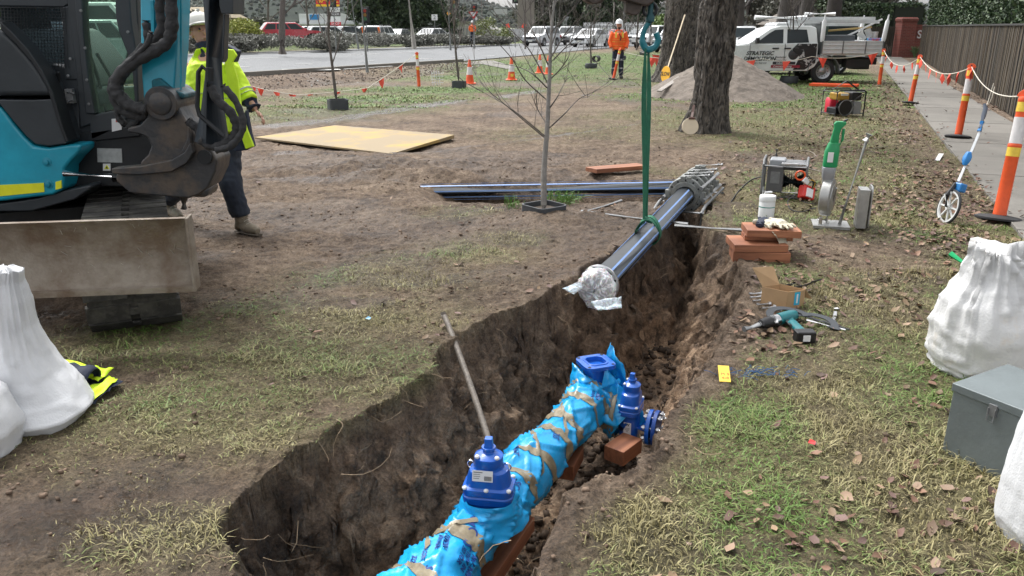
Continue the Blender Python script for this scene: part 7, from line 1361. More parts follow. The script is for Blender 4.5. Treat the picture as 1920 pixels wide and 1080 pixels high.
# ---- dark evergreens behind the road
k = 0
for a, c, dd_, w, h, n, pal, lab in ((715, 60, 92, 5, 7.5, 9000, 0, 'dark evergreen tree right of the white shop'), (770, 60, 95, 5, 8, 9000, 0, 'tall dark evergreen between the light poles'), (822, 60, 98, 4.5, 6, 9000, 0, 'dark evergreen with a sloping right side near the ramp'), (868, 60, 110, 3, 2.6, 3000, 0, 'lower dark tree behind the traffic lights'),
    (1035, 60, 100, 5, 6, 6000, 1, 'grey green tree above the silver cars'), (1080, 60, 104, 5, 8, 6500, 0, 'dark tree behind the digger hitch'), (1140, 55, 96, 6, 8, 8000, 0, 'dark evergreen above the picket fence'), (1215, 55, 90, 5, 9, 8000, 0, 'dark evergreen left of the thick trunk'), (1250, 50, 70, 2.8, 2.6, 5000, 2, 'bright green bush behind the parked white ute'), (1010, 55, 130, 6, 5, 4000, 1, 'distant grey tree beside the concrete pillar'),
    (1400, 50, 75, 5, 7, 5000, 1, 'grey brown tree left of the van'), (1590, 50, 60, 4, 5, 7000, 0, 'dark tree behind the ladder racks'), (1660, 48, 55, 3, 6, 5000, 1, 'grey shrubby tree behind the garden gate'), (470, 52, 150, 8, 3, 5000, 1, 'low grey bushland tree left of the shop'), (180, 50, 90, 8, 5, 7000, 1, 'grey bushland tree seen above the truck'), (300, 50, 100, 9, 6, 6000, 1, 'grey bushland tree seen beside the boom'), (1520, 50, 70, 5, 6, 6000, 1, 'grey brown tree above the ute cab')):
    p = D(a, c, dd_); p.z = 0; rd = random.Random(k); pl_ = (PAL_D, [(.12, .125, .10), (.16, .155, .13), (.09, .095, .075)], [(.10, .16, .04), (.16, .22, .07)])[pal]
    bushtree('evergreen_tree', p, [((rd.uniform(-.6, .6) * w * .6, rd.uniform(-.3, .3) * w, h * rd.uniform(.25, .9)), (w * rd.uniform(.3, .5), w * .4, h * rd.uniform(.2, .33))) for _ in range(11)], n, .0026 * dd_, pl_, lab, 'tree', 'trees across the road', 400 + k, .25, -.12, .5); k += 1
for a, c, dd_, h, r, k_, lab in ((528, 88, 46, 8, .21, 4, 'bare street tree in front of the red wagon'), (1385, 62, 62, 12, .4, 4, 'bare tree between the big trunk and the van'), (1470, 66, 50, 13, .75, 4, 'wide bare tree behind the white van'), (1560, 66, 55, 13, .6, 4, 'bare tree with spreading limbs above the ladders'), (1620, 62, 60, 12, .4, 4, 'slimmer bare tree near the garden gate'), (1195, 60, 60, 5, .08, 3, 'thin bare street tree by the picket fence'), (500, 60, 75, 8, .15, 4, 'bare tree left behind the red wagon'), (580, 58, 80, 8, .14, 4, 'bare tree by the shop sign'), (1500, 66, 47, 12, .45, 4, 'leaning bare tree just behind the ute roof'), (985, 70, 62, 6, .09, 3, 'thin bare tree beside the concrete pillar'), (120, 60, 60, 9, .2, 4, 'bare tree behind the cab window')):
    p = D(a, c, dd_); p.z = .2 if a < 900 and dd_ < 80 else 0; bare_tree('bare_tree', p, h, r, lab, 500 + k, .75, k_, ((.06 if k % 2 else -.05), 0), mTwigD if r > .3 else mTwig, 'bare trees in the background', .22, 8, twigf=.68); k += 1
# ================================================================ fence, hedges, pillar
F0, F1 = G(1922, 236), G(1722, 109); fd = (F1 - F0).normalized(); fn2 = Vector((fd.y, -fd.x, 0)); FL = (F1 - F0).length
fe = thing('paling_fence', 'long weathered grey brown timber paling fence along the footpath', 'fence')
b = MB(); s_ = -7.0; rd = random.Random(2)
while s_ < FL + .5:
    w = .07; c = F0 + fd * s_ + fn2 * rd.uniform(-.01, .01); h = 1.68 + .02 * rd.random(); b.m = rd.randint(0, 2); b.beam(c + Vector((0, 0, h / 2 + .03)) - fd * w / 2, c + Vector((0, 0, h / 2 + .03)) + fd * w / 2, .022, h); s_ += .092
mk = lambda n, c1, c2: Mstripe(n, [v * .5 for v in c1], [v * .32 for v in c2], 22, 'Z', .85, .6, .2)
b.build('palings', [mk('paling_a', (.22, .16, .10), (.10, .075, .05)), mk('paling_b', (.11, .09, .066), (.06, .05, .04)), mk('paling_c', (.26, .20, .13), (.11, .09, .06))], fe)
b = MB(); b.beam(F0 - fd * 7 + Vector((0, 0, 1.74)), F1 + fd * .5 + Vector((0, 0, 1.74)), .09, .04); b.build('capping', M('dark_capping', (.035, .034, .032), .8), fe)
for z_ in (.4, 1.4): b = MB(); b.beam(F0 - fd * 7 + fn2 * .05 + Vector((0, 0, z_)), F1 + fn2 * .05 + Vector((0, 0, z_)), .05, .08); b.build('rail', M('dark_capping', (0, 0, 0)), fe)
for i in range(16): c = F0 + fd * (-6.5 + i * 2.7) + fn2 * .11; b = MB(); b.box(c + Vector((0, 0, .85)), (.09, .09, 1.66)); b.build('post', M('dark_capping', (0, 0, 0)), fe)
rebase(fe, F0)
def hedge(name, a, c, w, z0, z1, n, size, label, seed):
    root = thing(name, label, 'hedge', 'clipped hedges'); g_ = np.random.default_rng(seed); d = (c - a); L_ = d.length; d = d / L_; nn = Vector((d.y, -d.x, 0)); H_ = z1 - z0
    u = g_.random(n) ** 1.15 * L_; face = g_.random(n); v = np.where(face < .5, 0, np.where(face < .62, w, g_.random(n) * w)); z_ = np.where(face < .62, z0 + g_.random(n) * H_, z1) ; jit = g_.normal(size=(n, 3)) * .05; bump = .16 * fbm(u * .9, v * .9, z_ * .9, 3, seed); side = np.where(face < .5, -1, np.where(face < .62, 1, 0))
    P = np.array(list(a))[None] + np.outer(u, list(d)) + np.outer(v + side * bump, list(nn)) + np.stack([0 * u, 0 * u, z_ + np.where(side == 0, bump, 0)], -1) + jit
    k = fbm(P[:, 0] * 3, P[:, 1] * 3, P[:, 2] * 3, 2, seed + 3) > -.3; P = P[k]; n = len(P); a1 = g_.normal(size=(n, 3)); a1 /= np.linalg.norm(a1, axis=1)[:, None]; b1 = np.cross(a1, g_.normal(size=(n, 3))); b1 /= np.linalg.norm(b1, axis=1)[:, None]; s1 = size * (.6 + .8 * g_.random((n, 1))) * (1 + .02 * P[:, 1:2])
    V = np.stack([P - a1 * s1, P - b1 * s1 * .5, P + a1 * s1, P + b1 * s1 * .5], 1).reshape(-1, 3); col = np.array([(.03, .06, .025), (.05, .085, .035), (.025, .045, .022), (.09, .13, .06)])[g_.integers(0, 4, n)] * (.7 + .6 * g_.random((n, 1)))
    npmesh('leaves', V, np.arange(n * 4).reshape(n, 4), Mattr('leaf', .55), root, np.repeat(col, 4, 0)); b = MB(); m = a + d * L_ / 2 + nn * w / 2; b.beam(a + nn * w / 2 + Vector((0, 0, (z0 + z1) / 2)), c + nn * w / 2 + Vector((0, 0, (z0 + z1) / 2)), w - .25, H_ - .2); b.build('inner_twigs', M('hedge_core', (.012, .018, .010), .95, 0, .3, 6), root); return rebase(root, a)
hedge('hedge', F0 - fd * 7 + fn2 * .25, F1 + fn2 * .25, 1.8, 1.2, 4.1, 100000, .034, 'tall dense dark green hedge rising behind the paling fence', 61)
P3 = G(1722, 104); P4 = D(1650, 60, 52); P4.z = 0; P4 = D(1730, 60, 49); P5 = D(1650, 60, 53); P4.z = P5.z = 0; hedge('hedge', P5, P4, 2.2, .8, 2.95, 16000, .05, 'lower clipped hedge beyond the brick pillar', 62)
def Mbrick():
    m = bpy.data.materials.new('red_brick'); m.use_nodes = True; N = m.node_tree.nodes; Lk = m.node_tree.links; b = N['Principled BSDF']; b.inputs['Roughness'].default_value = .85; t = N.new('ShaderNodeTexBrick'); t.inputs['Scale'].default_value = 1; t.inputs['Brick Width'].default_value = .24; t.inputs['Row Height'].default_value = .085; t.inputs['Mortar Size'].default_value = .008; t.inputs['Color1'].default_value = (.24, .06, .045, 1); t.inputs['Color2'].default_value = (.17, .045, .035, 1); t.inputs['Mortar'].default_value = (.2, .13, .11, 1)
    tc = N.new('ShaderNodeTexCoord'); mp = N.new('ShaderNodeMapping'); mp.inputs['Rotation'].default_value = (R(90), 0, 0); Lk.new(tc.outputs['Object'], mp.inputs[0]); Lk.new(mp.outputs[0], t.inputs[0]); Lk.new(t.outputs[0], b.inputs['Base Color']); return m
mBr = Mbrick(); c = G(1697, 108); c = Vector((c.x, c.y + .45, 0)); b = MB(); b.box(c + Vector((0, 0, 1.0)), (.85, .85, 2.0)); b.loft([[c + Vector((u, v, z_)) for u, v in rrect(l, l, .03)] for l, z_ in ((.92, 1.98), (.94, 2.0), (.94, 2.12), (.8, 2.2))]); o = b.build('brick_pillar', mBr, bev=.01); tag(o, 'red brick gate pillar with a rounded cap beside the paling fence', 'pillar'); rebase(o, c)
bw = thing('brick_wall', 'low red brick wall with a white S between pillar and fence', 'wall'); b = MB(); b.box(c + Vector((.95, .1, .9)), (1.0, .3, 1.8)); wl_ = b.build('wall', mBr, bw); text('lettering', 'S', mWhite, bw, plane_mtx(c + Vector((.82, -.06, 1.25)), (1, 0, 0), (0, -1, 0)), .62, .01, 0, .01); rebase(bw, c + Vector((.95, 0, 0)))
fa = thing('paling_fence', 'short dark paling fence between the white ute and the brick pillar', 'fence'); b = MB()
for i in range(26): b.box(c + Vector((-.5 - i * .1, .3, .85)), (.085, .02, 1.7))
b.build('palings', mk('paling_b', (0, 0, 0), (0, 0, 0)), fa); b = MB(); b.box(c + Vector((-1.75, .34, 1.4)), (2.6, .05, .08)); b.build('rail', M('dark_capping', (0, 0, 0)), fa); rebase(fa, c + Vector((-1.75, .3, 0)))
p = G(1706, 108); pt = thing('strappy_plant', 'clump of green strappy leaves at the foot of the brick pillar', 'plant'); b = MB(); rd = random.Random(4)
for i in range(46):
    a = rd.random() * 6.28; l = rd.uniform(.5, .95); d = Vector((math.cos(a), math.sin(a), 0)); t_ = rd.uniform(.2, .8); b.tube([p + Vector((.2, -.1, 0)), p + Vector((.2, -.1, 0)) + d * l * .35 * t_ + Vector((0, 0, l * .6)), p + Vector((.2, -.1, 0)) + d * l * .75 * t_ + Vector((0, 0, l * .72))], [.03, .028, .004], 4, ell=.4)
b.build('leaves', M('strap_leaf', (.10, .16, .06), .5, 0, .35, 3), pt); rebase(pt, p)
# ropes on the fence
b = MB(); q = G(1890, 255, .25) ; b.tube(spline([F0 + fd * 4 - fn2 * .1 + Vector((0, 0, .5)), F0 + fd * 3.9 - fn2 * .15 + Vector((0, 0, .15)), F0 + fd * 3.7 - fn2 * .2 + Vector((0, 0, .02)), F0 + fd * 3.5 - fn2 * .15 + Vector((0, 0, .2)), F0 + fd * 3.6 - fn2 * .12 + Vector((0, 0, .45))], 6), .008, 6); o = b.build('rope', mRope, smooth=True); tag(o, 'loop of pale rope hanging at the foot of the paling fence', 'rope'); rebase(o, F0 + fd * 3.7)
# ================================================================ VEHICLES
mTyre = M('tyre', (.022, .022, .023), .8, 0, .2, 20, bump=.3); mRim = M('wheel_alloy', (.35, .36, .37), .35, .6, .1); mWin = M('window_dark', (.03, .038, .042), .12, 0, .15, .8, spec=.22); mTrim = M('dark_trim', (.02, .02, .022), .55); mHead = M('headlight', (.55, .58, .6), .1, 0, .1); mTail = M('tail_light', (.55, .02, .015), .2); mPlate = M('number_plate', (.6, .6, .55), .5)
KIND = dict(wagon=(4.75, 1.82, 1.5, .93, -2.3, -1.85, .35, 1.15), suv=(4.6, 1.85, 1.72, 1.02, -2.25, -1.95, .5, 1.2), sedan=(4.6, 1.78, 1.45, .92, -1.75, -.95, .35, 1.15), ute=(5.2, 1.85, 1.8, 1.08, -.75, -.6, .65, 1.3), van=(4.9, 1.9, 1.95, 1.1, -2.4, -2.3, 1.0, 1.75))
def wheel(root, x, y, r, w=.2, steel=False):
    s_ = 1 if y > 0 else -1; b = MB(); b.lathe([(r * .62, -w / 2), (r * .9, -w / 2), (r, -w * .32), (r, w * .32), (r * .9, w / 2), (r * .62, w / 2), (r * .62, -w / 2)], (x, y - s_ * w / 2, r), (0, 1, 0), 30, caps=False); t = b.build('wheel', mTyre, root, smooth=True)
    b = MB(); b.lathe([(r * .63, -.06), (r * .62, 0), (r * .55, -.03), (r * .3, -.05), (r * .16, -.02), (0, -.015)], (x, y - s_ * .01, r), (0, s_, 0), 28, caps=False); rm = b.build('rim', mRim, t, smooth=True); b = MB()
    for k in range(12 if steel else 5): a = 2 * math.pi * k / (12 if steel else 5); b.lathe([(r * (.055 if steel else .12), -.0), (r * (.05 if steel else .1), .004)], (x + math.cos(a) * r * .44, y - s_ * (.055 if steel else .05) + s_ * .004, r + math.sin(a) * r * .44), (0, s_, 0), 8)
    b.build('holes', mTrim, rm)
def car(label, kind, col, loc, yaw, cat='car', name=None, s=1, tails=None, group='cars and utes across the road', L=None):
    Lc, Wd, H, belt, xr0, xr1, xf1, xf0 = KIND[kind]; Lc = L or Lc; root = thing(name or {'wagon': 'station_wagon', 'suv': 'off_road_car', 'sedan': 'sedan', 'ute': 'utility_truck', 'van': 'van'}[kind], label, cat, group); hw = Wd / 2; rw = .36 if kind in ('suv', 'ute', 'van') else .32; xa = Lc * .29; sill = .3
    paint = M('paint_%.2f_%.2f_%.2f' % col, col, .25, .1, .05, 2, coat=.6)
    def arch(x0): return [(x0 + (rw + .06) * math.cos(a), rw + (rw + .06) * math.sin(a)) for a in [math.pi * i / 10 for i in range(11)]]
    lo = [(Lc / 2 - .02, .35), (Lc / 2, .62), (Lc / 2 - .06, belt - .16), (Lc / 2 - .35, belt - .06), (xf0, belt + .02), (xr0, belt + .02), (-Lc / 2 + (.02 if kind != 'sedan' else .1), belt), (-Lc / 2, .7), (-Lc / 2 + .04, .38), (-xa - rw - .06, sill)] + arch(-xa)[::-1][1:] + [(-xa + rw + .1, sill), (xa - rw - .1, sill)] + arch(xa)[::-1] + [(xa + rw + .07, sill + .02)]
    ins = lambda x_, z_: (1 - .05 * max(0, (z_ - .6) / .5)) * (1 - .10 * max(0, (abs(x_) - Lc / 2 + .5) / .5) ** 2)
    b = MB(); b.prism([Vector((x_, -hw * ins(x_, z_), z_)) for x_, z_ in lo], [Vector((x_, hw * ins(x_, z_), z_)) for x_, z_ in lo]); body = b.build('body', paint, root, bev=.045, seg=3)
    b = MB(); b.box((0, 0, .45), (Lc * .86, Wd * .8, .3)); b.build('underbody', mTrim, root)
    bw, tw = hw * .93, hw * .76; g0 = [(xr0, belt), (xf0, belt)]; C8 = {('r', 0): (xr0, bw, belt), ('f', 0): (xf0, bw * .97, belt), ('r', 1): (xr1, tw, H - .03), ('f', 1): (xf1, tw, H - .03)}
    Vc = lambda e, t, s_: Vector((C8[(e, t)][0], C8[(e, t)][1] * s_, C8[(e, t)][2])); b = MB(); b.loft([[Vc('r', 0, -1), Vc('f', 0, -1), Vc('f', 0, 1), Vc('r', 0, 1)], [Vc('r', 1, -1), Vc('f', 1, -1), Vc('f', 1, 1), Vc('r', 1, 1)], [Vc('r', 1, -.8) + Vector((.1, 0, .03)), Vc('f', 1, -.8) + Vector((-.1, 0, .03)), Vc('f', 1, .8) + Vector((-.1, 0, .03)), Vc('r', 1, .8) + Vector((.1, 0, .03))]]); b.build('roof', paint, root, bev=.035, seg=3)
    def win(A, B, C_, D_, u0, u1, v0, v1, nm='window'):
        n_ = (B - A).cross(D_ - A).normalized() * .006; P = lambda u, v: A.lerp(B, u).lerp(D_.lerp(C_, u), v); m = MB(); q = [P(u0, v0), P(u1, v0), P(u1, v1), P(u0, v1)]; ctr = sum(q, Vector()) / 4; n_ = n_ if n_.dot(ctr - Vector((0, 0, .8))) > 0 else -n_; m.prism([v_ - n_ * .5 for v_ in q], [v_ + n_ for v_ in q]); m.build(nm, mWin, root)
    for s_ in (-1, 1):
        A, B, C_, D_ = Vc('r', 0, s_), Vc('f', 0, s_), Vc('f', 1, s_), Vc('r', 1, s_)
        for u0, u1 in ((.06, .5), (.54, .94)) if kind in ('ute', 'sedan', 'van') else ((.05, .30), (.33, .62), (.65, .94)): win(A, B, C_, D_, u0, u1, .12, .86)
        m = MB(); m.box((xf0 - .12, s_ * (hw + .06), belt + .06), (.12, .16, .13)); m.build('mirror', mTrim if kind == 'ute' else paint, root, bev=.02)
        m = MB(); m.box((Lc / 2 - .10, s_ * hw * .68, belt - .24), (.16, .38, .15), (0, 0, -s_ * .35)); m.build('headlight', mHead, root, bev=.02)
        m = MB(); zt_ = (H + belt) / 2 - .1 if tails else belt - .16; m.box((-Lc / 2 + .07, s_ * hw * .84, zt_), (.12, .16 if tails else .24, .75 if tails else .2), (0, -.3 if tails else 0, 0)); m.build('tail_light', mTail if tails != 2 else M('tail_orange', (.85, .16, .02), .3), root, bev=.02)
        for x_ in (-xa, xa): wheel(root, x_, s_ * (hw + .005), rw)
    win(Vc('f', 0, -1), Vc('f', 0, 1), Vc('f', 1, 1), Vc('f', 1, -1), .06, .94, .1, .9, 'windscreen'); win(Vc('r', 0, -1), Vc('r', 0, 1), Vc('r', 1, 1), Vc('r', 1, -1), .08, .92, .14, .86, 'rear_window')
    m = MB(); m.box((Lc / 2 - .02, 0, belt - .28), (.06, hw * .95, .2)); m.build('grille', mTrim, root, bev=.015); m = MB(); m.box((Lc / 2 - .02, 0, .42), (.1, hw * 1.75, .18)); m.build('bumper', mTrim if kind in ('ute', 'suv') else paint, root, bev=.03)
    for x_ in (Lc / 2 + .035, -Lc / 2 - .008): m = MB(); m.box((x_, 0, .5), (.015, .4, .12)); m.build('number_plate', mPlate, root)
    if kind in ('wagon', 'suv'):
        for s_ in (-1, 1): m = MB(); m.cyl((xr1 + .1, s_ * tw * .9, H + .05), (xf1 - .1, s_ * tw * .9, H + .05), .02, n=6); m.build('roof_rail', mTrim, root, smooth=True)
    if kind == 'ute' and cat != 'work ute': m = MB(); m.box((-Lc / 2 + 1.0, 0, belt + .03), (1.5, Wd * .84, .03)); m.build('tray_cover', mTrim, root)
    return put(root, loc, yaw, s=s)
WH = (.62, .64, .65); SI = (.33, .35, .37); RD = (.42, .015, .03); NV = (.02, .03, .06); DK = (.03, .035, .04)
def at(x, d, z=0): p = D(x, 60, d); return (p.x, p.y, z)
car('bright red station wagon with roof rails waiting beyond the median shrubs', 'wagon', RD, at(545, 62, .5), R(25), s=1.0)
car('white wagon with dark side window right behind the red wagon', 'wagon', WH, at(620, 74, .25), R(28)); car('white tall wagon with orange and red pillar lights', 'suv', WH, at(716, 72, .05), R(74), tails=2); car('small dark hatch with a red high brake light right of the white wagon', 'sedan', DK, at(750, 82, .05), R(74)); car('pale silver sedan behind the fence near the ramp', 'sedan', (.5, .52, .53), at(814, 76, .1), R(60))
car('dark four wheel drive climbing the concrete ramp', 'suv', DK, at(884, 110, 1.35), R(85)); car('silver off roader facing the camera, left of its grey twin', 'suv', SI, at(1016, 72), R(-118)); car('dark grey off roader just right of the silver one', 'suv', (.2, .21, .22), at(1067, 76), R(-112)); car('white hatchback facing the camera beside the wire fence', 'sedan', WH, at(1108, 69), R(-118), s=1.06)
car('dark red hatchback half hidden behind the worker in orange', 'sedan', (.30, .03, .03), at(1158, 74), R(-100)); car('pale grey sedan behind the red hatchback', 'sedan', (.45, .47, .48), at(1200, 84), R(-120)); car('white dual cab ute with a bonnet scoop facing the camera', 'ute', WH, at(1226, 66), R(-122), 'ute'); car('white off roader behind the dark four wheel drive', 'suv', WH, at(1252, 70), R(-115)); car('dark navy four wheel drive beside the thick trunk', 'suv', NV, at(1268, 56), R(-122))
car('white car facing away between the big trunk and the van', 'suv', WH, at(1390, 48), R(-90)); car('white hatch partly hidden behind the van nose', 'sedan', WH, at(1408, 62), R(-95)); car('small dark car far behind the shop sign', 'sedan', DK, at(655, 80, .3), R(40)); car('white parked car far behind the shrubs', 'sedan', WH, at(690, 84, .3), R(30)); car('white van at the left seen through the cab', 'van', WH, at(186, 40, .5), R(0), 'truck', 'box_truck', 1.2)
car('grey green pickup seen through the digger cab glass', 'ute', (.20, .26, .26), at(195, 30, .15), R(0), 'ute', s=1.0); car('silver car between boom and worker in the distance', 'sedan', SI, at(415, 62, .4), R(20))
for i, (x_, d_) in enumerate(((585, 90), (1075, 88), (1120, 92), (1150, 95))): car(['white car parked right by the shop', 'silver car at the back, above the grey off roader', 'dark car at the back, left of the light pole', 'white car at the back, near the picket fence'][i], 'sedan', (WH, SI, DK, WH)[i], at(x_, d_, .3 if i == 0 else 0), R(30 if i == 0 else -110))
# van behind the ute with roof tubes
vn_ = car('white work van with roof tubes standing behind the white ute', 'van', WH, (10.7, 31.6, 0), R(180), 'van', group=None, L=5.0, s=.95)
text('lettering', 'Demo', M('lettering_black', (.01, .01, .01), .5), vn_, plane_mtx((.55, .965, 1.35), (-1, 0, 0), (0, 1, 0)), .42, .003, .2, .012); m = MB(); m.box((1.35, .955, 1.45), (.55, .012, .3)); m.build('pink_logo', M('logo_pink', (.55, .18, .25), .5), vn_)
for y_, z_, x0, x1, r_ in ((.7, 2.12, 1.9, -.1, .09), (.3, 2.1, 1.7, .1, .06)): m = MB(); m.cyl((x0, y_, z_), (x1, y_, z_), r_, n=16); m.build('roof_tube', mWhite, vn_, smooth=True)
for x_ in (1.4, .3): m = MB(); m.beam((x_, -.8, 2.0), (x_, .8, 2.0), .04, .04); m.build('roof_bar', mTrim, vn_)
# ---- white work ute, side on
ut = thing('work_ute', 'white tray back demolition ute parked side on by the footpath', 'ute'); WU = 1.8; hw = .9; rw = .37; pU = M('ute_white', (.70, .73, .72), .28, .05, .05, 2, coat=.5)
def arch(x0): return [(x0 + (rw + .07) * math.cos(a), rw + (rw + .07) * math.sin(a)) for a in [math.pi * i / 12 for i in range(13)]]
lo = [(2.3, .45), (2.36, .75), (2.28, .98), (1.9, 1.1), (.95, 1.17), (-1.26, 1.22), (-1.28, .55), (-1.0, .38), (1.0, .38)] + arch(1.5)[::-1] + [(1.98, .42)]
b = MB(); b.prism([Vector((x_, -hw * (1 - .05 * max(0, z_ - .7)), z_)) for x_, z_ in lo], [Vector((x_, hw * (1 - .05 * max(0, z_ - .7)), z_)) for x_, z_ in lo]); ub = b.build('body', pU, ut, bev=.04, seg=3)
gh = [(-1.26, 1.2), (.92, 1.18), (.22, 1.64), (-.1, 1.72), (-1.05, 1.72), (-1.2, 1.66)]; b = MB(); yw = lambda z_: .85 - .13 * (z_ - 1.2) / .6
b.prism([Vector((x_, -yw(z_), z_)) for x_, z_ in gh], [Vector((x_, yw(z_), z_)) for x_, z_ in gh]); b.build('cab', pU, ut, bev=.03, seg=3)
for s_ in (-1, 1):
    for A in ([(-.98, 1.23), (-.30, 1.21), (-.30, 1.62), (-.90, 1.61)], [(-.18, 1.21), (.66, 1.21), (.26, 1.5), (.08, 1.6), (-.18, 1.62)]): b = MB(); b.prism([Vector((x_, s_ * (yw(z_) + .006), z_)) for x_, z_ in A], [Vector((x_, s_ * (yw(z_) - .02), z_)) for x_, z_ in A]); b.build('window', mWin, ut)
    b = MB(); b.box((.66, s_ * .98, 1.29), (.1, .2, .17)); b.build('mirror', mTrim, ut, bev=.03)
    for x_ in (-.30, .62 - .55): b = MB(); b.box((x_ - .02, s_ * .905, 1.06), (.20, .03, .035)); b.build('door_handle', mTrim, ut, bev=.008)
    for x_ in (-.24, -1.02, .84): b = MB(); b.box((x_, s_ * .895, .82), (.008, .02, .75)); b.build('door_gap', mTrim, ut)
    for x_ in (-1.5, 1.5): wheel(ut, x_, s_ * .90, rw, .22, True)
    b = MB(); b.box((2.25, s_ * .72, .9), (.16, .3, .18)); b.build('headlight', mHead, ut, bev=.02)
    mud = [(-1.5 + .50 * math.cos(a), .37 + .50 * math.sin(a)) for a in [math.pi * (-.05 + i / 12 * 1.1) for i in range(13)]]; b = MB(); b.loft([[Vector((x_, s_ * y_, z_)) for y_ in (.62, .93)] for x_, z_ in mud], closed=False); o_ = b.build('mudguard', mGal, ut, smooth=2); md = o_.modifiers.new('t', 'SOLIDIFY'); md.thickness = .012
A = [(-1.22, 1.2), (-1.22, .62), (-.9, .42), (-.55, .42), (-.72, .8), (-.45, 1.02), (-.62, 1.2)]; b = MB(); b.prism([Vector((x_, .899, z_)) for x_, z_ in A], [Vector((x_, .907, z_)) for x_, z_ in A]); mGr = M('graphic_black', (.02, .02, .022), .4, 0, .3, 7, col2=(.45, .46, .46), thr=(.40, .42)); b.build('door_graphic', mGr, ut)
b = MB(); b.sph((-.52, .86, .86), .19, 20, 12, (1, .28, 1)); b.build('wrecking_ball', M('graphic_ball', (.04, .042, .045), .5), ut, smooth=True)
mL = M('lettering_black', (.01, .01, .01), .5); TU = lambda n, x_, z_, sz, mt=mL, y_=.911, bo=.006: text('lettering', n, mt, ut, plane_mtx((x_, y_, z_), (-1, 0, 0), (0, 1, 0)), sz, .001, .28, bo)
TU('STRATEGIC', .53, .91, .165, bo=.0035); TU('DEMOLITION', .53, .75, .165, bo=.0035); TU('0411 960 310', .5, .62, .07, M('lettering_grey', (.2, .2, .2), .5), bo=.001)
for n_, z_, c_ in (('Residential', .80, (.12, .12, .12)), ('Commercial', .71, (.12, .12, .12))): TU(n_, -.12, z_, .075, M('lettering_dark', c_, .5), bo=.001)
for z_, c_, n_, x0, x1 in ((.62, (.03, .03, .035), 'Industrial', .1, -.6), (.52, (.28, .02, .04), 'Concrete Cutting', .15, -.75)):
    b = MB(); b.box(((x0 + x1) / 2, .909, z_), (x0 - x1, .006, .08)); b.build('graphic_strip', M('strip_%d' % (z_ * 100), c_, .5), ut); TU(n_, (x0 + x1) / 2 + .1, z_, .08, mWhite, .914, .001)
# tray
mAl = M('tray_aluminium', (.60, .62, .63), .4, .1, .08, 6); X0, X1 = -1.38, -3.22
for s_ in (-1, 1):
    b = MB(); b.box(((X0 + X1) / 2, s_ * .93, 1.09), (X0 - X1, .03, .36)); 
    for z_ in (.92, 1.04, 1.16, 1.265): b.box(((X0 + X1) / 2, s_ * .95, z_), (X0 - X1, .02, .025))
    b.build('side_panel', mAl, ut, bev=.004)
    for x_ in (X0 + .02, -2.0, -2.7, X1 - .01): b = MB(); b.box((x_, s_ * .965, 1.09), (.03, .02, .38)); b.build('latch_post', mGal, ut)
    for x_, l in ((X0 + .02, .72), (X1 - .02, .74)): b = MB(); b.loft([[Vector((x_ + (.09 if x_ < -2 else -.0) * -(z_ - 1.28) + u, s_ * .9 + v, z_)) for u, v in rrect(w, w, w * .45)] for w, z_ in ((.10, 1.25), (.13, 1.35), (.12, 1.85), (.05, 1.92), (.04, 2.05))]); b.build('rack_post', mWhite, ut, smooth=True)
b = MB(); b.box(((X0 + X1) / 2, 0, .88), (X0 - X1, 1.8, .06)); b.build('tray_floor', mAl, ut); b = MB(); b.box((X0, 0, 1.35), (.04, 1.7, .95)); b.build('headboard', M('mesh_dark', (.08, .09, .09), .6), ut); b = MB(); b.box((X1, 0, 1.09), (.03, 1.8, .36)); b.build('tailgate', mAl, ut, bev=.004)
b = MB(); b.box((-2.2, 0, .66), (2.3, .8, .22)); b.box((-2.6, .55, .6), (.7, .4, .26)); b.box((-2.95, 0, .5), (.5, .5, .2)); b.build('chassis', mTrim, ut, bev=.02); b = MB(); b.beam((-1.0, .88, .42), (-1.45, .9, .86), .03, .06); b.build('brace', mAl, ut)
rebase(ut, (0, 0, 0)); LU = []
def load(nm, label, b, mat, cat, **k): o = b.build(nm, mat, **k); tag(o, label, cat, 'load on the white ute'); LU.append(o)
for i, (y_, z_, x0, x1, lab) in enumerate(((.55, 1.84, -.45, -3.2, 'nearer aluminium ladder on the ute rack'), (.1, 1.94, -.9, -3.25, 'upper aluminium ladder on the ute rack'))):
    b = MB()
    for dy in (0, .34): b.beam((x0, y_ - dy, z_), (x1, y_ - dy, z_), .03, .10)
    for k_ in range(11): x_ = x0 + (x1 - x0) * (k_ + .5) / 11; b.cyl((x_, y_ + .03, z_), (x_, y_ - .36, z_), .02, n=6)
    load('ladder', lab, b, mAl, 'ladder')
b = MB(); b.cyl((-1.05, .0, 2.08), (-2.0, .0, 2.08), .055, n=14); load('roof_pipe', 'short white pipe on top of the ute rack', b, mWhite, 'pipe', smooth=True)
b = MB(); b.box((-1.95, .4, 1.34), (1.0, .6, .22)); load('tool_case', 'long dark grey case in the ute tray', b, M('case_grey', (.09, .10, .11), .5), 'case', bev=.03)
b = MB(); b.beam((-2.1, .3, 1.30), (-3.3, .5, 1.92), .04, .05); load('white_pole', 'white pole slanting up from the ute tray', b, mWhite, 'pole')
b = MB(); b.beam((-1.6, .0, 1.55), (-3.1, .2, 1.68), .25, .05); load('timber_board', 'yellow brown timber board in the ute tray', b, M('board_ochre', (.42, .29, .10), .7), 'board')
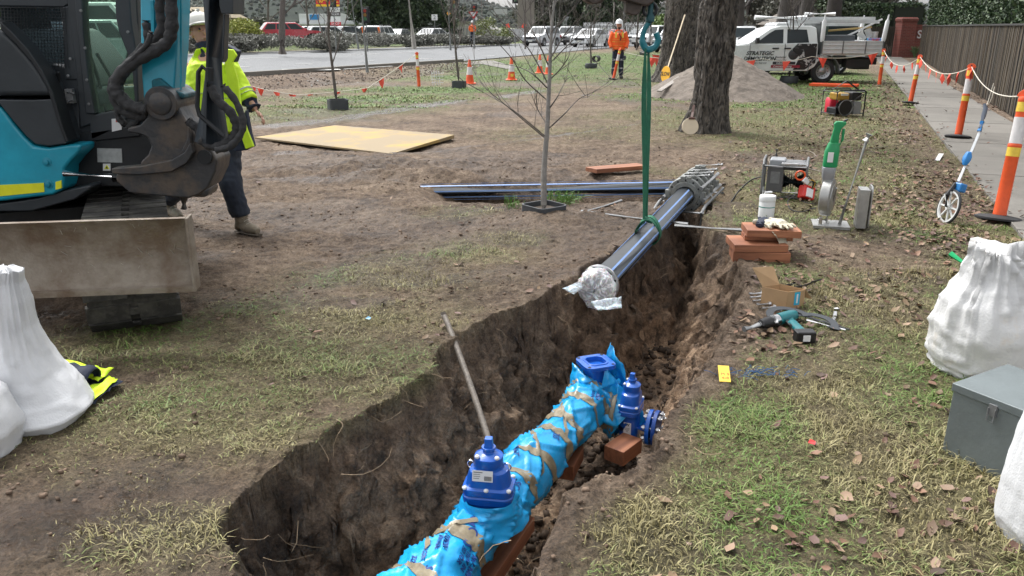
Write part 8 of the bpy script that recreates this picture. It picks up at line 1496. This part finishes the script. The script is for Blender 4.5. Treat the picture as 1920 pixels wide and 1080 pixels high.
for i, (x_, z_, c_, r_) in enumerate(((-2.75, 1.42, .62, .09), (-2.95, 1.5, .5, .10), (-3.15, 1.42, .45, .10))): b = MB(); b.lathe([(r_ * .85, -.13), (r_, .13), (r_ * .9, .13), (r_ * .8, -.1)], (x_, .45, z_), (.6 - .3 * i, 0, .6), 18); load('bucket', ['white', 'cream', 'grey'][i] + ' bucket in the ute tray', b, M('bucket_%d' % i, (c_, c_, c_ * .95), .5), 'bucket', smooth=True)
b = MB(); b.box((-3.05, .75, 1.32), (.45, .2, .08)); load('hand_saw', 'blue and red tool on the tray edge', b, M('blue_tool', (.05, .25, .5), .4, col2=(.5, .05, .05)), 'tool', bev=.02)
b = MB(); b.box((-1.55, .2, 1.45), (.2, .7, .5)); load('green_crate', 'dark green crate behind the ute cab', b, M('crate_green', (.05, .08, .06), .6), 'crate', bev=.02)
for o in [ut] + LU: o.location = (8.2, 26.7, 0); o.rotation_euler = (0, 0, R(180))
for o in LU:
    c_ = sum((Vector(v) for v in o.bound_box), Vector()) / 8; o.data.transform(Matrix.Translation(-c_)); o.location = Vector((8.2 - c_.x, 26.7 - c_.y, c_.z))
# ================================================================ STREET FURNITURE AND BUILDINGS
mPole = M('pole_grey', (.24, .25, .25), .5, .3, .15, 6); mConcP = M('pole_concrete', (.34, .32, .29), .85, 0, .12)
def pole(a, yb, yt, r, label, x2=None, mat=None, nm='light_pole', z=0, arm=False):
    p = G(a, yb, z); d_ = p.y * .95 + .53; t = D(x2 or a, yt, d_); t.y = p.y; b = MB(); b.cyl(p, t, r, r * .75, 12); root = thing(nm, label, 'pole', 'poles along the road'); b.build('shaft', mat or mPole, root, smooth=True); return rebase(root, p), t
pole(689, 136, -60, .065, 'slim galvanised pole at the kerb, nearest of the road poles', 682); pole(777, 92, -50, .17, 'thick pale concrete pole beyond the shrubs', 766, mConcP, z=.3); pole(1166, 96, 22, .10, 'plain pole with white top beside the wire fence', 1168); pole(1040, 100, -40, .05, 'thin pole behind the near sapling', 1042); pole(1148, 84, 5, .10, 'light pole behind the worker in orange', 1149, mConcP); pole(1230, 70, -20, .14, 'timber power pole left of the thick trunk', 1236, M('pole_timber', (.14, .13, .11), .9)); pole(442, 95, -10, .06, 'thin pale pole above the shrubs near the digger', 436, mConcP); pole(1400, 66, -20, .16, 'grey power pole left of the van', 1402, M('pole_timber', (0, 0, 0))); pole(845, 95, 18, .09, 'steel pole beside the ramp', 843); pole(672, 92, -30, .07, 'leaning slim pole behind the kerb pole', 662, z=.3); pole(980, 74, 30, .06, 'green steel pole by the pillar', 981, M('pole_green', (.12, .17, .14), .6)); pole(1522, 60, 8, .04, 'thin white antenna pole above the ute', 1525, mWhite)
def signal(a, yt, yb, d_, label, zoom=1, lamp=True):
    root = thing('traffic_light', label, 'traffic light', 'traffic lights at the crossing'); c = D(a, (yt + yb) / 2, d_); h = (yb - yt) / FPX * d_; b = MB(); b.box(c, (h * .42, h * .3, h)); hd_ = b.build('housing', mTrim, root, bev=.03); b = MB(); b.box(c + Vector((0, .06, 0)), (h * .62, .03, h * 1.2)); b.build('backing_board', mTrim, root, bev=.02)
    for i, col in enumerate(((.25, .02, .01), (.2, .10, .01), (.02, .12, .04))): b = MB(); b.lathe([(h * .13, 0), (h * .13, .02), (h * .1, .03)], c + Vector((0, -h * .15, h * (.3 - .3 * i))), (0, -1, 0), 16); b.build('lens', M('lens%d' % i, col, .3), root)
    b = MB(); b.cyl(Vector((c.x, c.y + .12, 0)), c + Vector((0, .12, h * .4)), .055, n=10); b.build('post', mPole, root, smooth=True); rebase(root, (c.x, c.y, 0))
signal(624, -8, 11, 52, 'traffic light in front of the red and yellow sign'); signal(851, -8, 16, 60, 'dark traffic light above the ramp sign'); signal(889, 10, 28, 62, 'traffic light behind the give way sign'); signal(966, -14, 4, 66, 'traffic light at the very top edge above the cabinet'); signal(685, 16, 40, 55, 'traffic light beside the slim pole'); signal(1075, -60, -40, 70, 'high traffic light') if False else None
def sign(label, P, d_, mat, txt=None, tm=None, nm='road_sign', sz=.5, posts=(0,), grp=None):
    root = thing(nm, label, 'sign', grp); A = [D(a, c, d_) for a, c in P]; y_ = A[0].y; A = [Vector((v.x, y_, v.z)) for v in A]; b = MB(); b.prism(A, [v + Vector((0, .06, 0)) for v in A]); pn_ = b.build('panel', mat, root); c = sum(A, Vector()) / len(A)
    if txt: text('lettering', txt, tm or mTrim, pn_, plane_mtx(c + Vector((0, -.012, 0)), (1, 0, 0), (0, -1, 0)), sz, .004, 0, .004)
    for o_ in posts: b = MB(); b.cyl((c.x + o_, y_ + .1, 0), (c.x + o_, y_ + .1, c.z), .05, n=8); b.build('post', mPole, root, smooth=True)
    return rebase(root, (c.x, y_, 0)), c, y_
sg, c, y_ = sign('white triangular give way sign with red border by the traffic light', [(878, 22), (896, 22), (888, 36)], 61, M('sign_red', (.5, .02, .02), .5)); b = MB(); q = [c + Vector(v) for v in ((-.24, -.02, .14), (.24, -.02, .14), (0, -.02, -.2))]; b.prism([v - sg.location for v in q], [v - sg.location + Vector((0, .01, 0)) for v in q]); b.build('white_centre', mWhite, sg)
sign('back of a grey triangular sign right of the silver cars', [(1057, 31), (1068, 31), (1062, 41)], 78, mPole); sign('square white sign left of the ramp', [(809, 27), (820, 27), (820, 38), (809, 38)], 70, mWhite, '2', mPole, sz=.5); sign('small yellow diamond sign above the ramp', [(841, 20), (845, 25), (841, 30), (837, 25)], 80, M('sign_yellow', (.7, .33, .03), .5)); sign('large pale panel sign on two posts behind the traffic lights', [(926, 17), (951, 17), (951, 27), (926, 27)], 88, M('panel_grey', (.42, .43, .43), .6), posts=(-.6, .6))
sy, c, y_ = sign('red and yellow roadside pylon sign with shop panels', [(591, -14), (635, -14), (635, 12), (591, 12)], 74, M('pylon_red', (.62, .03, .04), .4, 0, .1), 'SAVE', M('pylon_yellow', (.85, .55, .03), .5), 'pylon_sign', .9, (-.45, .45))
for a, c_, e, f_, mt, tx in ((591, 8, 635, 12, M('pylon_yellow', (0, 0, 0)), None), (612, 14, 635, 22, mWhite, 'PLAZA'), (614, 22, 636, 30, M('panel_black', (.08, .07, .07), .5), 'PIZZA'), (615, 32, 635, 41, mWhite, 'A'), (615, 41, 636, 48, M('pylon_red', (0, 0, 0)), 'SHOP')):
    A = [D(*q, 74) for q in ((a, c_), (e, c_), (e, f_), (a, f_))]; o_ = sy.location; A = [Vector((v.x, y_ - .08, v.z)) - o_ for v in A]; b = MB(); b.prism(A, [v + Vector((0, .05, 0)) for v in A]); pn_ = b.build('panel', mt, sy)
    if tx: text('lettering', tx, mTrim if mt == mWhite else mWhite, pn_, plane_mtx(sum(A, Vector()) / 4 + Vector((0, -.01, 0)), (1, 0, 0), (0, -1, 0)), .32, .004)
# white shop with dark openings
sp_ = thing('white_shop', 'low white shop building with dark openings and a blue sign beyond the cars', 'building'); dS = 96; A0, A1 = D(560, 26, dS), D(676, 26, dS); yS = A0.y; b = MB(); b.box(((A0.x + A1.x) / 2, yS + 4, (A0.z) / 2 + .9), (A1.x - A0.x, 8, A0.z - 1.8)); b.build('wall', M('shop_white', (.60, .62, .62), .6, 0, .05), sp_, bev=.03); b = MB(); b.box(((A0.x + A1.x) / 2, yS + 4.3, .9), (A1.x - A0.x, 7.4, 1.8)); b.build('shopfront', mWin, sp_)
b = MB(); b.box(((A0.x + A1.x) / 2, yS - .3, 2.0), (A1.x - A0.x, .8, .12)); b.build('awning', mWhite, sp_)
for k_ in range(8): b = MB(); b.box((A0.x + .5 + k_ * (A1.x - A0.x - 1) / 7, yS + .55, .9), (.18, .1, 1.8)); b.build('column', mWhite, sp_)
q = D(589, 32, dS); b = MB(); b.box((q.x, yS - .05, q.z), (1.1, .08, .6)); b.build('blue_sign', M('sign_blue', (.03, .22, .5), .5, 0, .2, 4, col2=(.6, .62, .62), thr=(.3, .36)), sp_); rebase(sp_, (A0.x, yS, 0))
# brick boundary wall and far brown house by the left
b = MB(); p, q = D(200, 55, 48), D(300, 55, 52); b.beam(Vector((p.x, p.y, 1.0)), Vector((q.x, q.y, 1.0)), .3, 1.7); o = b.build('brick_wall', mBr); tag(o, 'red brown brick wall seen between the boom and the cab', 'wall'); rebase(o, (p.x, p.y, 0))
for i, (a, c_, e, f_, d_, col, lab) in enumerate(((250, 12, 420, 40, 110, (.42, .34, .22), 'tan building behind the digger boom'), (95, 20, 160, 60, 80, (.35, .3, .27), 'brown building at the far left'), (1480, 22, 1590, 52, 64, (.26, .23, .2), 'low grey roofed house behind the ute'))):
    h_ = thing('house', lab, 'house', 'low houses in the distance'); A = [D(*v, d_) for v in ((a, c_), (e, f_))]; w = A[1].x - A[0].x; zt_ = A[0].z; x_ = (A[0].x + A[1].x) / 2; y_ = A[0].y + 4; b = MB(); b.box((x_, y_, zt_ * .33), (w, 7, zt_ * .66)); b.build('wall', M('render_%d' % i, col, .8), h_); b = MB(); b.prism([Vector((x_ - w * .55, y_ - 4, zt_ * .66)), Vector((x_ - w * .55, y_ + 4, zt_ * .66)), Vector((x_ - w * .4, y_, zt_))], [Vector((x_ + w * .55, y_ - 4, zt_ * .66)), Vector((x_ + w * .55, y_ + 4, zt_ * .66)), Vector((x_ + w * .4, y_, zt_))]); b.build('roof', M('roof_%d' % i, [c * .6 for c in col], .8), h_)
    for k_ in range(3): b = MB(); b.box((x_ + (k_ - 1) * w * .3, y_ - 3.52, zt_ * .36), (w * .12, .06, zt_ * .25)); b.build('window', mWin, h_)
    rebase(h_, (x_, y_, 0))
# houses dotted on the hill
for i in range(26):
    rd = random.Random(900 + i); a = rd.uniform(440, 1010); d_ = rd.uniform(1120, 1350); p = D(a, rd.uniform(24, 38) if a < 700 else rd.uniform(22, 34), d_); w = rd.uniform(8, 14); h_ = thing('hill_house', 'pale house speckled on the wooded hill', 'house', 'pale houses on the hill'); b = MB(); b.box((0, 0, 0), (w, 8, 3.5)); b.build('wall', M('hill_wall_%d' % (i % 3), ((.5, .48, .45), (.35, .3, .27), (.55, .56, .58))[i % 3], .8), h_); b = MB(); b.prism([Vector((-w * .55, -5, 1.7)), Vector((-w * .55, 5, 1.7)), Vector((-w * .5, 0, 4.2))], [Vector((w * .55, -5, 1.7)), Vector((w * .55, 5, 1.7)), Vector((w * .5, 0, 4.2))]); b.build('roof', M('hill_roof_%d' % (i % 2), ((.2, .1, .07), (.18, .18, .18))[i % 2], .8), h_); h_.location = p
# concrete pillar, ramp, fences
b = MB(); p = D(986, 40, 92); b.box((p.x, p.y, 4), (1.9, 1.5, 8)); o = b.build('concrete_pillar', M('pillar_brown', (.22, .195, .175), .85, 0, .12, 1), bev=.05); tag(o, 'thick square brown concrete pillar rising out of frame', 'pillar'); rebase(o, (p.x, p.y, 0))
rp = thing('concrete_ramp', 'pale concrete bridge ramp with steel guard rails rising behind the median', 'ramp'); P_ = [(790, 60, 92, .9), (820, 48, 95, 1.1), (860, 36, 100, 2.3), (900, 40, 108, 2.4), (925, 52, 112, 1.2)]; b = MB()
rg = [[(lambda q: Vector((q.x + o_, q.y, z_)))(D(a, 50, d_)) for z_ in (0, q_z)] for a, c_, d_, q_z in P_ for o_ in (0,)]; F_ = [Vector((v[0].x, v[0].y, 0)) for v in rg] + [Vector((v[1].x, v[1].y, v[1].z)) for v in rg[::-1]]; b.prism(F_, [v + Vector((1, 9, 0)) for v in F_]); b.build('ramp_body', M('ramp_concrete', (.36, .35, .32), .85, 0, .12), rp)
for o_ in (0, .8): b = MB(); b.tube([v[1] + Vector((0, o_ * 4, .65)) for v in rg], .07, 6); b.build('guard_rail', mGal, rp, smooth=True)
rebase(rp, rg[0][0])
def picket(a0, a1, d0, d1, h, n, mat, label, pick=True, w=.05):
    root = thing('picket_fence' if pick else 'wire_fence', label, 'fence'); p, q = D(a0, 50, d0), D(a1, 50, d1); b = MB()
    for i in range(n):
        c = p.lerp(q, i / (n - 1)); c.z = h / 2
        if pick: b.loft([[Vector((c.x + u, c.y + v, z_)) for u, v in ((-s_, -.01), (s_, -.01), (s_, .01), (-s_, .01))] for s_, z_ in ((w, .1), (w, h - .12), (.005, h))])
        else: b = MB(); b.cyl((c.x, c.y, 0), (c.x, c.y, h), w, n=6); b.build('post', mat, root)
    if pick: b.build('pickets', mat, root)
    for z_ in (.3, h - .25) if pick else (.1, h * .5, h): b = MB(); b.beam(Vector((p.x, p.y + .03, z_)), Vector((q.x, q.y + .03, z_)), .03, .06 if pick else .03); b.build('rail', mat, root)
    return rebase(root, (p.x, p.y, 0))
picket(1095, 1300, 88, 78, 2.15, 70, mWhite, 'white picket fence behind the parked cars', w=.045); picket(760, 880, 68, 72, 1.5, 22, mGal, 'grey wire fence between the pole and the ramp', False, .03); picket(1095, 1160, 58, 66, 1.7, 9, mGal, 'wire fence panels in front of the white hatchback', False, .03); picket(870, 1010, 84, 90, 1.7, 26, mGal, 'low grey fence under the ramp', False, .04)
# white cabinet with flags
cbn = thing('white_cabinet', 'white roadside cabinet panel with red flags on its corners', 'cabinet'); p = G(967, 84); d_ = p.y * .95 + .53; w = 30 / FPX * d_; b = MB(); b.box((p.x, p.y, .95), (w, .5, 1.1)); b.build('body', M('cabinet_white', (.5, .5, .5), .5), cbn, bev=.02); b = MB(); b.box((p.x, p.y - .26, .66), (w, .03, .06)); b.build('dark_band', mTrim, cbn)
for s_ in (-1, 1): b = MB(); b.box((p.x + s_ * w / 2, p.y - .1, 1.75), (.35, .04, .4), (0, .4 * s_, 0)); b.build('flag', mFlag, cbn); b = MB(); b.cyl((p.x + s_ * w / 2, p.y - .1, 0), (p.x + s_ * w / 2, p.y - .1, 1.9), .03, n=6); b.build('flag_post', mPole, cbn)
rebase(cbn, p)
# small bits by the verge
b = MB()
for k_ in range(4): p = GG(812 + k_ * 4.5, 160); b.cyl(p, p + Vector((-.05, .1, .42)), .012, n=5)
for k_ in range(4): p = GG(809, 160) + Vector((0, .04 * k_, .08 + .09 * k_)); b.cyl(p, p + Vector((.36, 0, 0)), .012, n=5)
o = b.build('wire_cage', mWhite); tag(o, 'small white wire frame standing in the roadside ditch', 'wire frame')
p = GG(1112, 120); b = MB(); b.lathe([(.15, 0), (.15, .7), (.125, .7), (.125, 0), (.15, 0)], p + Vector((.1, .2, .22)), (.3, 1, 0), 26, caps=False); o = b.build('drain_pipe', mRub, smooth=True); tag(o, 'black corrugated drain pipe end in the verge', 'drain pipe'); rebase(o, p)
p = GG(1318, 104) if False else GG(1215, 104); b = MB(); b.lathe([(.17, 0), (.17, .8), (.14, .8), (.14, 0), (.17, 0)], p + Vector((0, .2, .1)), (-.3, 1, 0), 26, caps=False); o = b.build('drain_pipe', mRub, smooth=True); tag(o, 'black drain pipe mouth in the bank right of the sling', 'drain pipe'); rebase(o, p)
far_worker(886, 79, 42, 'distant worker in orange hi-vis seen from behind near the ramp', False, back=True)
# grass tufts near the guard
b = MB(); rd = random.Random(8)
for i in range(260):
    a, c_ = rd.choice(((960, 388), (1058, 380), (1075, 376), (1040, 374))); p = GG(a + rd.gauss(0, 9), c_ + rd.gauss(0, 3)); d_ = Vector((rd.gauss(0, .03), rd.gauss(0, .03), rd.uniform(.04, .13))); b.tube([p, p + d_ * .6, p + d_ + Vector((d_.x * .6, d_.y * .6, -.01))], [.003, .0025, .0005], 3, caps=False)
tag(b.build('grass', M('fresh_grass', (.10, .22, .03), .5, 0, .3, 10)), 'fresh green grass tufts round the near tree guard', 'grass', kind='stuff')

# ---- thin air between the camera and the hills
b = MB(); b.box((0, 1900, 59), (6400, 3900, 124)); hz = bpy.data.materials.new('pale_air'); hz.use_nodes = True; N = hz.node_tree.nodes; N.remove(N['Principled BSDF'])
pv = N.new('ShaderNodeVolumePrincipled'); pv.inputs['Color'].default_value = (.93, .96, 1, 1); pv.inputs['Density'].default_value = .000035; hz.node_tree.links.new(pv.outputs[0], N['Material Output'].inputs['Volume'])
tag(b.build('haze', hz), 'thin pale haze over the distant hills', 'haze', kind='stuff')
